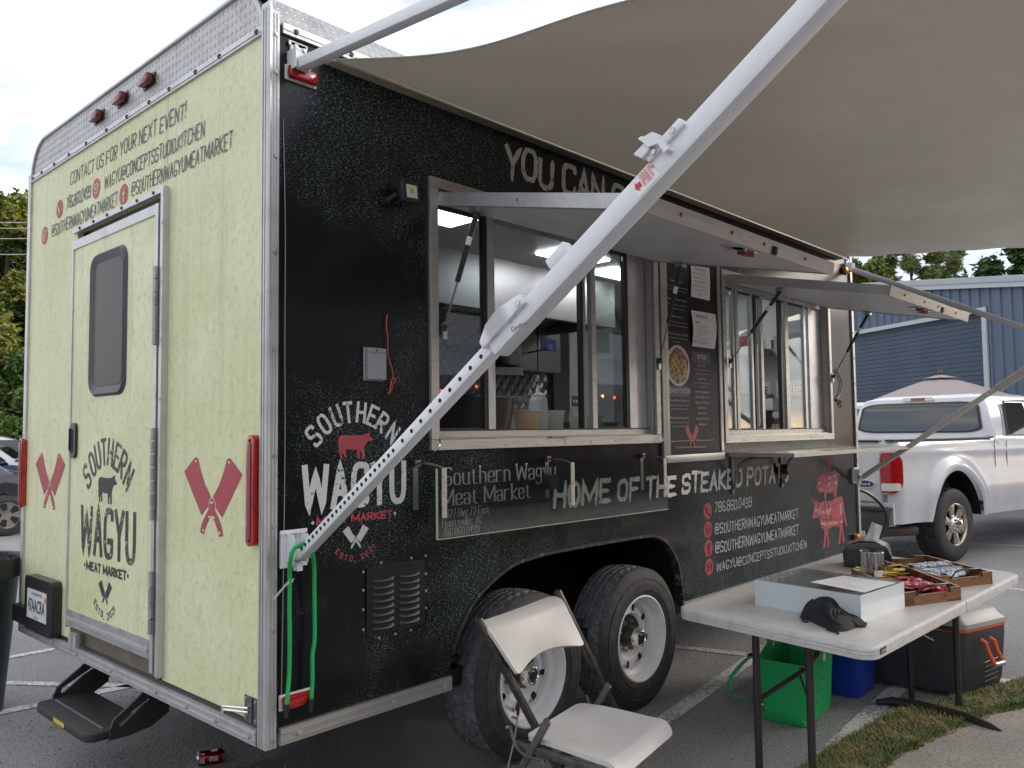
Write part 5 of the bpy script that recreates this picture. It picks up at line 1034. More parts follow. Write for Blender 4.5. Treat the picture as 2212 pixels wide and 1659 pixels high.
def gl(Z, a, b, ext0=0., ext1=0., w=.10):
    p_, q = G(*Z(*a)), G(*Z(*b)); d = (q-p_).normalized(); stripe(p_-d*ext0, q+d*ext1, w)
gl(Z5, (30, 1215), (345, 1150), .6, 3.0, .09); gl(Z5, (0, 985), (1060, 1010), 1.5, .6, .07); gl(Z5, (40, 790), (440, 715), 4, .5, .08)
gl(ZG, (60, 1180), (480, 880), .9, 1.1); gl(ZG, (60, 800), (500, 850), .1, .1, .09); gl(ZG, (1000, 1450), (1380, 1090), .6, .6, .1)
gl(ZG, (2080, 1010), (2212, 1030), .1, 2, .09); gl(ZG, (1960, 150), (2200, 160), 3, 6, .1); gl(ZG, (2140, 432), (2212, 440), 1, 3, .08)
# sidewalk and grass strip
up_l = [(1700, 1695), (1752, 1659), (1841, 1601), (1933.7, 1549.7), (2070.8, 1512), (2212, 1474), (2330, 1445)]; lo_l = [(1880, 1690), (1933.7, 1642), (1988.5, 1614.8), (2139, 1549.7), (2212, 1532.5), (2330, 1505)]
UP = [G(*q) for q in up_l]; LO = [G(*q) for q in lo_l]; UP[0:0] = [UP[0]+(UP[0]-UP[1])*4]; LO[0:0] = [LO[0]+(LO[0]-LO[1])*4]; UP.append(UP[-1]+(UP[-1]-UP[-3])*5); LO.append(LO[-1]+(LO[-1]-LO[-3])*5)
CONC = mat('rough_concrete', (.30, .28, .26), .9, 0); t, p = nodes_of(CONC); src = mapping(t, (1, 1, 1)); c1_ = tex(t, 'ShaderNodeTexNoise', 55, src, 5, .7); c2_ = tex(t, 'ShaderNodeTexNoise', 2.5, src, 5, .6); c = mixcol(t, rng(t, c2_, .35, .7), (.29, .27, .25), (.40, .37, .32)); c = mixcol(t, rng(t, c1_, .5, .68), c, (.16, .145, .13)); t.links.new(c, p.inputs['Base Color']); bumpn(t, p, c1_, .6, .012)
pts = [Vector((q.x, q.y, .008)) for q in LO]+[Vector((LO[-1].x+3, LO[-1].y-4, .008)), Vector((LO[0].x-3, LO[0].y-6, .008))]
tag(MB().prism(pts, (0, 0, .012)).build('sidewalk', CONC, None), kind='structure')
SOIL = mat('soil', (.12, .10, .065), .95, 0, var=(20, (.07, .06, .04), .4, .7)); n = len(UP)
def lerpl(Lst, f_):
    s_ = f_*(len(Lst)-1); i = min(int(s_), len(Lst)-2); return Lst[i].lerp(Lst[i+1], s_-i)
tag(MB().grid(lambda i, j: lerpl(UP, i/40).lerp(lerpl(LO, i/40), j/3)+Vector((0, 0, .006+.012*(j in (1, 2)))), 41, 4).build('soil_strip', SOIL, None, fix=False), kind='structure')
GR = mat('grass_blade', (.065, .105, .022), .6, 0); t, p = nodes_of(GR); src = mapping(t, (1, 1, 1)); g_ = tex(t, 'ShaderNodeTexNoise', 7, src, 4, .6); gq = tex(t, 'ShaderNodeTexNoise', 90, src, 2, .5)
c = mixcol(t, rng(t, g_, .40, .58), (.10, .17, .035), (.33, .27, .11)); c = mixcol(t, rng(t, gq, .5, .7), c, (.40, .34, .17)); t.links.new(c, p.inputs['Base Color'])
vs = []; fs = []; rg = random.Random(3)
for _ in range(52000):
    f_ = rg.random()**.9; g = rg.random()*1.16-.08
    g += .10*noise.noise(Vector((f_*60, 0, 0)))
    q = lerpl(UP, .06+f_*.86).lerp(lerpl(LO, .06+f_*.86), g)
    den = noise.noise(Vector((q.x*5, q.y*5, 0)))
    if rg.random() > .75+den: continue
    h = (.014+.026*rg.random())*(1 if 0 < g < 1 else .6); a = rg.random()*6.28; w = .0016+.0012*rg.random(); lx, ly = cos(a)*h*(.3+rg.random()*.9), sin(a)*h*(.3+rg.random()*.9); k = len(vs)
    b_ = Vector((q.x, q.y, .012)); n_ = Vector((-sin(a), cos(a), 0))*w
    vs += [b_-n_, b_+n_, b_+Vector((lx*.45, ly*.45, h*.7))+n_*.7, b_+Vector((lx*.45, ly*.45, h*.7))-n_*.7, b_+Vector((lx, ly, h))]; fs += [(k, k+1, k+2, k+3), (k+3, k+2, k+4)]
me = bpy.data.meshes.new('grass'); me.from_pydata(vs, [], fs); me.materials.append(GR); go = bpy.data.objects.new('grass', me); COL.objects.link(go)
tag(go, 'strip of short green and straw coloured grass between asphalt and sidewalk', 'grass', kind='stuff')
# loose grit on the asphalt
gm = MB(); rg = random.Random(11)
for _ in range(2600):
    x, y = rg.uniform(-.9, 4.5), rg.uniform(-1.3, 3.2)
    if rg.random() < .5: x, y = rg.uniform(-.3, 1.6), rg.uniform(.6, 2.8)
    s_ = .003+.006*rg.random()**3; q = Vector((x, y, s_*.3)); gm.add([q+Vector((s_, 0, 0)), q+Vector((0, s_*rg.uniform(.6, 1), 0)), q+Vector((-s_, 0, 0)), q+Vector((0, -s_, 0)), q+Vector((0, 0, s_*.8))], [(0, 1, 4), (1, 2, 4), (2, 3, 4), (3, 0, 4)])
tag(gm.build('grit', mat('grit', (.20, .19, .18), .9, 0, var=(8, (.35, .33, .3), .45, .6)), None, fix=False), 'small stones scattered over the grey asphalt', 'gravel', kind='stuff')
# ================================================================= TABLE
TZ = .735; MBT = Vector
QC = [Vector((1.58, -1.495, 0)), Vector((3.69, -1.565, 0)), Vector((3.96, -.53, 0)), Vector((1.745, -.565, 0))]
def tq(u_, v_, z=TZ): return QC[0].lerp(QC[1], u_).lerp(QC[3].lerp(QC[2], u_), v_)+Vector((0, 0, z))
tb = thing('folding_table', 'grey white plastic folding table with dark tube legs beside the trailer', 'table', (2.75, -1.03, 0))
TBM = mat('table_plastic', (.56, .54, .52), .42, 0, var=(6, (.47, .455, .44), .45, .7), bump=(260, .06)); TBE = mat('table_edge', (.60, .60, .59), .45, 0, var=(22, (.47, .45, .42), .5, .75))
ol = [(a/2.2+.5, b/1.0+.5) for a, b in rrect(2.2, 1.0, .075, 6)]
def ring(ins_, z): # outline shrunk by ins_
    return [tq(.5+(a-.5)*(1-ins_/1.1), .5+(b-.5)*(1-ins_/.5), z) for a, b in ol]
prof_ = [(.012, TZ), (.003, TZ-.004), (0, TZ-.010), (0, TZ-.018), (.003, TZ-.0195), (0, TZ-.021), (0, TZ-.031), (.003, TZ-.0325), (0, TZ-.034), (.001, TZ-.048), (.012, TZ-.052)]
mb = MB(); n = len(ol); vs = []; [vs.extend(ring(*q)) for q in prof_]; mb.add(vs, [(j*n+k, j*n+(k+1) % n, (j+1)*n+(k+1) % n, (j+1)*n+k) for j in range(len(prof_)-1) for k in range(n)]+[tuple(range((len(prof_)-1)*n, len(prof_)*n))])
mb.build('table_rim', TBE, tb, smooth=True, fix=False)
tops = ring(.012, TZ); MB().prism(tops, (0, 0, -.004)).build('table_top', TBM, tb)
a, b = tq(.535, .0, TZ-.026), tq(.535, 1, TZ-.026); MB().box((a.x-.0015, a.y-.0006, TZ-.05), (a.x+.0015, a.y+.002, TZ-.003)).build('fold_seam', SEAM, tb); 
a2_, b2_ = tq(.535, .01, TZ+.0004), tq(.535, .99, TZ+.0004); MB().add([a2_-X*.001, a2_+X*.001, b2_+X*.001, b2_-X*.001], [(0, 1, 2, 3)]).build('fold_seam', SEAM, tb, fix=False)
LEG = mat('leg_bronze', (.045, .040, .038), .42, .3, var=(30, (.03, .027, .025), .5, .7))
def tube_(pts, r, nm, m=LEG, par=tb, n=12): return MB().tube(pts, r, n).build(nm, m, par, smooth=True)
for (x, y) in ((1.82, -.92), (1.80, -1.164), (3.406, -1.30), (3.415, -1.056)): tube_([(x, y, .02), (x, y, .692)], .0165, 'leg')
for x, ys in ((3.41, (-1.56, -.90)), (1.81, (-1.37, -.71))):
    y0_, y1_ = ys; mb = MB(); pts = [Vector((x, y0_-.0, .012)), Vector((x, y0_+.10, .022)), Vector((x, y0_+.22, .032)), Vector((x, y1_-.22, .032)), Vector((x, y1_-.10, .022)), Vector((x, y1_, .012))] if x < 2 else [G(*ZK(2045, 1003), .012), G(*ZK(1960, 960), .022), G(*ZK(1800, 890), .035), G(*ZK(1400, 790), .035), G(*ZK(1240, 770), .025), G(*ZK(1125, 778), .014)]
    mb.tube(pts, [.014, .024, .026, .026, .024, .016], 10); mb.build('foot_bar', LEG, tb, smooth=True)
tube_([(1.82, -.905, .36), (2.10, -.99, .44), (2.22, -1.02, .50), (2.55, -1.04, .69)], .011, 'folding_brace'); tube_([(1.80, -1.18, .30), (1.93, -1.11, .36), (2.10, -.99, .43)], .005, 'brace_rod')
MB().lathe([(.018+.003*cos(a), .003*sin(a)) for a in [2*pi*k/6 for k in range(6)]], Matrix.Translation((2.12, -.995, .45)) @ Matrix.Rotation(1.2, 4, 'Y'), 16, closed=True).build('locking_ring', CHROME, tb, smooth=True, fix=False)
tube_([(3.40, -1.18, .36), (3.1, -1.1, .5), (2.85, -1.04, .69)], .011, 'folding_brace')
for (x, y, z) in ((1.82, -.94, .36), (1.80, -1.183, .30), (3.40, -1.318, .52)): MB().cyl((x, y, z), (x, y-.006, z), .006, 8).build('rivet', ZINC, tb)
a = B(*ZG(1290, 792), 0) if False else G(*ZG(1292, 792), TZ-.03)
d_ = (QC[1]-QC[0]).normalized(); e_ = QC[0]+d_*.075+Vector((0, -.003, TZ-.034)); MB().hexa([e_, e_+d_*.055, e_+d_*.055+Y*.002, e_+Y*.002], [e_+Zv*.022, e_+d_*.055+Zv*.022, e_+d_*.055+Zv*.022+Y*.002, e_+Zv*.022+Y*.002]).build('maker_badge', INK, tb); ftext('LIFETIME', e_+d_*.004+Zv*.005-Y*.0005, d_, Zv, .046, .011, tb, PAPER, 'badge_lettering')
# ================================================================= THINGS ON THE TABLE
WB_ = mat('white_acrylic', (.66, .72, .75), .25, 0, coat=.2); LID = clear_mat('clear_lid', (.95, .96, .96), 1.6, .12)
c0 = Vector((1.962, -1.322, TZ)); c1 = Vector((2.389, -1.361, TZ)); c3 = Vector((2.02, -.823, TZ)); c2 = c1+(c3-c0); hB = .113
bx_ = thing('display_box', 'low white acrylic box with a clear lid on the table', 'box', ((c0+c2)/2))
cs_ = [c0, c1, c2, c3]; cen = (c0+c2)/2
for k in range(4):
    a, b = cs_[k], cs_[(k+1) % 4]; ia, ib = a.lerp(cen, .02), b.lerp(cen, .02); MB().hexa([a, b, ib, ia], [q+Zv*hB for q in (a, b, ib, ia)]).build('side_wall', WB_, bx_)
MB().prism([q.lerp(cen, .021)+Zv*.001 for q in cs_], (0, 0, .005)).build('base', WB_, bx_)
MB().prism([q.lerp(cen, .004)+Zv*(hB+.0005) for q in cs_], (0, 0, .004)).build('clear_lid', LID, bx_)
MB().prism([q.lerp(cen, .03)+Zv*(hB-.02) for q in cs_], (0, 0, .003)).build('inner_tray', mat('inner_grey', (.50, .52, .53), .35), bx_)
zp = TZ+hB+.006; P = [G(*ZTT(*q), zp) for q in ((200, 530), (790, 607), (440, 718), (395, 712), (-170, 600))]; P = [P[0], P[1], P[2], P[4]]
pm = MB(); pm.grid(lambda i, j: P[0].lerp(P[1], j/8).lerp(P[3].lerp(P[2], j/8), i/6)+Zv*(.0008+.0012*sin(i*1.1)*sin(j*.7)), 7, 9); po = pm.build('paper_notice', PAPER, None, smooth=True, fix=False); tag(po, 'white sheet headed Special Selections lying on the clear box lid', 'paper')
ux_ = (P[1]-P[0]).normalized(); uy_ = (P[0]-P[3]).normalized(); 
def ptx(tx, f_, g_, w, h): ftext(tx, P[3].lerp(P[0], g_).lerp(P[2].lerp(P[1], g_), f_)+Zv*.0028, ux_, Zv.cross(ux_), w, h, po, INK, 'notice_lettering', bold=.01)
PU = (P[2]-P[3]); 
for k, (tx, w, h, off_) in enumerate((('SPECIAL SELECTIONS', .12, .014, .25), ('FOOD MARKET - 18', .10, .011, .08), ('served with smoked potatoes and seasonal', .20, .006, .08), ('vegetables with bread and butter today', .19, .006, .08), ('ask about our dessert', .10, .006, .08), ('or anything else on the board', .14, .007, .3), ('THERE CAN BE NO SUBSTITUTIONS', .20, .010, .15))):
    q = P[0].lerp(P[3], .12+k*.12); q2 = P[1].lerp(P[2], .12+k*.12); base = q.lerp(q2, off_); dx = (q2-q).normalized(); ftext(tx, base+Zv*.003, dx, Zv.cross(dx), w, h, po, INK, 'notice_lettering', bold=.01)
# crumpled black cloth
CLOTH = mat('black_cloth', (.020, .020, .024), .85, 0, bump=(320, .25)); ZQ = zone(2900, 2180, 3500, 2212)
ol_ = [(935, 760), (955, 690), (1110, 590), (1400, 598), (1545, 640), (1680, 810), (1880, 1010), (1740, 1080), (1540, 1135), (1310, 1100), (1110, 1000), (960, 960), (930, 920)]
cc = G(*ZQ(1330, 960), TZ); base = [G(*ZQ(*q), TZ+z_) for q, z_ in zip(ol_, (.03, .05, .085, .09, .07, .05, .004, .0, .0, .0, .0, .0, .01))]
base = [Vector((q.x, q.y, TZ)).lerp(cc, .0) for q in base]
NB = 72; bl = bez(base+[base[0]], 12)[:-1]; n = len(bl)
def clothP(i, j):
    f_ = j/22; q = bl[i].lerp(cc+Vector((.03, .02, 0)), f_); e_ = 1-(1-f_)**2.4; th = 2*pi*i/n
    h = .088*e_*(.78+.35*noise.noise(Vector((q.x*9, q.y*9, 1)))); fold = .014*sin(46*(q.x*.55+q.y*.85)+8*noise.noise(Vector((q.x*6, q.y*6, 3))))*e_+.010*noise.noise(Vector((q.x*24, q.y*24, 5)))*e_
    return Vector((q.x+.008*noise.noise(Vector((th*2, f_*4, 2))), q.y+.008*noise.noise(Vector((th*2, f_*4, 7))), TZ+.002+max(0, h+fold)))
cl = MB().grid(clothP, n, 23, closed_u=True).build('black_cloth', CLOTH, None, smooth=True, fix=False); tag(cl, 'crumpled black apron lying in front of the white box', 'apron')
rc = G(*ZQ(1420, 980), TZ+.02); sp = MB()
for k, rr in enumerate((.058, .040, .022)):
    sp.tube([rc+Vector((rr*cos(a)*1.0+.01*k, rr*sin(a)*.55-.022+.0*k, .006+.028*sin(a)*.9+.010)) for a in [2*pi*q/20 for q in range(20)]], .0085, 7, closed=True)
o = sp.build('rolled_fold', CLOTH, cl, smooth=True)
MB().tube(bez([G(*ZQ(930, 915), TZ+.012), G(*ZQ(960, 960), TZ+.008), G(*ZQ(985, 985), TZ+.004), G(*ZQ(1050, 990), TZ+.004)], 4), .004, 6).tube(bez([G(*ZQ(1310, 1100), TZ+.006), G(*ZQ(1400, 1130), TZ+.004), G(*ZQ(1475, 1145), TZ+.004), G(*ZQ(1468, 1168), TZ+.003)], 4), .004, 6).tube(bez([G(*ZQ(1700, 980), TZ+.02), G(*ZQ(1760, 1050), TZ+.006), G(*ZQ(1850, 1050), TZ+.005), G(*ZQ(1880, 1010), TZ+.01)], 4), .006, 6).build('apron_string', CLOTH, cl, smooth=True)
# clear ribbed cup holder
cu = thing('cutlery_holder', 'clear ribbed plastic cup with a printed card behind the white box', 'cup', (2.86, -1.06, TZ)); R_ = .052; hc = .165
cq = Vector((2.86, -1.06, TZ)); mb = MB(); mb.grid(lambda i, j: cq+Vector(((R_+.004*cos(16*2*pi*i/96)+(.004*j/5))*cos(2*pi*i/96), (R_+.004*cos(16*2*pi*i/96)+.004*j/5)*sin(2*pi*i/96), hc*j/5*(1+(.04*abs(sin(2*2*pi*i/96)) if j == 5 else 0)))), 96, 6, closed_u=True); mb.build('ribbed_wall', CUPM, cu, smooth=True, fix=False)
mb = MB(); mb.grid(lambda i, j: cq+Vector(((R_-.006)*cos(2*pi*i/64), (R_-.006)*sin(2*pi*i/64), .006+(hc-.012)*j/4)), 64, 5, closed_u=True); mb.build('inner_wall', CUPM, cu, smooth=True, fix=False)
MB().cyl(cq+Zv*.001, cq+Zv*.006, R_-.002, 32).build('cup_base', CUPM, cu); MB().tube(ell(cq+Zv*(hc+.002), X, Y, R_+.006, R_+.006, 48), .0022, 6, closed=True).build('cup_rim', CUPM, cu, smooth=True)
mb = MB(); a0 = math.atan2(CAM.y-cq.y, CAM.x-cq.x); mb.grid(lambda i, j: cq+Vector(((R_+.0062+.0015)*cos(a0+.15+.9*i/8), (R_+.0077)*sin(a0+.15+.9*i/8), .004+.075*j)), 9, 2); mb.build('printed_card', PAPER, cu, smooth=True, fix=False)
an_ = [a0+.55+.5*k/6 for k in range(7)]; YP = mat('print_yellow', (.75, .52, .03), .5)
MB().tube([cq+Vector(((R_+.010)*cos(a), (R_+.010)*sin(a), .040+.018*(k/6)**1.5)) for k, a in enumerate(an_)], .0018, 5).build('card_print', mat('print_maroon', (.10, .01, .015), .5), cu); MB().tube([cq+Vector(((R_+.010)*cos(a), (R_+.010)*sin(a), .030+.016*(k/6)**1.5)) for k, a in enumerate(an_)], .0042, 5).build('card_print', YP, cu)
# wooden trays
WOOD = mat('acacia_wood', (.17, .075, .035), .45, 0); t, p = nodes_of(WOOD); src = mapping(t, (7, 40, 60)); w1_ = tex(t, 'ShaderNodeTexNoise', 1.3, src, 5, .6); s3 = mapping(t, (9, 9, 22)); vo = t.nodes.new('ShaderNodeTexVoronoi'); vo.inputs['Scale'].default_value = 1.; t.links.new(s3, vo.inputs[0]); sp_ = t.nodes.new('ShaderNodeSeparateColor'); t.links.new(vo.outputs['Color'], sp_.inputs[0])
c = mixcol(t, sp_.outputs[0], (.12, .05, .025), (.30, .14, .06)); c = mixcol(t, mul(t, rng(t, w1_, .5, .7), .5), c, (.06, .028, .016)); t.links.new(c, p.inputs['Base Color'])
WTOP = mat('pale_wood_edge', (.46, .33, .22), .5, 0, var=(18, (.34, .22, .13), .4, .7)); WFL = mat('tray_floor', (.42, .27, .17), .5, 0, var=(14, (.30, .18, .10), .4, .7))
def tray(nr, fr_, fl_, nl, label, H=.062):
    tr = thing('wooden_tray', label, 'tray', (nr+fl_)/2, 'wooden trays on the table'); C4 = [nr, fr_, fl_, nl]; cen = sum(C4, Vector())/4
    MB().prism([q.lerp(cen, .02)+Zv*.001 for q in C4], (0, 0, .008)).build('tray_floor', WFL, tr)
    for k in range(4):
        a, b = C4[k], C4[(k+1) % 4]; L_ = (b-a).length; n_ = (cen-(a+b)/2); d = (b-a).normalized(); n_ = (n_-d*n_.dot(d)).normalized()*.012
        if k in (1, 3):   # short walls with a dropped middle
            pr_ = [(0, 0), (1, 0), (1, H), (.80, H), (.76, H*.72), (.24, H*.72), (.20, H), (0, H)]
            P_ = [a+(b-a)*u_+Zv*v_ for u_, v_ in pr_]; o = MB().prism(P_, n_).build('tray_wall', WOOD, tr)
            for u0_, u1_, v_ in ((.0, .20, H), (.24, .76, H*.72), (.8, 1, H)): MB().prism([a+(b-a)*u0_+Zv*(v_+.0004), a+(b-a)*u1_+Zv*(v_+.0004), a+(b-a)*u1_+n_+Zv*(v_+.0004), a+(b-a)*u0_+n_+Zv*(v_+.0004)], (0, 0, .0008)).build('pale_edge', WTOP, tr)
        else:
            a_, b_ = a+d*.0125, b-d*.0125; MB().hexa([a_, b_, b_+n_, a_+n_], [q+Zv*H for q in (a_, b_, b_+n_, a_+n_)]).build('tray_wall', WOOD, tr); MB().hexa([q+Zv*(H+.0003) for q in (a_, b_, b_+n_, a_+n_)], [q+Zv*(H+.0012) for q in (a_, b_, b_+n_, a_+n_)]).build('pale_edge', WTOP, tr)
        if k in (1, 3):
            m_ = (a+b)/2; ww = L_*.30; MB().tube([m_-d*ww+Zv*(H*.72), m_-d*ww*.8-n_*1.2+Zv*(H+.02), m_-d*ww*.6-n_*2+Zv*(H+.028), m_+d*ww*.6-n_*2+Zv*(H+.028), m_+d*ww*.8-n_*1.2+Zv*(H+.02), m_+d*ww+Zv*(H*.72)], .0042, 7).build('tray_handle', BLACKM, tr, smooth=True)
    return tr, C4
nr = Vector((2.72, -1.508, TZ)); nl = G(*ZTT(720, 800), TZ); nl = Vector((2.40, -1.36, TZ)); fr1 = Vector((3.22, -1.08, TZ)); fl1 = fr1+(nl-nr)*.98
t1, q1 = tray(nr, fr1, fl1, nl, 'wooden tray nearest the white box, heaped with red and yellow packets')
nr2 = Vector((3.252, -1.522, TZ)); nl2 = G(*ZTT(1330, 640), TZ); fr2 = Vector((3.62, -1.10, TZ)); nl2 = Vector((2.93, -1.36, TZ)); fl2 = fr2+(nl2-nr2)*.85
t2, q2_ = tray(nr2, fr2, fl2+Vector((.04, .12, 0)), nl2, 'wooden tray at the far end holding wrapped checked napkins')
def inq(C4, u_, v_): return C4[3].lerp(C4[0], u_).lerp(C4[2].lerp(C4[1], u_), v_)
rg = random.Random(5)
REDP = mat('red_packet_foil', (.50, .012, .045), .22, .35, var=(55, (.62, .12, .16), .48, .62), bump=(60, .5)); YELP = mat('yellow_packet', (.72, .50, .01), .28, .1, var=(50, (.5, .34, .01), .5, .7), bump=(50, .4)); PWH = mat('packet_white', (.72, .66, .66), .3)
def packet(C4, u_, v_, z, m, Lp, Wp, nm, label, grp, cat, cre=.3):
    c_ = inq(C4, u_, v_); a = rg.uniform(0, 6.28) if m is REDP else rg.uniform(-.5, .5)+math.atan2((C4[0]-C4[1]).y, (C4[0]-C4[1]).x)+1.4
    tilt = Matrix.Rotation(a, 4, 'Z') @ Matrix.Rotation(rg.uniform(-cre, cre), 4, 'X') @ Matrix.Rotation(rg.uniform(-cre, cre), 4, 'Y')
    M = Matrix.Translation(c_+Zv*z) @ tilt; mb = MB()
    mb.grid(lambda i, j: M @ Vector((Lp*(i/6-.5), Wp*(j/4-.5), .0012+.0035*sin(pi*i/6)*sin(pi*j/4))), 7, 5); mb.grid(lambda i, j: M @ Vector((Lp*(i/6-.5), Wp*(j/4-.5), -.0012-.0035*sin(pi*i/6)*sin(pi*j/4))), 7, 5)
    o = mb.build(nm, m, None, smooth=True); tag(o, label, cat, grp)
    mb = MB()
    if m is REDP:
        c2_ = M @ Vector((0, 0, .0062)); ux2 = (M.to_3x3() @ X); uy2 = (M.to_3x3() @ Y); mb.add(ell(c2_, ux2, uy2, Wp*.17, Wp*.17, 10), [tuple(range(10))]); mb.build('packet_print', PWH, o, fix=False)
    else:
        mb.add([M @ Vector(q) for q in ((-Lp*.25, -Wp*.3, .0062), (Lp*.05, -Wp*.3, .0062), (Lp*.05, Wp*.3, .0062), (-Lp*.25, Wp*.3, .0062))], [(0, 1, 2, 3)]); mb.build('packet_print', INK, o, fix=False)
    return o
for k in range(96):
    v_ = rg.uniform(.05, .62); u_ = rg.uniform(.10, .90); hh = .012+.052*rg.random()*sin(pi*min(1, u_))**.5*sin(pi*min(1, max(.1, (v_+.15)/.8)))**.4
    packet(q1, u_, v_, hh, REDP, .075, .048, 'ketchup_packet', 'red foil ketchup packet in the heap at the near end of the tray', 'red packets heaped in the tray', 'sauce packet', .45)
for k in range(30):
    v_ = rg.uniform(.66, .93); u_ = rg.uniform(.12, .8); packet(q1, u_, v_, .015+.055*rg.random(), YELP, .125, .026, 'mustard_packet', 'long yellow mustard packet piled behind the red packets', 'yellow packets at the far end of the tray', 'sauce packet', .25)
# wrapped checked napkins
CHK = mat('checked_cloth', (.5, .52, .56), .6); t, p = nodes_of(CHK); src = mapping(t, (1, 1, 1)); ck = t.nodes.new('ShaderNodeTexChecker'); ck.inputs['Scale'].default_value = 38; t.links.new(src, ck.inputs[0]); ck.inputs[1].default_value = (.62, .65, .70, 1); ck.inputs[2].default_value = (.03, .04, .08, 1); t.links.new(ck.outputs[0], p.inputs['Base Color'])
WRP = clear_mat('cellophane', (.88, .9, .92), 1.7, .12)
for k, (u0_, v0_, z0_) in enumerate(((.30, .30, .03), (.52, .35, .042), (.72, .28, .03), (.50, .50, .055))):
    c_ = inq(q2_, u0_, v0_)+Zv*z0_; d = (q2_[0]-q2_[3]).normalized(); a = d if k % 2 else (d+Vector((.1, .25, 0))).normalized(); b = Zv.cross(a)
    o = MB().grid(lambda i, j: c_+a*(.23*(i/10-.5))+b*(.06*(j/6-.5))+Zv*(.010*sin(pi*j/6)+.004*sin(i*1.3+k)), 11, 7).grid(lambda i, j: c_+a*(.23*(i/10-.5))+b*(.06*(j/6-.5))-Zv*(.006*sin(pi*j/6)-.004*sin(i*1.3+k)), 11, 7).build('napkin_roll', CHK, None, smooth=True)
    tag(o, ('black and white checked napkin roll in clear wrap', )[0]+(' nearest the table edge' if k == 2 else ' at the left of the tray' if k == 0 else ' in the middle of the tray' if k == 1 else ' topmost of the bundle'), 'napkin', 'checked napkins in the far tray')
    MB().grid(lambda i, j: c_+a*(.28*(i/14-.5))+b*(.085*(j/8-.5))+Zv*(.018*sin(pi*j/8)+.006*noise.noise(Vector((i*.9, j*.9, k)))), 15, 9).build('clear_wrapper', WRP, o, smooth=True, fix=False)
# napkin dispenser with a paper napkin
BLK = mat('dispenser_black', (.018, .018, .020), .25, coat=.3); SLV = mat('dispenser_silver', (.42, .44, .42), .3, .7, var=(9, (.10, .11, .12), .45, .6))
dc = Vector((3.36, -.86, TZ)); dn_ = thing('napkin_dispenser', 'black and silver napkin dispenser behind the clear cup', 'napkin dispenser', dc)
fx = Vector((.28, -.96, 0)).normalized(); fy = Vector((.96, .28, 0)).normalized()
def dP(a, b, z): return dc+fx*a+fy*b+Zv*z
MB().prism([dP(a, -.05, b) for a, b in [(x_+.0, z_) for x_, z_ in rrect(.235, .135, .03, 5, 0, .068)]], fy*.015).build('front_plate', BLK, dn_, bevel=.004, smooth=True)
mb = MB(); pf = [(-.125, .0), (-.13, .08), (-.11, .125), (-.04, .15), (.05, .15), (.11, .125), (.13, .08), (.125, 0)]
mb.prism([dP(a, -.034, b) for a, b in pf], fy*.20); mb.build('dispenser_body', BLK, dn_, bevel=.01, smooth=True)
mb = MB(); mb.grid(lambda i, j: dP([-.12, -.105, -.04, .05, .105, .12][i]*.9, -.03+.17*j, [.10, .132, .155, .155, .132, .10][i]), 6, 2); mb.build('silver_cover', SLV, dn_, smooth=True, fix=False)
nb_ = [dP(-.01, .04, .155), dP(.06, .06, .150), dP(.085, .05, .235), dP(.03, .03, .262)]
mb = MB(); mb.grid(lambda i, j: nb_[0].lerp(nb_[3], i/8).lerp(nb_[1].lerp(nb_[2], i/8), j/5)+fy*(.012*sin(j*1.4+i*.3)), 9, 6); no_ = mb.build('paper_napkin', PAPER, None, smooth=True, fix=False); tag(no_, 'white paper napkin standing up out of the black dispenser', 'napkin')
# ================================================================= FOLDING CHAIR
CHP = mat('chair_plastic', (.60, .58, .56), .38, 0, var=(5, (.52, .50, .485), .45, .7), bump=(300, .06)); CHL = mat('chair_leg_bronze', (.13, .125, .12), .38, .5, var=(25, (.06, .056, .052), .4, .7))
chr_ = thing('folding_chair', 'white plastic folding chair with bronze metal legs in front of the trailer wheels', 'chair', (.94, -.72, 0))
ST_ = [G(*ZC(1925, 1275), .445), G(*ZC(1500, 1625), .445), G(*ZC(740, 1400), .435), G(*ZC(1165, 1140), .435)]   # front far, front near, back near, back far
def stp(u_, v_, z=0): # u: back->front, v: near->far
    q = ST_[2].lerp(ST_[1], u_).lerp(ST_[3].lerp(ST_[0], u_), v_); dish = -.022*(sin(pi*min(1, v_*1.0)))*sin(pi*min(1, u_*1.05))**.7; wv = .012*sin(pi*u_*1.6+.3); fr_ = -.045*max(0, (u_-.86)/.14)**2
    return q+Zv*(dish+wv*.4+fr_+z)
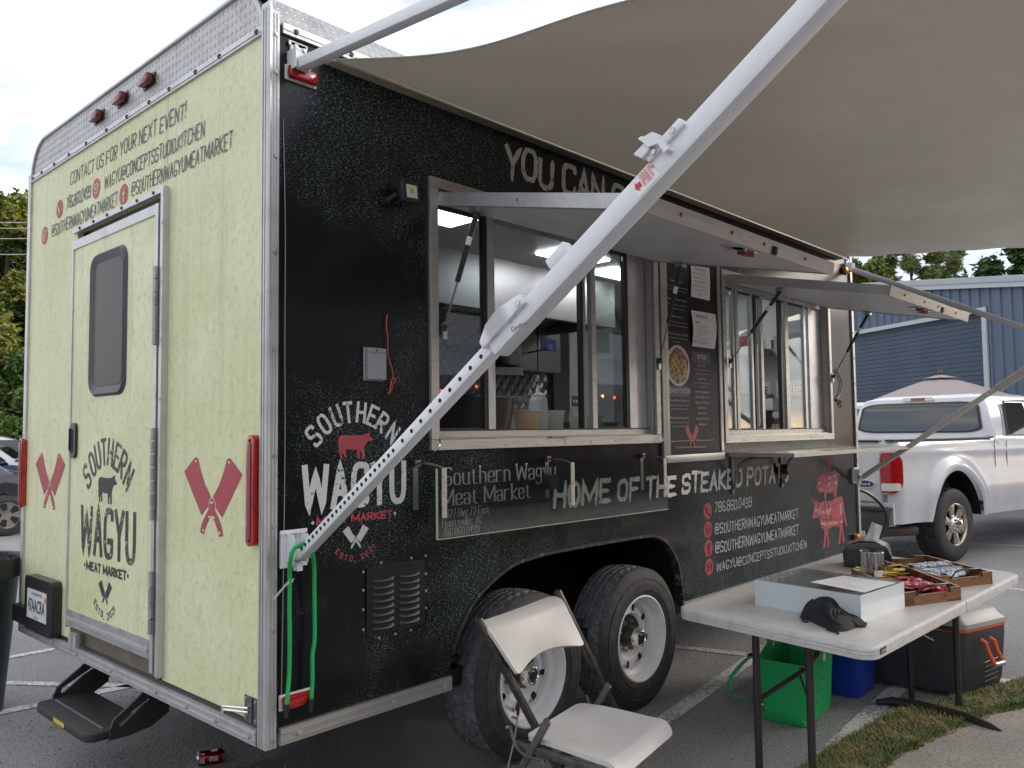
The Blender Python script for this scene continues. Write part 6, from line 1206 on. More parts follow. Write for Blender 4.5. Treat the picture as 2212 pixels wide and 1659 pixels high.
def patch(P, nu, nv, th, nm, m, par, rr=.14):
    def sh(u_, v_):   # round corners
        a, b = 2*u_-1, 2*v_-1; ca = max(0, abs(a)-(1-rr))/rr; cb = max(0, abs(b)-(1-rr))/rr
        if ca > 0 and cb > 0:
            l = math.hypot(ca, cb); mx_ = max(ca, cb); k = mx_/l; ca *= k; cb *= k
            a = math.copysign(1-rr+rr*ca, a); b = math.copysign(1-rr+rr*cb, b)
        return (a+1)/2, (b+1)/2
    top = [[P(*sh(i/(nu-1), j/(nv-1))) for j in range(nv)] for i in range(nu)]; mb = MB(); vs = []
    nrm_ = lambda i, j: ((top[min(i+1, nu-1)][j]-top[max(i-1, 0)][j]).cross(top[i][min(j+1, nv-1)]-top[i][max(j-1, 0)])).normalized()
    bot = [[top[i][j]-nrm_(i, j)*th for j in range(nv)] for i in range(nu)]
    mb.grid(lambda i, j: top[i][j], nu, nv); mb.grid(lambda i, j: bot[i][j], nu, nv)
    rim_ = [(i, 0) for i in range(nu)]+[(nu-1, j) for j in range(1, nv)]+[(i, nv-1) for i in range(nu-2, -1, -1)]+[(0, j) for j in range(nv-2, 0, -1)]; n = len(rim_)
    mb.add([top[i][j] for i, j in rim_]+[bot[i][j] for i, j in rim_], [(k, (k+1) % n, (k+1) % n+n, k+n) for k in range(n)])
    return mb.build(nm, m, par, smooth=True)
patch(stp, 26, 22, .018, 'seat', CHP, chr_)
BT = [G(*ZC(400, 480), .82), G(*ZC(1010, 262), .82), G(*ZC(1215, 690), .60), G(*ZC(690, 925), .60)]   # top near, top far, bottom far, bottom near
bn = (BT[1]-BT[0]).cross(BT[3]-BT[0]).normalized(); bn = bn if bn.y < 0 else -bn
def bkp(u_, v_): q = BT[0].lerp(BT[3], u_).lerp(BT[1].lerp(BT[2], u_), v_); return q-bn*(.045*sin(pi*v_))-bn*(.035*max(0, 1-u_/.22)**2)+Zv*(.055*sin(pi*v_)*u_**2.5)
patch(bkp, 22, 24, .012, 'backrest', CHP, chr_, .12)
def strap(a, b, w, th, nm, m=CHL, ax=None, par=None):
    a, b = Vector(a), Vector(b); d = (b-a).normalized(); s_ = (ax or X)-d*(ax or X).dot(d); s_.normalize(); n_ = d.cross(s_)
    f4 = [(-w/2, -th/2), (w/2, -th/2), (w/2, th/2), (-w/2, th/2)]
    return MB().hexa([a+n_*p_+s_*q for p_, q in f4], [b+n_*p_+s_*q for p_, q in f4]).build(nm, m, par or chr_, bevel=.004, smooth=True)
# front legs run up into the back frame
nt_ = BT[0].lerp(BT[1], -.01)-bn*.012; ft_ = BT[1].lerp(BT[0], -.01)-bn*.012
nbm = G(*ZC(985, 1640), .16); fbm = G(*ZC(1520, 1240), .30)
nd2 = (nbm-nt_).normalized(); nb0 = nbm+nd2*((0.01-nbm.z)/nd2.z); fd2 = nd2; fb0 = ft_+nd2*((0.01-ft_.z)/nd2.z)
strap(nt_-nd2*.01, nb0, .034, .022, 'front_leg'); strap(ft_-nd2*.01, fb0, .034, .022, 'front_leg')
# rear legs
rn0 = G(*ZC(735, 1190), .40); rn1 = G(*ZC(640, 1700), .06); rdn = Vector((0, .33, -.42)).normalized()
for bq, sx_ in ((ST_[2].lerp(ST_[1], .1), .02), (ST_[3].lerp(ST_[0], .1), -.02)):
    a = bq+Vector((sx_*-1.2, -.10, .02)); strap(a+Vector((0, .01, .07)), a+rdn*.55, .028, .016, 'rear_leg')
strap(ST_[2]+Vector((-.02, .03, -.03)), ST_[1]+Vector((-.02, .06, -.04)), .03, .014, 'seat_rail'); strap(ST_[3]+Vector((.01, .03, -.03)), ST_[0]+Vector((.01, .06, -.04)), .03, .014, 'seat_rail')
q0, q1_ = ST_[2]+Vector((-.03, .05, .03)), ST_[2]+Vector((-.03, -.12, -.05))
for ox in (0, ST_[3].x-ST_[2].x+.05): MB().tube(bez([q0+X*ox, q0+X*ox+Vector((0, -.03, -.06)), q0+X*ox+Vector((0, -.08, -.085)), q1_+X*ox], 5), .006, 8).build('hinge_link', CHL, chr_, smooth=True)
for q in (q0, q1_, nt_.lerp(nb0, .62)+Vector((-.011, 0, 0))): MB().cyl(q+Vector((-.012, 0, 0)), q+Vector((-.016, 0, 0)), .006, 10).build('rivet', ZINC, chr_)
strap(nb0.lerp(nt_, .22), fb0.lerp(ft_, .22), .02, .012, 'cross_bar', ax=Zv)
cb = MB(); cb.tube(bez([G(*ZC(700, 1090), .36), G(*ZC(690, 1160), .34), G(*ZC(680, 1240), .30)], 3), .007, 6); co_ = cb.build('dangling_cord', BLACKP, None, smooth=True); tag(co_, 'pale cord with a black knotted end hanging at the near side of the chair', 'cord')
MB().tube(bez([G(*ZC(682, 1240), .30), G(*ZC(672, 1320), .24), G(*ZC(650, 1450), .16), G(*ZC(615, 1600), .07), G(*ZC(602, 1660), .03)], 4), .0035, 6).build('pale_cord', mat('pale_cord', (.55, .52, .45), .6), co_, smooth=True)
# ================================================================= TOTE, COOLERS
GRN = mat('green_rubber', (.015, .46, .13), .5, 0, bump=(200, .08)); GRD = mat('green_rubber_dark', (.008, .20, .06), .6)
t0, t1_, t2_ = G(*ZK(272, 905), 0), G(*ZK(625, 982), 0), G(*ZK(812, 812), 0); t3_ = t0+(t2_-t1_); TQ = [t1_, t2_, t3_, t0]
tcn = sum(TQ, Vector())/4; to = thing('rubber_tote', 'bright green rubber tote bag standing under the table', 'tote bag', tcn); TH = .325
def totP(sc, z): return [q.lerp(tcn, 1-sc)+Zv*z for q in TQ]
def rounded(C4, r=.13, n=4): # C4 counterclockwise-ish quad -> rounded loop
    out = []
    for k in range(4):
        a, b, c_ = C4[k-1], C4[k], C4[(k+1) % 4]; p_, q = b.lerp(a, r), b.lerp(c_, r)
        for i in range(n+1):
            s_ = i/n; out.append((p_.lerp(b, s_)).lerp(b.lerp(q, s_), s_))
    return out
lv_ = [(.93, .004), (.955, .03), (.97, .052), (.985, .054), (1.0, .10), (1.06, TH-.03), (1.09, TH-.028), (1.10, TH), (1.075, TH), (1.06, TH-.05), (.985, .10), (.92, .02)]
rings = [rounded(totP(s_, z)) for s_, z in lv_]; n = len(rings[0])
for i, r_ in enumerate(rings):
    if lv_[i][1] > TH-.06:    # rim rises at two sides for the straps
        for k, q in enumerate(r_):
            e_ = (t2_-t1_).normalized(); m_ = (q-tcn).dot((t0-t1_).normalized()); q.z += .0
mb = MB(); mb.add([q for r_ in rings for q in r_], [(j*n+k, j*n+(k+1) % n, (j+1)*n+(k+1) % n, (j+1)*n+k) for j in range(len(rings)-1) for k in range(n)]+[tuple(range(n)), tuple(range((len(rings)-1)*n, len(rings)*n))]); mb.build('tote_body', GRN, to, smooth=True)
# raised back lip with button
bl0, bl1 = totP(1.085, TH)[2], totP(1.085, TH)[3]; m_ = bl0.lerp(bl1, .5); d = (bl1-bl0)
MB().prism([bl0.lerp(bl1, a)+Zv*b for a, b in ((.06, -.01), (.94, -.01), (.9, .005), (.75, .03), (.6, .055), (.4, .055), (.25, .03), (.1, .005))], (d.cross(Zv)).normalized()*-.010).build('raised_lip', GRN, to)
fl0, fl1 = totP(1.085, TH)[0], totP(1.085, TH)[1]; MB().prism([fl0.lerp(fl1, a)+Zv*b for a, b in ((.06, -.01), (.94, -.01), (.9, .005), (.75, .03), (.6, .055), (.4, .055), (.25, .03), (.1, .005))], (d.cross(Zv)).normalized()*-.010).build('raised_lip', GRN, to)
bq = m_+Zv*.03; nn_ = (tcn-m_); nn_.z = 0; nn_.normalize(); MB().cyl(bq+nn_*.002, bq+nn_*.012, .014, 14).build('strap_button', PAPER, to)
MB().cyl(fl0.lerp(fl1, .5)+Zv*.0, fl0.lerp(fl1, .5)+Zv*.0-nn_*-.0+nn_*.014, .022, 14).build('strap_button', PAPER, to)
# strap hanging on the left side
sp_ = [G(*ZK(262, 395), .30), G(*ZK(180, 490), .27), G(*ZK(120, 600), .20), G(*ZK(140, 665), .17), G(*ZK(215, 695), .13)]
sp_ = [totP(1.08, TH)[3]+Vector((-.0, .03, .0)), totP(1.08, TH)[3]+Vector((-.06, .05, -.03)), totP(1.08, TH)[3]+Vector((-.13, .08, -.10)), totP(1.08, TH)[3]+Vector((-.12, .08, -.18)), totP(1.08, TH)[3]+Vector((-.03, .04, -.21))]
bp = bez(sp_, 6); mb = MB(); mb.grid(lambda i, j: bp[i]+Vector((.4, .9, 0)).normalized()*(.022*(j-.5))*2*.5, len(bp), 2); o = mb.build('strap', GRN, to, smooth=True, fix=False); so = o.modifiers.new('s', 'SOLIDIFY'); so.thickness = .006
for i in range(9):   # zigzag grips along the foot
    f_ = .08+.84*i/8; a = totP(.972, .012)[3].lerp(totP(.972, .012)[0], f_); dd = (t1_-t0).normalized(); o_ = (dd.cross(Zv)).normalized()
    MB().tube([a-dd*.010+Zv*.0+o_*.002, a+dd*.006+Zv*.014+o_*.002, a-dd*.008+Zv*.03+o_*.003], .004, 5).build('sole_rib', GRN, to, fix=False)
for i in range(3):
    for j in range(4):
        q = totP(1.03, .10+.05*j)[0].lerp(totP(1.03, .10+.05*j)[1], .35+.2*i); MB().cyl(q, q+(q-tcn).normalized()*.002, .005, 8).build('vent_hole', GRD, to, fix=False)
MB().tube(bez([G(*ZK(320, 420), .30), G(*ZK(345, 400), .31), G(*ZK(380, 425), .30)], 5), .002, 5).tube(bez([G(*ZK(330, 425), .30), G(*ZK(350, 408), .32), G(*ZK(360, 430), .30)], 5), .002, 5).build('wire_loops', mat('wire_green', (.10, .5, .2), .4), to)
BLU = mat('blue_cooler_plastic', (.015, .06, .50), .42, 0, bump=(150, .05)); WHC = mat('cooler_white', (.62, .64, .60), .45)
bc0 = G(*ZK(830, 775), 0); bc1 = G(*ZK(1020, 770), 0); bc1 = Vector((3.25, -.85, 0)); bd = Vector((.03, -1, 0)).normalized(); bc0 = bc1-bd*.10; bside = Vector((-bd.y, bd.x, 0))
if bside.x < 0: bside = -bside
bl_ = [bc0-bd*.48, bc1, bc1+bside*.30, bc0-bd*.48+bside*.30]; bcn = sum(bl_, Vector())/4; bco = thing('blue_cooler', 'blue cooler with a white swing handle behind the green tote', 'cooler', bcn)
rg_ = [rounded([q.lerp(bcn, 1-s_)+Zv*z for q in bl_], .10) for s_, z in ((.90, .004), (.94, .02), (1.0, .36), (1.02, .365), (1.02, .40))]; n = len(rg_[0])
MB().add([q for r_ in rg_ for q in r_], [(j*n+k, j*n+(k+1) % n, (j+1)*n+(k+1) % n, (j+1)*n+k) for j in range(4) for k in range(n)]+[tuple(range(n)), tuple(range(4*n, 5*n))]).build('cooler_body', BLU, bco, smooth=True)
rg_ = [rounded([q.lerp(bcn, 1-s_)+Zv*z for q in bl_], .10) for s_, z in ((1.03, .402), (1.03, .44), (.97, .455))]
MB().add([q for r_ in rg_ for q in r_], [(j*n+k, j*n+(k+1) % n, (j+1)*n+(k+1) % n, (j+1)*n+k) for j in range(2) for k in range(n)]+[tuple(range(n)), tuple(range(2*n, 3*n))]).build('cooler_lid', WHC, bco, smooth=True)
fo_ = -bside*.012; a = bc1.lerp(bc0, .50)+fo_; MB().tube([a-bd*.17+Zv*.36+fo_, a-bd*.17+Zv*.26+fo_, a+bd*.03+Zv*.26+fo_, a+bd*.03+Zv*.36+fo_], .009, 6).build('swing_handle', WHC, bco)
GRY = mat('grey_cooler', (.045, .049, .058), .42, 0, bump=(120, .06)); LIDG = mat('cooler_lid', (.40, .41, .39), .5, 0, bump=(150, .06)); ORG = mat('orange_plastic', (.75, .11, .02), .42)
g0, g1, g2 = G(*ZK(1040, 640), 0), G(*ZK(1790, 775), 0), G(*ZK(2010, 715), 0)
gl_d = (g1-g0).normalized(); gs_ = Vector((-gl_d.y, gl_d.x, 0)); gs_ = Vector((.96, -.28, 0))
gb = [g1, g1+gs_*.44, g1-gl_d*.80+gs_*.44, g1-gl_d*.80]; gcn = sum(gb, Vector())/4
gc = thing('large_cooler', 'large dark grey rolling cooler with pale lid and orange trim behind the table', 'cooler', gcn)
def cring(lst, r=.07): return [rounded([q.lerp(gcn, 1-s_)+Zv*z for q in gb], r) for s_, z in lst]
def loft(rs, nm, m, par, smooth=True):
    n = len(rs[0]); return MB().add([q for r_ in rs for q in r_], [(j*n+k, j*n+(k+1) % n, (j+1)*n+(k+1) % n, (j+1)*n+k) for j in range(len(rs)-1) for k in range(n)]+[tuple(range(n)), tuple(range((len(rs)-1)*n, len(rs)*n))]).build(nm, m, par, smooth=smooth)
loft(cring([(.92, .03), (.955, .08), (1.0, .33), (1.0, .375)]), 'cooler_body', GRY, gc); loft(cring([(1.01, .377), (1.01, .392)]), 'orange_band', ORG, gc); loft(cring([(1.02, .394), (1.02, .42), (.94, .445), (.90, .475)]), 'cooler_lid', LIDG, gc)
for f_ in (.11, .23):
    q = (g1+gs_*.2-gl_d*f_*.8-gl_d*.03)+Zv*.4765; MB().prism(ell(q+gs_*(.06-.12*(f_ < .2)), gs_, gl_d, .048, .036, 20), (0, 0, -.004)).build('cup_recess', mat('recess', (.12, .125, .13), .6), gc)
MB().hexa([q+Zv*.385 for q in (g1-gl_d*.12-gs_*.012, g1-gl_d*.03-gs_*.012, g1-gl_d*.03, g1-gl_d*.12)], [q+Zv*.41 for q in (g1-gl_d*.12-gs_*.012, g1-gl_d*.03-gs_*.012, g1-gl_d*.03, g1-gl_d*.12)]).build('lid_latch', BLACKP, gc, bevel=.003)
he = g1+gs_*.17+gl_d*.0; e2 = gl_d
for s_ in (-.045, .045):
    q = he+gs_*s_; MB().tube([q+e2*.02+Zv*.33, q+e2*.045+Zv*.315, q+e2*.055+Zv*.27, q+e2*.085+Zv*.20], [.012, .013, .012, .013], 8).build('orange_handle_arm', ORG, gc, smooth=True)
MB().cyl(he+e2*.085+Zv*.20-gs_*.045, he+e2*.085+Zv*.20+gs_*.045, .014, 12).build('handle_grip', mat('grip_silver', (.5, .5, .5), .3, .6), gc, smooth=True)
for k in range(5): MB().tube([he+e2*(.004-.01*k*.2)+gs_*(.02)+Zv*(.19-.028*k), he+e2*(.004-.01*k*.2)+gs_*.16+Zv*(.20-.028*k)], .003, 5).build('moulded_rib', LIDG if k == 0 else GRY, gc)
# ================================================================= CAN, BIN, ROPES
ca, cb_ = Vector((.322, 1.158, .033)), Vector((.432, 1.098, .033)); cdv = (cb_-ca).normalized()
CANM = mat('can_maroon', (.20, .008, .022), .22, .75); t, p = nodes_of(CANM)
Mc = frame(ca, cdv.cross(Zv), Zv.cross(cdv) if False else Zv) ; Mc = Matrix.Translation(ca) @ cdv.to_track_quat('Z', 'Y').to_matrix().to_4x4()
cn_o = thing('soda_can', 'empty maroon soda can lying on the asphalt by the trailer corner', 'can', ca)
MB().lathe([(.0, .004), (.022, .002), (.025, .0), (.0325, .009)], Mc, 28).lathe([(.0325, .116), (.027, .121), (.0265, .123), (.024, .1205), (0, .1195)], Mc, 28).build('can_end', CHROME, cn_o, smooth=True, fix=False)
MB().lathe([(.0325, .009), (.0331, .012), (.0331, .109), (.0325, .116)], Mc, 32).build('can_body', CANM, cn_o, smooth=True, fix=False)
tocam = (CAM-ca).normalized(); vv = (tocam-cdv*tocam.dot(cdv)).normalized(); ww = cdv.cross(vv)
def canpatch(h0, h1, a0, a1, m, nm):
    mb = MB(); mb.grid(lambda i, j: ca+cdv*(h0+(h1-h0)*j)+(vv*cos(a0+(a1-a0)*i/6)+ww*sin(a0+(a1-a0)*i/6))*.0334, 7, 2); mb.build(nm, m, cn_o, smooth=True, fix=False)
BAR = mat('bar_code', (.5, .45, .48), .4); t, p = nodes_of(BAR); wv = t.nodes.new('ShaderNodeTexNoise'); wv.inputs['Scale'].default_value = 700; sr9 = mapping(t, (1, 1, .05)); t.links.new(sr9, wv.inputs[0]); t.links.new(mixcol(t, rng(t, wv.outputs[0], .48, .52), (.55, .50, .52), (.2, .02, .03)), p.inputs['Base Color'])
sgn_ = -1 if ww.z > 0 else 1
canpatch(.012, .036, .1*sgn_, .85*sgn_, BAR, 'barcode_print'); canpatch(.054, .094, -.05*sgn_, .65*sgn_, BAR, 'label_print'); canpatch(.024, .034, -.6*sgn_, -.40*sgn_, PWH, 'label_print'); canpatch(.012, .022, -.65*sgn_, -.4*sgn_, BAR, 'label_print')
canpatch(.062, .092, -1.3*sgn_, -.72*sgn_, PWH, 'round_logo'); canpatch(.065, .089, -1.3*sgn_, -.78*sgn_, mat('can_dark', (.03, .002, .006), .3), 'round_logo_centre') if False else None
# rubbish bin at the left edge
bcx = G(-84, 1545); BIN = mat('dark_green_plastic', (.012, .03, .022), .4); LINER = mat('bin_liner', (.02, .022, .024), .25, 0, bump=(30, .6))
bn_o = thing('rubbish_bin', 'dark green rubbish bin with a black liner left of the trailer', 'bin', bcx)
Mb = Matrix.Translation(bcx); rimz = .86
bz = (G(10, 1262, 0), )
MB().lathe([(.20, .0), (.27, rimz-.04), (.285, rimz-.03), (.285, rimz)], Mb, 32).build('bin_body', BIN, bn_o, smooth=True, fix=False)
mb = MB(); mb.grid(lambda i, j: bcx+Vector(((.262, .28, .30, .302, .298)[j]*cos(2*pi*i/48)*(1+.02*noise.noise(Vector((i*.9, j, 0)))), (.262, .28, .30, .302, .298)[j]*sin(2*pi*i/48)*(1+.02*noise.noise(Vector((i*.9, j, 0)))), (rimz-.10, rimz+.005, rimz+.008, rimz-.03, rimz-.10+.02*noise.noise(Vector((i*.7, 3, 0))))[j])), 48, 5, closed_u=True); mb.build('bin_liner', LINER, bn_o, smooth=True, fix=False)
MB().cyl(bcx+Zv*(rimz-.101), bcx+Zv*(rimz-.10), .26, 24).build('bin_contents', LINER, bn_o)
# green elastic cord hung over the arm foot
ROPE = mat('green_rope', (.004, .42, .10), .55, 0, bump=(260, .5))
l1_ = [S(*ZRR(*q), v_) for q, v_ in (((280, 222), -.09), ((235, 250), -.10), ((212, 320), -.095), ((200, 420), -.06), ((200, 520), -.045), ((198, 800), -.04), ((200, 1000), -.04), ((197, 1300), -.04), ((185, 1480), -.045), ((175, 1600), -.045))]
l2_ = [S(*ZRR(*q), v_) for q, v_ in (((400, 285), -.10), ((413, 400), -.06), ((415, 640), -.045), ((418, 900), -.04), ((415, 1060), -.04), ((398, 1180), -.04), ((398, 1400), -.04), ((388, 1550), -.04))]
over = [l2_[0], l2_[0].lerp(l1_[0], .5)+Vector((0, -.03, .035)), l1_[0]]
rp_ = MB().tube(bez(list(reversed(l2_))+[over[1]]+l1_, 8), .0075, 10).build('green_rope', ROPE, None, smooth=True); tag(rp_, 'fuzzy green elastic rope looped over the lower awning bracket', 'rope')
rg = random.Random(9); fz = MB(); allp = bez(l1_, 14)+bez(l2_, 14)
for _ in range(420):
    q = allp[rg.randrange(len(allp))]; q = q+Vector((rg.uniform(-.006, .006), rg.uniform(-.006, .006), rg.uniform(-.02, .02))); d = Vector((rg.uniform(-1, 1), rg.uniform(-1, .3), rg.uniform(-.5, .5))).normalized()*rg.uniform(.006, .014); fz.add([q, q+Zv*.0009, q+d], [(0, 1, 2)])
o = fz.build('rope_fuzz', ROPE, rp_, fix=False); o['kind'] = 'stuff'
for e_ in (l1_[-1], l2_[-1]): MB().cyl(e_, e_+Vector((-.003, 0, -.045)), .0105, 10, .007).build('rope_end_cap', BLACKP, rp_, smooth=True)
tp = [S(*ZRR(*q), -.05) for q in ((235, 518), (180, 545), (140, 590), (90, 650), (55, 680))]; mb = MB(); mb.grid(lambda i, j: tp[i]+Vector((.004, 0, .010))*(j*2-1)*(.5+.2*i/4)*1.4, 5, 2); mb.build('tape_tail', mat('tape', (.42, .43, .38), .4), rp_, fix=False, smooth=True)
# thin loose gasket strip beside the corner
MB().tube(bez([(.052, -.004, 2.7), (.06, -.008, 2.3), (.058, -.012, 1.9), (.064, -.006, 1.5), (.058, -.01, 1.1), (.055, -.004, .6)], 6), .0018, 5).build('loose_gasket', mat('gasket_white', (.28, .28, .27), .5), TR)
# ================================================================= KITCHEN THINGS ON THE LEDGE
def ledge(x, y, z=1.536): return Vector((x, y, z))
CL_ = mat('cup_plastic', (.55, .55, .52), .3); nodes_of(CL_)[1].inputs['Alpha'].default_value = .38; CLO_ = mat('cup_stained', (.50, .33, .20), .3); nodes_of(CLO_)[1].inputs['Alpha'].default_value = .6
for k, (x, y, lb, inner) in enumerate(((1.60, .20, 'clear deli cup stained orange, leftmost on the window ledge', (.30, .13, .05)), (1.72, .235, 'clear deli cup behind the others with brown spice at its base', (.12, .035, .015)), (1.82, .215, 'clear empty deli cup, rightmost on the window ledge', (.45, .46, .44)))):
    q = ledge(x, y); dc_ = thing('deli_cup', lb, 'cup', q, 'deli cups on the window ledge'); M = Matrix.Translation(q)
    MB().lathe([(.0, .001), (.052, .0), (.056, .004), (.068, .108), (.072, .112), (.072, .118), (.066, .118)], M, 32).build('cup_wall', (CL_ if k else CLO_), dc_, smooth=True, fix=False)
    MB().lathe([(0, .004), (.052, .004), (.053, .012), (0, .014)], M, 24).build('cup_residue', mat('residue_%d' % k, inner, .6), dc_, fix=False)
    MB().tube(ell(q+Zv*.116, X, Y, .071, .071, 28), .0022, 6, closed=True).build('cup_rim', mat('milky_rim', (.55, .56, .54), .3), dc_, smooth=True)
q = ledge(1.90, .38, 1.44); M = Matrix.Translation(q)
sq = thing('squeeze_bottle', 'white plastic squeeze bottle with a pointed nozzle behind the cups', 'bottle', q)
MB().lathe([(0, 0), (.05, 0), (.052, .01), (.052, .27), (.046, .288), (.04, .293)], M, 28).build('bottle_body', mat('milky_plastic', (.56, .59, .60), .35), sq, smooth=True, fix=False)
MB().lathe([(.041, .292), (.041, .310), (.022, .314), (.015, .320), (.005, .368), (.0, .368)], M, 24).build('nozzle_cap', mat('nozzle_white', (.66, .66, .64), .4), sq, smooth=True, fix=False)
def openbox(c_, sx_, sy_2, h, nm, label, cat, m, tap=.88, rim_m=None, grp=None):
    o = thing(nm, label, cat, c_, grp); a = [(-sx_, -sy_2), (sx_, -sy_2), (sx_, sy_2), (-sx_, sy_2)]
    lp_ = lambda s_, z: rounded([Vector(c_)+Vector((p_*s_, q_*s_, z)) for p_, q_ in a], .12, 3)
    rs = [lp_(tap, 0), lp_(1, h), lp_(1.05, h), lp_(1.05, h+.006), lp_(.97, h+.006), lp_(tap-.03, .006)]; n = len(rs[0])
    MB().add([q for r_ in rs for q in r_], [(j*n+k, j*n+(k+1) % n, (j+1)*n+(k+1) % n, (j+1)*n+k) for j in range(5) for k in range(n)]+[tuple(range(n)), tuple(range(5*n, 6*n))]).build('pan', m, o, smooth=True); return o
openbox((1.13, .30, 1.44), .36, .14, .27, 'black_food_pan', 'black plastic food pan at the left of the serving window', 'food pan', mat('pan_black', (.012, .012, .013), .3))
openbox((2.55, 1.35, 1.44), .20, .14, .20, 'steel_food_pan', 'deep stainless steel food pan on the counter under the quilted wall', 'food pan', STEEL); openbox((2.08, 1.3, 1.44), .18, .12, .22, 'black_food_pan', 'black food pan standing behind the squeeze bottle', 'food pan', mat('pan_black', (.012, .012, .013), .3))
openbox((2.13, .225, 1.536), .09, .062, .085, 'clear_food_box', 'clear box of chopped pale onion at the right of the opening', 'food box', CL_); openbox((2.42, .50, 1.44), .22, .15, .15, 'green_food_pan', 'long steel pan behind the right pane of the serving window', 'food pan', mat('pan_green', (.10, .14, .10), .35, .3))
rg = random.Random(4); on_ = MB()
for _ in range(90):
    c_ = Vector((2.13+rg.uniform(-.07, .07), .225+rg.uniform(-.045, .045), 1.546+rg.random()*.045)); r_ = .008; on_.box((-r_, -r_*.6, -r_*.4), (r_, r_*.6, r_*.4), Matrix.Translation(c_) @ Matrix.Rotation(rg.random()*3, 4, (rg.random(), rg.random(), 1)))
o = on_.build('chopped_onion', mat('onion', (.55, .60, .46), .5), None, fix=False); tag(o, 'chopped pale onion filling the clear box on the ledge', 'onion', kind='stuff')
wt_ = MB(); wt_.grid(lambda i, j: Vector((2.18+.5*j/8+.0, .55+.28*i/10, 1.44+.10*sin(pi*i/10)**.5*(1+.1*sin(j)))), 11, 9); o = wt_.build('foil_lid', STEEL, None, smooth=True, fix=False); tag(o, 'domed shiny steel lid behind the deli cups', 'lid')
# saucepan on the wall shelf
pp = S(*ZI(862, 530), 2.05); pp = Vector((pp.x, 2.15, S(*ZI(862, 530), 2.15).z)); px_ = S(*ZI(862, 530), 2.15).x; M = Matrix.Translation((px_, 2.15, pp.z)); so_ = thing('saucepan', 'small aluminium saucepan with a long handle on the steel shelf', 'saucepan', (px_, 2.15, pp.z))
MB().lathe([(0, 0), (.085, 0), (.09, .01), (.095, .16), (.10, .165), (.092, .163), (.086, .01)], M, 32).build('pan_body', ALU, so_, smooth=True, fix=False)
a = S(*ZI(950, 405), 2.10); b = S(*ZI(1265, 340), 1.80); MB().tube([Vector((px_+.09, 2.12, pp.z+.12)), a, b], .008, 8).build('pan_handle', CHROME, so_, smooth=True)
shf = MB().hexa([S(*ZI(*q), v_) for q, v_ in (((560, 620), 2.0), ((1003, 628), 2.0), ((1003, 628), 2.4), ((560, 620), 2.4))], [S(*ZI(*q), v_) for q, v_ in (((560, 540), 2.0), ((985, 545), 2.0), ((985, 545), 2.4), ((560, 540), 2.4))]).build('pan_shelf', STEEL, TR, fix=True)
for k, (x, y, z, m, lb) in enumerate(((4.25, .32, 1.44, mat('purple', (.16, .03, .20), .4), 'purple capped bottle lying in the second window'), )):
    MB().cyl((0, 0, 0), (0, 0, 0.001), .001, 3)
    a = S(*ZV(990, 1335), .3); b = S(*ZV(1060, 1360), .35); o = thing('capped_bottle', lb, 'bottle', a); MB().cyl(a, b, .028, 14, .022).build('bottle_body', m, o, smooth=True); MB().cyl(a-(b-a).normalized()*.02, a, .03, 14).build('bottle_cap', PWH, o, smooth=True)
q = S(*ZV(1145, 1400), .30); o = MB().box((q.x-.10, .26, 1.44), (q.x+.10, .36, 1.70)).build('orange_box', mat('orange_card', (.62, .25, .08), .6, 0, var=(9, (.7, .45, .25), .45, .6)), None, bevel=.004); tag(o, 'orange carton behind the right pane of the second window', 'box')
q = S(*ZV(1035, 1420), .25); o = MB().box((q.x-.13, .18, 1.50), (q.x+.10, .28, 1.58)).build('packet_bundle', mat('mixed_packets', (.5, .5, .48), .5, 0, var=(30, (.45, .12, .14), .5, .6)), None, bevel=.01); tag(o, 'small bundle of pink and white packets on the second window ledge', 'packets')
q = S(*ZV(1035, 1250), 1.3); openbox((q.x, 1.3, q.z-.05), .28, .15, .13, 'steel_food_pan', 'white tub seen deep inside the second window', 'food pan', WHC)
# ================================================================= PICKUP TRUCK
HD_ = radians(-13.8); tc_, ts_ = cos(HD_), sin(HD_); TO = Vector((8.8, .05, 0))
def TL(x, y, z): yy = y+1.0; return Vector((TO.x+tc_*x-ts_*yy, TO.y+ts_*x+tc_*yy, z))
tk = thing('pickup_truck', 'white pickup truck parked beyond the trailer nose, tailgate towards the camera', 'pickup truck', TL(1, 0, 0))
CARW = mat('truck_white', (.62, .63, .66), .22, 0, var=(3, (.55, .55, .57), .4, .75), coat=.6)
def tprism(l, y0, y1, nm, m, bevel=0, par=tk): return MB().prism([TL(a, y0, b) for a, b in l], TL(0, y1, 0)-TL(0, y0, 0)).build(nm, m, par, bevel=bevel, smooth=bevel > 0)
def arcp(cx, cz, r, a0, a1, n=14, sz=1.): return [(cx+r*cos(a0+(a1-a0)*k/n), cz+sz*r*sin(a0+(a1-a0)*k/n)) for k in range(n+1)]
ARC = arcp(0, .44, .50, pi*1.0+.12, -.12, 16, 1.08)
def bodyside(y, sg, nm):   # bowed side panel: stations along x, profile along z, with the wheel arch cut by clamping
    prof_z = [(.52, .0), (.60, .03), (.78, .045), (.93, .05), (1.0, .035), (1.10, .03), (1.24, .03), (1.30, .018), (1.38, .004), (1.40, -.02)]
    def P(i, j):
        x = -1.22+3.35*i/67; z, o = prof_z[j]; rr = math.hypot((x)/.52, (z-.44)/.58)
        if abs(x) < .66 and z < 1.12: o += .045*math.exp(-((rr-1.14)/.22)**2)
        if rr < 1.0:
            ang = math.atan2((z-.44)/.58, x/.52); x, z = .52*cos(ang), .44+.58*sin(ang) 
        return TL(x, y+sg*(o), z)
    mb = MB(); mb.grid(P, 68, len(prof_z)); return mb.build(nm, CARW, tk, smooth=True, fix=False)
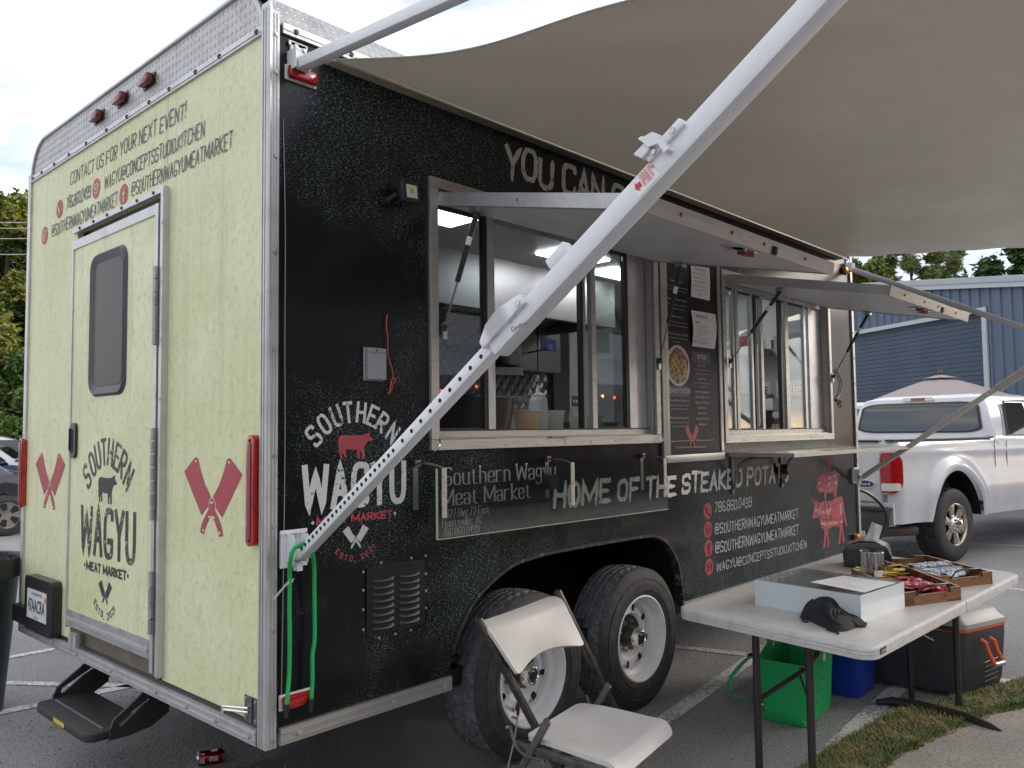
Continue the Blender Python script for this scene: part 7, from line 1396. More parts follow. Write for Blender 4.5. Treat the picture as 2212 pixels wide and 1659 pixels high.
def bodyside2(y, sg):
    # panel above the arch: stations clamp their lower edge to the arch line
    def P(i, j):
        x = -1.22+3.40*i/100; zb_ = .50
        if abs(x) < .545: zb_ = max(.50, .44+.60*math.sqrt(max(0, 1-(x/.545)**2)))
        zt_ = 1.39; z = zb_+(zt_-zb_)*(j/24); o = .0+.035*math.exp(-((z-.80)/.22)**2)+.03*math.exp(-((z-1.26)/.03)**2)*.4-.05*max(0, (z-1.33)/.06)**2*.5
        rr = math.hypot(x/.545, (z-.44)/.60); o += .055*math.exp(-((rr-1.10)/.16)**2)*(1 if z > .3 else 0)*(1 if rr < 1.5 else .5)
        if x < -1.05: o -= .10*((-x-1.05)/.17)**2
        return TL(x, y+sg*o, z)
    mb = MB(); mb.grid(P, 101, 25); return mb.build('bed_side', CARW, tk, smooth=True, fix=False)
bodyside2(-.985, -1); bodyside2(.985, 1)
MB().grid(lambda i, j: TL(.56*cos(pi*i/20), -.99+.30*j, max(.5, .44+.61*sin(pi*i/20))), 21, 2).build('wheel_well', BLACKM, tk, fix=False); tprism([(-.6, .5), (.6, .5), (.6, 1.1), (-.6, 1.1)], -.68, -.67, 'wheel_well_back', BLACKM)
tprism([(-1.26, .74), (-1.215, .72), (-1.215, 1.385), (-1.255, 1.385), (-1.27, 1.2)], -.87, .87, 'tailgate', CARW, .01)
tprism([(-1.285, 1.386), (-1.20, 1.386), (-1.20, 1.405), (-1.285, 1.405)], -.87, .87, 'tailgate_cap', BLACKP, .006); tprism([(-1.2, 1.391), (.92, 1.391), (.92, 1.41), (-1.2, 1.41)], -.985, -.90, 'bed_rail_cap', BLACKP, .006); tprism([(-1.2, 1.391), (.92, 1.391), (.92, 1.41), (-1.2, 1.41)], .90, .985, 'bed_rail_cap', BLACKP, .006)
tprism([(-1.2, .6), (.9, .6), (.9, .64), (-1.2, .64)], -.9, .9, 'bed_floor', BLACKM); tprism([(.88, .6), (.92, .6), (.92, 1.38), (.88, 1.38)], -.93, .93, 'bed_head', CARW)
tprism([(-1.22, .50), (-1.19, .50), (-1.19, .735), (-1.22, .735)], -.98, .98, 'rear_sill', CARW)
BMP = mat('bumper_charcoal', (.05, .052, .058), .35); MB().grid(lambda i, j: TL(-1.42+.12*abs(2*i/20-1)**4+[0.10, .0, -.01, .0, .02, .12][j], -.98+1.96*i/20, [.42, .44, .54, .62, .68, .69][j]), 21, 6).build('rear_bumper', BMP, tk, smooth=True, fix=False); tprism([(-1.40, .66), (-1.22, .66), (-1.22, .69), (-1.40, .69)], -.93, .93, 'bumper_step', BLACKP)
# tail lights wrapping the corner
for s_ in (-1, 1):
    def lamp(u_, v_, z0=.84, z1=1.27, o=0.):
        f_ = u_*5; k = min(int(f_), 4); f_ -= k; xs_ = [-1.275, -1.285, -1.283, -1.262, -1.20, -1.10]; ys_ = [.88, .90, .94, .99, 1.022, 1.035]; return TL(xs_[k]+(xs_[k+1]-xs_[k])*f_-o, s_*(ys_[k]+(ys_[k+1]-ys_[k])*f_+o), z0+(z1-z0)*v_)
    o = patch(lamp, 16, 18, .02, 'tail_light', RED, tk, .62); patch(lambda u_, v_: lamp(.06+.86*u_, v_, .865, .945, .004), 12, 6, .006, 'reverse_lens', CLEARL, o, .3)
c_ = TL(-1.285, -.70, .93); ux_ = (TL(0, -1, 0)-TL(0, 0, 0)).normalized(); nx = (TL(-1, 0, 0)-TL(0, 0, 0)).normalized()
MB().prism(ell(c_, ux_, Zv, .115, .046, 28), nx*-.02).build('badge_rim', CHROME, tk); MB().prism(ell(c_+nx*.0, ux_, Zv, .105, .038, 28), nx*.003).build('oval_badge', mat('badge_blue', (.01, .025, .12), .25), tk); ftext('Ford', c_-ux_*.062-Zv*.016+nx*.0035, ux_, Zv, .125, .036, tk, PWH, 'badge_lettering')
# cab
def cabring(z, x0, x1, hw, r=.16): return rounded([TL(x0, -hw, z), TL(x1, -hw, z), TL(x1, hw, z), TL(x0, hw, z)], r, 5)
cb_r = [cabring(.55, .94, 4.2, .97, .04), cabring(1.36, .94, 4.0, .99, .04), cabring(1.42, .95, 3.4, .96, .05)]
loft(cb_r, 'cab_body', CARW, tk)
gr_ = [cabring(1.42, .95, 3.3, .96, .035), cabring(1.60, .975, 3.0, .925, .035), cabring(1.80, 1.01, 2.65, .865, .04), cabring(1.91, 1.055, 2.45, .80, .06), cabring(1.955, 1.16, 2.35, .68, .12)]
loft(gr_, 'cab_greenhouse', CARW, tk)
def rearw(u_, v_, off): # window lies on the rear face of the cab
    z = 1.465+.395*v_; hw = .86-.075*v_; y = hw*(2*u_-1)
    xf_ = (.95+(z-1.42)*.139 if z < 1.6 else .975+(z-1.6)*.175 if z < 1.8 else 1.01+(z-1.8)*.41)
    return TL(xf_-off, -y, z)
def rw(sc, off): return [rearw(.5+(a/2)*sc[0], .5+(b/2)*sc[1], off) for a, b in rrect(2, 2, .34, 6)]
mb = MB(); oo, ii = rw((.5*2, .5*2), .012), rw((.955, .90), .016); oo = rw((1, 1), .012); n = len(oo); mb.add(oo+ii, [(k, (k+1) % n, (k+1) % n+n, k+n) for k in range(n)]); mb.build('rear_window_seal', BLACKP, tk, fix=False)
TG = mat('truck_glass', (.010, .013, .015), .03, 0, spec=1.0); mb = MB(); 
def rwg(u_, v_): return rearw(.5+(u_-.5)*.96, .5+(v_-.5)*.91, .013)
patch(rwg, 14, 8, .004, 'rear_window', TG, tk, .3)
zt_ = 1.885; MB().prism([TL(1.035-.01, b, zt_+a*.0) for a, b in ()] or [TL(1.045, y, z) for y, z in [(q[0], 1.905+q[1]) for q in rrect(.42, .045, .018)]], TL(-.02, 0, 0)-TL(0, 0, 0)).build('brake_light_housing', CLEARL, tk, bevel=.004); MB().prism([TL(1.022, y, z) for y, z in [(q[0], 1.905+q[1]) for q in rrect(.19, .036, .006)]], TL(-.004, 0, 0)-TL(0, 0, 0)).build('brake_light', RED, tk)
for s_ in (-1, 1):
    MB().add([TL(1.32, s_*.975, 1.43), TL(1.95, s_*.975, 1.43), TL(1.90, s_*.885, 1.84), TL(1.42, s_*.885, 1.84)], [(0, 1, 2, 3)]).build('side_window', TG, tk, fix=False)
    MB().tube([TL(1.30, s_*.975, 1.43), TL(1.40, s_*.888, 1.855), TL(1.95, s_*.885, 1.86)], .012, 6).build('window_trim', BLACKP, tk)
MB().tube([TL(1.22, -.985, .56), TL(1.22, -.992, .95), TL(1.22, -.992, 1.36)], .0035, 5).tube([TL(1.22, -.962, 1.42), TL(1.28, -.927, 1.6), TL(1.36, -.865, 1.8)], .0035, 5).build('door_gap', HOLE, tk)
MB().tube([TL(.93, -.992, .6), TL(.93, -.995, 1.38)], .0035, 5).build('cab_gap', HOLE, tk)
tprism([(4.2, .6), (5.2, .6), (5.25, 1.1), (4.2, 1.3)], -.9, .9, 'bonnet', CARW, .05)
# exhaust, hitch, hose
MB().lathe([(.052, 0), (.055, 0), (.055, .6), (.052, .6)], frame(TL(-1.25, -.62, .40), Zv, X) @ Matrix.Identity(4) if False else Matrix.Translation(TL(-.62, -.86, .39)) @ (TL(-1, .35, 0)-TL(0, 0, 0)).to_track_quat('Z', 'Y').to_matrix().to_4x4(), 20).build('exhaust_pipe', mat('rusty_pipe', (.12, .09, .07), .6, .4), tk, fix=False, smooth=True)
MB().cyl(TL(-.62, -.86, .39)+(TL(-1, .35, 0)-TL(0, 0, 0)).normalized()*.02, TL(-.62, -.86, .39)+(TL(-1, .35, 0)-TL(0, 0, 0)).normalized()*.03, .05, 16).build('exhaust_dark', HOLE, tk)
MB().cyl(TL(0, -.75, .40), TL(0, .75, .40), .06, 10).box((0, 0, 0), (0.001, .001, .001)).build('rear_axle', BLACKM, tk)
ALLOY = mat('cast_alloy', (.50, .46, .40), .28, .95); R_t = .42
def truckwheel(x, y, s_):
    w = thing('wheel', None, None, (0, 0, 0)); w.parent = tk; c_ = TL(x, y, R_t); w.location = c_-wloc(tk); ax_ = (TL(0, s_, 0)-TL(0, 0, 0)).normalized()
    M = Matrix.Translation(c_) @ ax_.to_track_quat('Z', 'Y').to_matrix().to_4x4(); NA, NP = 180, 24; vs = []
    for k in range(NA):
        a = 2*pi*k/NA
        for j in range(NP):
            u_ = j/(NP-1); h = .02+.24*u_; g = 0
            if (k % 9 < 2 and (j < 8 or j > 15)) or (7 < j < 10 and k % 5 < 3) or (13 < j < 16) or (k % 9 in (4, 5) and 10 <= j <= 13): g = .014
            r = R_t-.010*(2*u_-1)**4-g; vs.append(M @ Vector((r*cos(a), r*sin(a), h)))
    MB().add(vs, [(k*NP+j, ((k+1) % NA)*NP+j, ((k+1) % NA)*NP+j+1, k*NP+j+1) for k in range(NA) for j in range(NP-1)]).build('tyre_tread', RUBBER, w, fix=False)
    MB().lathe([(.235, .01), (.245, -.002), (.30, -.010), (.36, -.004), (R_t-.025, .006), (R_t-.012, .022)], M, 60).lathe([(.23, .26), (R_t-.012, .258)], M, 40).build('tyre_sidewall', RUBBER, w, smooth=True, fix=False)
    MB().lathe([(.24, .004), (.243, -.004), (.236, -.006), (.228, .004), (.222, .03), (.215, .12), (.215, .2)], M, 48).build('rim_ring', ALLOY, w, smooth=True, fix=False)
    MB().lathe([(0, .13), (.216, .13)], M, 32).build('rim_back', HOLE, w, fix=False)
    for k in range(6):
        a = 2*pi*k/6+.3; d1 = Vector((cos(a), sin(a), 0)); d2 = Vector((-sin(a), cos(a), 0)); MB().hexa([M @ (d1*.07-d2*.032+Zv*.05), M @ (d1*.07+d2*.032+Zv*.05), M @ (d1*.07+d2*.03+Zv*.02), M @ (d1*.07-d2*.03+Zv*.02)], [M @ (d1*.226-d2*.060+Zv*.05), M @ (d1*.226+d2*.060+Zv*.05), M @ (d1*.226+d2*.05+Zv*.008), M @ (d1*.226-d2*.05+Zv*.008)]).build('wheel_spoke', ALLOY, w, bevel=.006, smooth=True)
    MB().lathe([(.105, .03), (.10, .0), (.085, -.02), (.06, -.035), (.055, -.06), (.045, -.065), (0, -.066)], M, 32).build('hub_cap', CHROME, w, smooth=True, fix=False)
    for k in range(8): a = 2*pi*k/8; MB().cyl(M @ Vector((.082*cos(a), .082*sin(a), -.015)), M @ Vector((.082*cos(a), .082*sin(a), -.045)), .011, 8).build('lug_nut', CHROME, w)
truckwheel(0, -.985, 1); truckwheel(0, .985, -1); truckwheel(3.6, -.985, 1)
hs = [Vector((5.72, .25, .95)), Vector((6.0, .1, .98)), Vector((6.3, .0, .75)), Vector((6.2, .1, .45)), Vector((5.9, .3, .40))]
o = MB().tube(bez(hs, 8), .016, 8).build('trailer_cable', BLACKP, None, smooth=True); tag(o, 'black looping cable between the trailer nose and the truck bumper', 'cable')
o = thing('trailer_tongue', None, None, (5.6, 1.3, .45)); o.parent = TR; o.location = Vector((5.6, 1.3, .45))-wloc(TR); MB().tube([(5.5, .5, .45), (6.9, 1.25, .45)], .04, 6).tube([(5.5, 2.1, .45), (6.9, 1.35, .45)], .04, 6).build('tongue_frame', BLACKM, o)
MB().lathe([(0, 0), (.15, 0), (.15, .38), (.11, .46), (.05, .48), (0, .48)], Matrix.Translation((5.85, .62, .98)), 24).build('propane_tank', PAPER, o, smooth=True, fix=False) ; 
# LED dots along the front trim
for k in range(22): MB().box((LX+.011, -.012, .62+.033*k), (LX+.018, -.004, .632+.033*k)).build('trim_light', CLEARL, TR)
# ================================================================= GENERIC PARKED CARS
def car(name, label, cat, pos, hd, paint, Lc=4.6, Wc=1.8, Hc=1.45, kind='sedan', parts_=True, group=None):
    c_, s_ = cos(hd), sin(hd); pos = Vector(pos)
    def P(x, y, z): return pos+Vector((c_*x-s_*y, s_*x+c_*y, z))
    o = thing(name, label, cat, pos, group); h = Lc/2; w = Wc/2
    if kind == 'sedan': bt = [(-h, .62), (-h+.1, .92), (-h+.9, .98), (h-1.3, .93), (h-.25, .75), (h, .55)]; rf = [(-h+.75, .97), (-h+1.35, Hc-.06), (-h+1.9, Hc), (-h+2.5, Hc), (-h+3.0, Hc-.12), (h-1.15, .94)]
    else: bt = [(-h, .75), (-h+.04, 1.05), (-h+.6, 1.08), (h-1.2, 1.06), (h-.2, .95), (h, .6)]; rf = [(-h+.03, 1.06), (-h+.25, Hc-.05), (-h+.7, Hc), (h-2.1, Hc), (h-1.7, Hc-.1), (h-1.15, 1.06)]
    xs = [-h, -h+.12, -h+.5]+[-h+.9+(Lc-1.8)*k/12 for k in range(13)]+[h-.5, h-.15, h]
    def zt(x, l):
        for (a, za), (b, zb_) in zip(l, l[1:]):
            if a <= x <= b: return za+(zb_-za)*(x-a)/(b-a)
        return l[0][1] if x < l[0][0] else l[-1][1]
    wh = [-h+.85, h-.88]
    def body(i, j):
        x = xs[i]; tz = zt(x, bt); zb_ = .24
        for q in wh:
            if abs(x-q) < .38: zb_ = max(zb_, .33+math.sqrt(.38**2-(x-q)**2)*.92)
        ang = [(-1, 0), (-1.0, .45), (-.985, .8), (-.93, .97), (-.6, 1.0), (0, 1.01), (.6, 1.0), (.93, .97), (.985, .8), (1.0, .45), (1, 0)][j]
        tap_ = 1-.16*max(0, (abs(x)-h+.5)/.5)**2; return P(x, ang[0]*w*tap_, zb_+(tz-zb_)*ang[1])
    mb = MB(); mb.grid(body, len(xs), 11); n0 = [0, len(xs)-1]; mb.add([body(0, j) for j in range(11)], [tuple(range(11))]); mb.add([body(len(xs)-1, j) for j in range(11)], [tuple(range(11))]); mb.build('body', paint, o, smooth=True, fix=False)
    rx = [rf[0][0]+(rf[-1][0]-rf[0][0])*k/14 for k in range(15)]
    def roof(i, j):
        x = rx[i]; z = zt(x, rf); zb_ = zt(x, bt)-.02; a = [(-.93, 0), (-.88, .45), (-.78, .93), (-.6, 1.0), (.0, 1.02), (.6, 1.0), (.78, .93), (.88, .45), (.93, 0)][j]; return P(x, a[0]*w, zb_+(z-zb_)*a[1])
    MB().grid(roof, 15, 9).build('roof', paint, o, smooth=True, fix=False)
    for sg in (-1, 1):
        x0_, x1_ = rf[0][0]+.35, rf[-1][0]-.35; nn = 3 if kind != 'sedan' else 2
        for k in range(nn):
            a, b = x0_+(x1_-x0_)*k/nn+.03, x0_+(x1_-x0_)*(k+1)/nn-.03; zl = zt(a, bt)+.04; MB().add([P(a, sg*w*.925, zl), P(b, sg*w*.925, zl), P(min(b, rf[-2][0]), sg*w*.83, Hc-.14), P(max(a, rf[1][0]), sg*w*.83, Hc-.14)], [(0, 1, 2, 3)]).build('side_window', TG, o, fix=False)
    for e_, nm in ((0, 'rear_window'), (-1, 'windscreen')):
        (a, za), (b, zb_) = (rf[0], rf[1]) if e_ == 0 else (rf[-1], rf[-2]); ox = -.02 if e_ == 0 else .02
        A = lambda f_, y: P(a+(b-a)*f_+ox, y, za+(zb_-za)*f_+.012); MB().add([A(.12, -w*.72), A(.12, w*.72), A(.93, w*.62), A(.93, -w*.62)], [(0, 1, 2, 3)]).build(nm, TG, o, fix=False)
    for x in wh:
        for sg in (-1, 1):
            ax_ = (P(0, sg, 0)-P(0, 0, 0)).normalized(); M = Matrix.Translation(P(x, sg*(w-.0), .33)) @ (-ax_).to_track_quat('Z', 'Y').to_matrix().to_4x4(); wo = MB().lathe([(.21, .01), (.22, -.004), (.29, -.004), (.325, .02), (.33, .05), (.33, .17), (.31, .20), (.2, .2)], M, 32).build('wheel', RUBBER, o, smooth=True, fix=False)
            MB().lathe([(.215, .008), (.2, .03), (.05, .02), (0, .015)], M, 24).build('rim', ALLOY, wo, smooth=True, fix=False)
            for k in range(5): a = 2*pi*k/5; MB().prism([M @ Vector((r_*cos(a+d_), r_*sin(a+d_), .016)) for r_, d_ in ((.08, -.35), (.18, -.3), (.19, 0), (.18, .3), (.08, .35))], ax_*.006).build('rim_opening', HOLE, wo)
    for sg in (-1, 1):
        for e_, m, nm in ((1, CLEARL, 'headlight'), (-1, RED, 'tail_light')):
            z0 = .60 if e_ == 1 else .74; MB().hexa([P(e_*(h-.02), sg*w*.50, z0), P(e_*(h-.10), sg*w*.87, z0+.02), P(e_*(h-.16), sg*w*.87, z0+.02), P(e_*(h-.12), sg*w*.50, z0)], [P(e_*(h-.02)-e_*.06, sg*w*.50, z0+.14), P(e_*(h-.16), sg*w*.88, z0+.16), P(e_*(h-.24), sg*w*.88, z0+.16), P(e_*(h-.2), sg*w*.50, z0+.14)]).build(nm, m, o, smooth=False)
    MB().hexa([P(h-.01, -w*.35, .42), P(h-.01, w*.35, .42), P(h-.05, w*.35, .42), P(h-.05, -w*.35, .42)], [P(h+.0, -w*.4, .56), P(h+.0, w*.4, .56), P(h-.05, w*.4, .56), P(h-.05, -w*.4, .56)]).build('grille', BLACKP, o)
    return o
PW_ = mat('car_white', (.62, .64, .68), .2, 0, coat=.7); PBK = mat('car_black', (.012, .012, .014), .15, 0, coat=.8); PBL = mat('car_blue', (.015, .06, .30), .2, 0, coat=.7); PDG = mat('car_dark_grey', (.03, .033, .04), .2, 0, coat=.7); PSV = mat('car_silver', (.45, .47, .50), .25, .3, coat=.6)
def dirp(px, dist): # ground point in the direction of a pixel column at a distance
    d = ray(px, 931); d.z = 0; d.normalize(); return Vector((CAM.x, CAM.y, 0))+d*dist
aw = lambda px: math.atan2(ray(px, 931).y, ray(px, 931).x)
car('parked_car', 'dark grey car nearest on the far left, only its bumper end showing', 'car', dirp(-235, 15.8), aw(0)+1.75, PDG, 4.5, 1.85, 1.5)
car('parked_car', 'black car with pale headlight seen low beside the trailer', 'car', dirp(-150, 19), aw(0)+4.6, PBK, 4.5, 1.8, 1.35)
car('parked_car', 'blue car between the black car and the white cars', 'car', dirp(-120, 22.3), aw(0)+4.5, PBL, 4.5, 1.8, 1.38)
car('parked_car', 'silver white car behind the blue car', 'car', dirp(-60, 26), aw(0)+4.5, PSV, 4.6, 1.8, 1.42)
car('parked_car', 'white saloon standing furthest back under the trees', 'car', dirp(-20, 30.5), aw(0)+4.9, PW_, 4.8, 1.85, 1.6)
car('parked_van', 'white passenger van with dark windows behind the pickup truck', 'van', dirp(1865, 18.5), aw(1865)+1.3, PW_, 5.2, 1.95, 2.05, 'van')
# ================================================================= BLUE METAL BUILDING
vb = math.atan2(ray(662, 925).y, ray(662, 925).x); bd_ = Vector((cos(vb), sin(vb), 0))     # direction of the wall towards the left
jb = dirp(2143, 22.0); bn2 = Vector((-bd_.y, bd_.x, 0)); 
if bn2.dot(Vector((CAM.x, CAM.y, 0))-jb) < 0: bn2 = -bn2
def on_wall(px, py, off=0.):
    d = ray(px, py); q0 = jb+bn2*off; t_ = (q0-CAM).dot(bn2)/d.dot(bn2); return CAM+d*t_
BLD = thing('metal_building', 'blue ribbed metal building with a roll-up door and white eaves', 'building', jb)
BW1 = mat('blue_steel', (.10, .14, .205), .42, 0, var=(.8, (.12, .155, .215), .4, .7)); BW2 = mat('door_blue', (.07, .10, .15), .4, 0, var=(1.2, (.09, .12, .165), .4, .7)); TRM = mat('white_trim', (.48, .51, .54), .4)
ZB7 = zone(3232, 1000, 4032, 2212)
eL, eR = on_wall(*ZB7(890, 395)), on_wall(*ZB7(2212, 345)); jt = on_wall(*ZB7(1850, 615)); jl = on_wall(*ZB7(345, 790)); 
def wp(s_, z, o=0.): return jb-bd_*s_*-1*-1+bn2*o+Zv*z if False else jb+bd_*(-s_)+bn2*o+Zv*z   # s_: metres to the right of the jamb
sR = -(eR-jb).dot(bd_); sL = -(eL-jb).dot(bd_); slope = (eR.z-eL.z)/(sR-sL)
def ez(s_): return eR.z+(s_-sR)*slope
dz = jt.z; sl0 = -22.; dl = -(jl-jb).dot(bd_)
sxx = -14.0; sp0 = .30
while sxx < 7:
    inside = -9.6 < sxx < -.10
    z0_ = dz+.12 if inside else 0
    MB().hexa([wp(sxx, z0_, .0), wp(sxx+sp0-.004, z0_, .0), wp(sxx+sp0-.004, z0_, -.02), wp(sxx, z0_, -.02)], [wp(sxx, ez(sxx), .0), wp(sxx+sp0-.004, ez(sxx+sp0), .0), wp(sxx+sp0-.004, ez(sxx+sp0), -.02), wp(sxx, ez(sxx), -.02)]).build('wall_panel', BW1, BLD)
    MB().hexa([wp(sxx-.035, z0_, .001), wp(sxx+.045, z0_, .001), wp(sxx+.028, z0_, .04), wp(sxx-.018, z0_, .04)], [wp(sxx-.035, ez(sxx), .001), wp(sxx+.045, ez(sxx), .001), wp(sxx+.028, ez(sxx), .04), wp(sxx-.018, ez(sxx), .04)]).build('wall_rib', BW1, BLD); sxx += sp0
MB().hexa([wp(-14.5, ez(-14.5)-.02, .0), wp(9, ez(9)-.02, .0), wp(9, ez(9)-.02, .14), wp(-14.5, ez(-14.5)-.02, .14)], [wp(-14.5, ez(-14.5)+.24, .0), wp(9, ez(9)+.24, .0), wp(9, ez(9)+.24, .14), wp(-14.5, ez(-14.5)+.24, .14)]).build('eave_trim', TRM, BLD)
MB().hexa([wp(-14.5, ez(-14.5)+.10, .141), wp(9, ez(9)+.10, .141), wp(9, ez(9)+.10, .17), wp(-14.5, ez(-14.5)+.10, .17)], [wp(-14.5, ez(-14.5)+.22, .141), wp(9, ez(9)+.22, .141), wp(9, ez(9)+.22, .19), wp(-14.5, ez(-14.5)+.22, .19)]).build('eave_trim', TRM, BLD)
MB().hexa([wp(-9.7, dz, -.02), wp(.0, dz, -.02), wp(.0, dz, .03), wp(-9.7, dz, .03)], [wp(-9.7, dz+.11, -.02), wp(.0, dz+.11, -.02), wp(.0, dz+.11, .03), wp(-9.7, dz+.11, .03)]).build('door_head_trim', TRM, BLD)
MB().hexa([wp(-.13, 0, -.02), wp(.0, 0, -.02), wp(.0, 0, .035), wp(-.13, 0, .035)], [wp(-.13, dz-.001, -.02), wp(0, dz-.001, -.02), wp(0, dz-.001, .035), wp(-.13, dz-.001, .035)]).build('door_jamb_trim', TRM, BLD)
zz = .0; 
while zz < dz-.02:
    MB().hexa([wp(-9.6, zz, -.16), wp(-.131, zz, -.16), wp(-.131, zz, -.145), wp(-9.6, zz, -.145)], [wp(-9.6, zz+.105, -.16), wp(-.131, zz+.105, -.16), wp(-.131, zz+.105, -.128), wp(-9.6, zz+.105, -.128)]).build('door_slat', BW2, BLD); zz += .115
MB().hexa([wp(-9.8, 0, -.3), wp(-.05, 0, -.3), wp(-.05, 0, -.2), wp(-9.8, 0, -.2)], [wp(-9.8, dz+.1, -.3), wp(-.05, dz+.1, -.3), wp(-.05, dz+.1, -.2), wp(-9.8, dz+.1, -.2)]).build('door_backing', HOLE, BLD)
MB().hexa([wp(-14.5, ez(-14.5)+.2, .05), wp(9, ez(9)+.2, .05), wp(9, ez(9)+.6, -9), wp(-14.5, ez(-14.5)+.6, -9)], [wp(-14.5, ez(-14.5)+.25, .05), wp(9, ez(9)+.25, .05), wp(9, ez(9)+.65, -9), wp(-14.5, ez(-14.5)+.65, -9)]).build('roof', BW1, BLD)
# umbrella in front of the door
uc = dirp(2036, 17.); UZ = .1+CAM.z+(920-826)*(uc-Vector((CAM.x, CAM.y, 0))).dot(Vector((fw.x, fw.y, 0)).normalized())/FPX
um = thing('patio_umbrella', 'beige patio umbrella open behind the pickup truck', 'umbrella', uc); UM = mat('umbrella_mauve', (.36, .30, .29), .7); UMD = mat('umbrella_under', (.10, .03, .03), .7)
r_u = 1.18
for k in range(8):
    a0, a1 = 2*pi*k/8+.25, 2*pi*(k+1)/8+.25; e_ = lambda a, r, z: uc+Vector((r*cos(a), r*sin(a), UZ+z))
    mb = MB(); mb.grid(lambda i, j: e_(a0, r_u*(.16+.84*i/6), -.03-.36*(i/6)**1.1).lerp(e_(a1, r_u*(.16+.84*i/6), -.03-.36*(i/6)**1.1), j/4)+Zv*(-.015*sin(pi*j/4)*i/6), 7, 5); mb.build('canopy_panel', UM, um, fix=False)
    mb = MB(); mb.grid(lambda i, j: e_(a0, r_u*(.02+.24*i/3), .05-.07*i/3).lerp(e_(a1, r_u*(.02+.24*i/3), .05-.07*i/3), j/3), 4, 4); mb.build('vent_panel', UM, um, fix=False)
    MB().tube([e_(a0, .05, -.15), e_(a0, r_u*.97, -.40)], .012, 5).build('rib', UMD, um)
MB().cyl(uc+Zv*.02, uc+Zv*(UZ+.04), .02, 10).build('pole', mat('pole_dark', (.05, .03, .02), .5), um); MB().lathe([(0, .0), (.05, .03), (.045, .07), (.02, .1), (0, .11)], Matrix.Translation(uc+Zv*(UZ+.04)), 14).build('finial', mat('finial', (.08, .04, .035), .4), um, fix=False, smooth=True)
# ================================================================= TREES
LF = {}
def leafmat(name, a, b, tr=.0):
    m = mat(name, a, .6, 0); t, p = nodes_of(m); oi = mapping(t, (1, 1, 1)); nq = tex(t, 'ShaderNodeTexNoise', .7, oi, 3); n2_ = tex(t, 'ShaderNodeTexNoise', 5.0, oi, 2); c = mixcol(t, rng(t, mul(t, mul(t, nq, .55), mul(t, n2_, .45), 'ADD'), .40, .60), a, b); t.links.new(c, p.inputs['Base Color'])
    return m
BARK = mat('bark', (.09, .065, .045), .9, 0, bump=(12, .6))
def crown_mesh(blobs, n, size, seed, aspect=1., droop=0., shell=.55):
    """leaves scattered through the crown's clumps; mesh data reused between trees of a kind"""
    rg = random.Random(seed); vs = []; fs = []; tot = sum(b[1]**2 for b in blobs)
    for (c_, r_) in blobs:
        for _ in range(int(n*r_**2/tot)):
            d = Vector((rg.gauss(0, 1), rg.gauss(0, 1), rg.gauss(0, .8))); d.normalize(); q = Vector(c_)+d*r_*(shell+(1-shell)*rg.random())*(.75+.45*noise.noise(Vector(d)*2.2+Vector(c_)))
            s_ = size*(.6+.8*rg.random()); a = Vector((rg.gauss(0, 1), rg.gauss(0, 1), rg.gauss(0, .6)-droop)).normalized(); b = a.cross(Vector((rg.gauss(0, 1), rg.gauss(0, 1), rg.gauss(0, 1)))).normalized()*aspect
            k = len(vs); vs += [q-a*s_, q+b*s_*.5, q+a*s_, q-b*s_*.5]; fs.append((k, k+1, k+2, k+3))
    me = bpy.data.meshes.new('crown'); me.from_pydata(vs, [], fs); return me
def blobs_for(h, w, seed, n=26, low=.25):
    rg = random.Random(seed); out = []
    for k in range(n):
        f_ = rg.random(); z = h*(low+(1-low)*f_); rr = w*(1-abs(f_-.42)*1.15)*rg.random()**.5; a = rg.random()*6.28; out.append(((rr*cos(a), rr*sin(a), z), w*(.22+.2*rg.random())*(1.1-.4*f_)))
    return out
def tree(name, label, pos, h, w, me, m, grp=None, sc=1., rot=0., limbs=None):
    o = thing(name, label, 'tree', pos, grp); tb_ = MB(); tb_.tube([Vector(pos), Vector(pos)+Vector((.1, .05, h*.35)), Vector(pos)+Vector((0, .1, h*.7)), Vector(pos)+Vector((.1, 0, h*.93))], [w*.055, w*.042, w*.028, w*.01], 10)
    rg = random.Random(int(h*10+pos[0])); 
    for k in range(limbs or 7):
        a = rg.random()*6.28; z = h*(.3+.55*k/(limbs or 7)); b0 = Vector(pos)+Vector((.05, .05, z)); tb_.tube([b0, b0+Vector((cos(a)*w*.4, sin(a)*w*.4, h*.08)), b0+Vector((cos(a)*w*.75, sin(a)*w*.75, h*.14))], [w*.022, w*.014, w*.005], 6)
    tb_.build('trunk', BARK, o, smooth=True)
    me2 = me if me.materials else me
    if not me.materials: me.materials.append(m)
    c_ = bpy.data.objects.new('crown', me); COL.objects.link(c_); c_.parent = o; c_.scale = (sc, sc, sc); c_.rotation_euler = (0, 0, rot)
    return o
G1 = leafmat('leaf_green', (.05, .10, .018), (.13, .18, .03)); G2 = leafmat('leaf_yellow_green', (.08, .14, .02), (.24, .23, .03)); G3 = leafmat('leaf_dark', (.03, .06, .016), (.07, .11, .025)); GP = leafmat('pine_green', (.09, .14, .035), (.20, .23, .07))
M1 = crown_mesh(blobs_for(11, 3.6, 1), 26000, .11, 1); M2 = crown_mesh(blobs_for(9.5, 3.2, 2, 24, .12), 24000, .11, 2); M3 = crown_mesh(blobs_for(4.2, 2.4, 3, 22, .02), 16000, .09, 3); M4 = crown_mesh(blobs_for(11, 3.6, 8), 14000, .20, 8)
tree('deciduous_tree', 'tall green tree with yellowing top at the left behind the parked cars', dirp(8, 36), 11, 3.6, M2, G2, sc=1.12, rot=1.)
tree('deciduous_tree', 'dark green tree left of the yellowing tree, partly outside the frame', dirp(-70, 38), 11, 3.6, M1, G1, rot=2.)
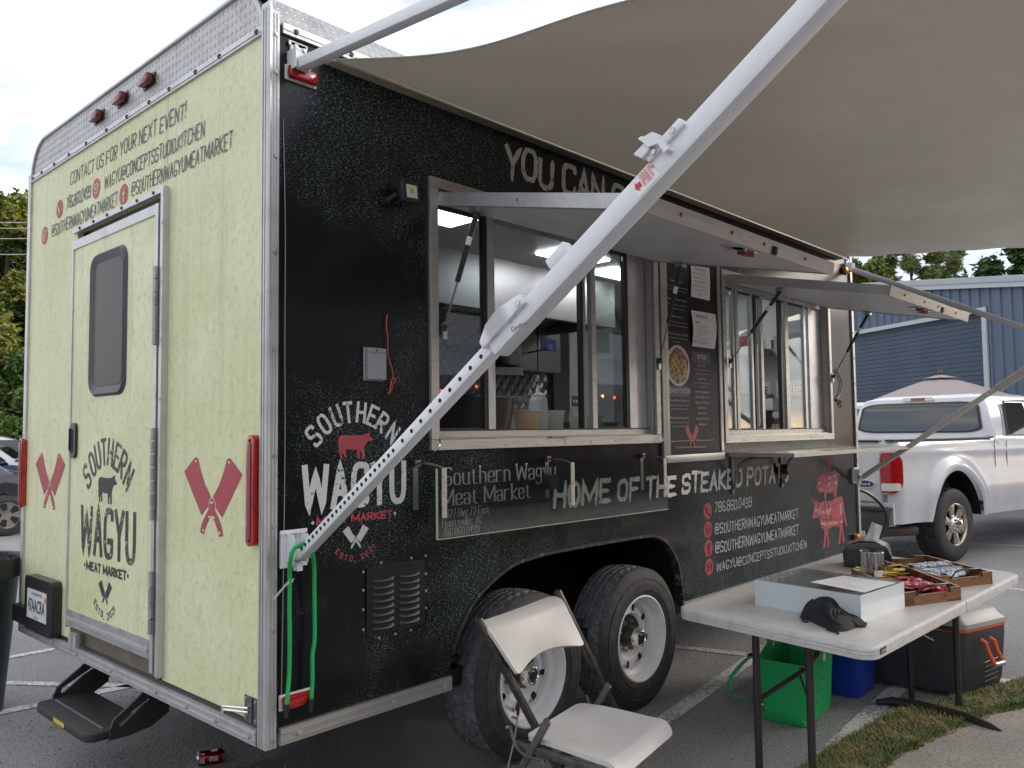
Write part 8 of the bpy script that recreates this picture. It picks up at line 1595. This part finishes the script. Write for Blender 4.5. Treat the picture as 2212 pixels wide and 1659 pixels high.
tree('deciduous_tree', 'green tree hidden mostly by the trailer at the far left', dirp(95, 37), 10.5, 3.4, M1, G1, rot=.4, sc=.9)
o = tree('deciduous_tree', 'dark lower tree filling the gap beneath the tall ones', dirp(30, 39), 8, 3, M4, G3, rot=.8, sc=.78)
for k, px in enumerate((-900, -640, -440, -270, -150, 190, 420, 700)):
    tree('deciduous_tree', 'tree of the wood continuing outside the photo or hidden behind the trailer', dirp(px, 38+3*(k % 3)), 11, 3.5, M4, G1, 'wood beyond the car park', sc=.95+.07*(k % 4), rot=k*.9)
for k, (px, dd, s_, yl) in enumerate(((-20, 33.5, 1., 0), (45, 33, 1.05, 1), (100, 34, 1., 0))):
    tree('shrub', ('low dark shrub at the foot of the left trees', 'bushy yellow green shrub beside the trailer above the white car', 'low shrub behind the trailer at the foot of the trees')[k], dirp(px, dd), 4, 2.2, M3 if k != 1 else M3, G1, sc=s_, rot=k*1.3)
# pines and small trees over the building
def pine(seed, h, w):
    rg = random.Random(seed); bl = []; lim = []
    for k in range(26):
        z = h*(.38+.62*k/26); rr = w*(1.05-.75*(k/26))*(.5+.5*rg.random()); a = rg.random()*6.28; q = Vector((rr*cos(a), rr*sin(a), z+rr*.35)); bl.append((q, w*(.10+.10*rg.random()))); lim.append(((0, 0, z), q))
        bl.append((q*.7+Vector((0, 0, z*.3)), w*.10))
    return bl, lim
pb, pl_ = pine(5, 9, 2.6); MP = crown_mesh(pb, 30000, .17, 5, .24, 0, .1); pb2, pl2_ = pine(6, 9, 2.2); MP2 = crown_mesh(pb2, 30000, .17, 6, .24, 0, .1)
def pinet(label, pos, me, lim, s_, rot):
    o = thing('pine_tree', label, 'tree', pos, 'pines above the blue building'); R = Matrix.Rotation(rot, 4, 'Z'); tb_ = MB(); P = Vector(pos); tb_.tube([P, P+Vector((.1, 0, 4*s_)), P+Vector((0, .1, 8.8*s_))], [.16, .12, .03], 8)
    for a, b in lim: A_ = P+R @ (Vector(a)*s_); B_ = P+R @ (Vector(b)*s_); tb_.tube([A_, A_.lerp(B_, .5)+Zv*.1, B_], [.045, .03, .012], 5)
    tb_.build('trunk', BARK, o, smooth=True)
    if not me.materials: me.materials.append(GP)
    c_ = bpy.data.objects.new('crown', me); COL.objects.link(c_); c_.parent = o; c_.scale = (s_,)*3; c_.rotation_euler = (0, 0, rot)
pinet('open pine with upright trunk, middle of the three over the building', dirp(1985, 42), MP, pl_, 1.18, .3); pinet('pine at the right of the group with long side boughs', dirp(2065, 43), MP2, pl2_, 1.10, 1.7); pinet('pine at the left of the group nearest the trailer nose', dirp(1905, 44), MP2, pl2_, 1.12, 3.9)
tree('deciduous_tree', 'yellowing broadleaf tree between the trailer nose and the pines', dirp(1858, 40), 9, 2.6, M2, G2, sc=.96, rot=2.2)
for k, (px, s_) in enumerate(((2125, .56), (2195, .60), (2240, .66))): tree('distant_tree', ('small dark tree top showing above the white eaves, left one', 'small dark tree top above the eaves at the right edge of the photo', 'dark tree beyond the right edge of the frame')[k], dirp(px, 52), 8.3, 2.4, M4, G3, sc=s_*1.6, rot=k)
# wood behind the photographer's back: it shows in the glass and paint as a dark skyline
rg = random.Random(21)
for k in range(11):
    a = YAW+pi+(-1.25+2.5*k/10)+rg.uniform(-.05, .05); dd = 34+rg.uniform(-3, 5); p_ = Vector((CAM.x+cos(a)*dd, CAM.y+sin(a)*dd, 0)); tree('deciduous_tree', 'tree of the row that mirrors as a dark skyline in the truck window', p_, 8, 3, M4, G3, 'trees mirrored in the glass', sc=1.0+.25*rg.random(), rot=k*1.1)
# market building behind the photographer's back; the panes and the wrap mirror it
mk = thing('market_building', 'white market building with a corrugated lean-to, mirrored in the serving window panes', 'building', (8, -9, 0)); MWT = mat('market_white', (.55, .56, .58), .6); MDK = mat('market_dark', (.03, .03, .035), .6); CORR = mat('corrugated_zinc', (.45, .46, .50), .4, .6)
MB().box((-7, -15, 0), (18.5, -9.05, 2.4)).build('lower_wall', MDK, mk); MB().box((-7, -15, 2.401), (18.5, -9.0, 4.15)).build('upper_wall', MWT, mk); MB().box((-7.2, -15.2, 4.151), (18.7, -8.9, 4.25)).build('roof', MDK, mk)
for k in range(9): MB().box((-5.5+2.7*k, -8.999, 3.42), (-4.3+2.7*k, -8.97, 3.95)).build('window', MDK, mk)
xc = -7.
while xc < 18.3:
    MB().hexa([(xc, -9.0, 3.25), (xc+.17, -9.0, 3.25), (xc+.17, -7.6, 2.52), (xc, -7.6, 2.52)], [(xc, -9.0, 3.26), (xc+.17, -9.0, 3.26), (xc+.17, -7.6, 2.53), (xc, -7.6, 2.53)]).build('awning_sheet', CORR, mk); MB().tube([(xc+.20, -9.0, 3.27), (xc+.20, -7.6, 2.54)], .035, 5).build('awning_ridge', TRM, mk); xc += .235
for k in range(8): MB().cyl((-6.5+3.4*k, -7.7, 0), (-6.5+3.4*k, -7.7, 2.5), .06, 8).build('post', MDK, mk)
sl_ = thing('string_lights', 'string of small orange and red bulbs under the lean-to behind the photographer', 'string lights', (8, -7.6, 2.4)); BO = mat('bulb_orange', (.9, .4, .1), .5, emit=(1, .35, .06, 14.)); BR = mat('bulb_red', (.9, .1, .1), .5, emit=(1, .06, .05, 10.)); rg = random.Random(2)
for k in range(60):
    q = Vector((-6.8+25*k/60, -7.55, 2.40-.16*abs(sin(k*.5))-(.5*rg.random() if k % 4 == 0 else 0))); MB().lathe([(0, -.03), (.022, -.01), (.02, .02), (0, .03)], Matrix.Translation(q), 6).build('bulb', BO if rg.random() < .7 else BR, sl_, fix=False)
# power lines on the left
WR = mat('cable_grey', (.35, .36, .34), .5)
for k, y in enumerate((470, 483, 506, 541)):
    a = dirp(-300, 28); b = dirp(260, 31); za = CAM.z+(946-y)*28*cos(aw(-300)-YAW)/FPX; zb_ = CAM.z+(940-y)*31*cos(aw(260)-YAW)/FPX
    o = MB().tube([Vector((a.x, a.y, za)), Vector(((a.x+b.x)/2, (a.y+b.y)/2, (za+zb_)/2-.05)), Vector((b.x, b.y, zb_))], .014, 5).build('overhead_wire', WR, None); tag(o, ('topmost', 'second', 'third', 'lowest')[k]+' overhead wire crossing in front of the left trees', 'wire', 'overhead wires')
flush_text()
for o in bpy.data.objects:     # drop helper keys of untagged group Empties
    for k in ('label', 'category'):
        if k in o and not o[k]: del o[k]
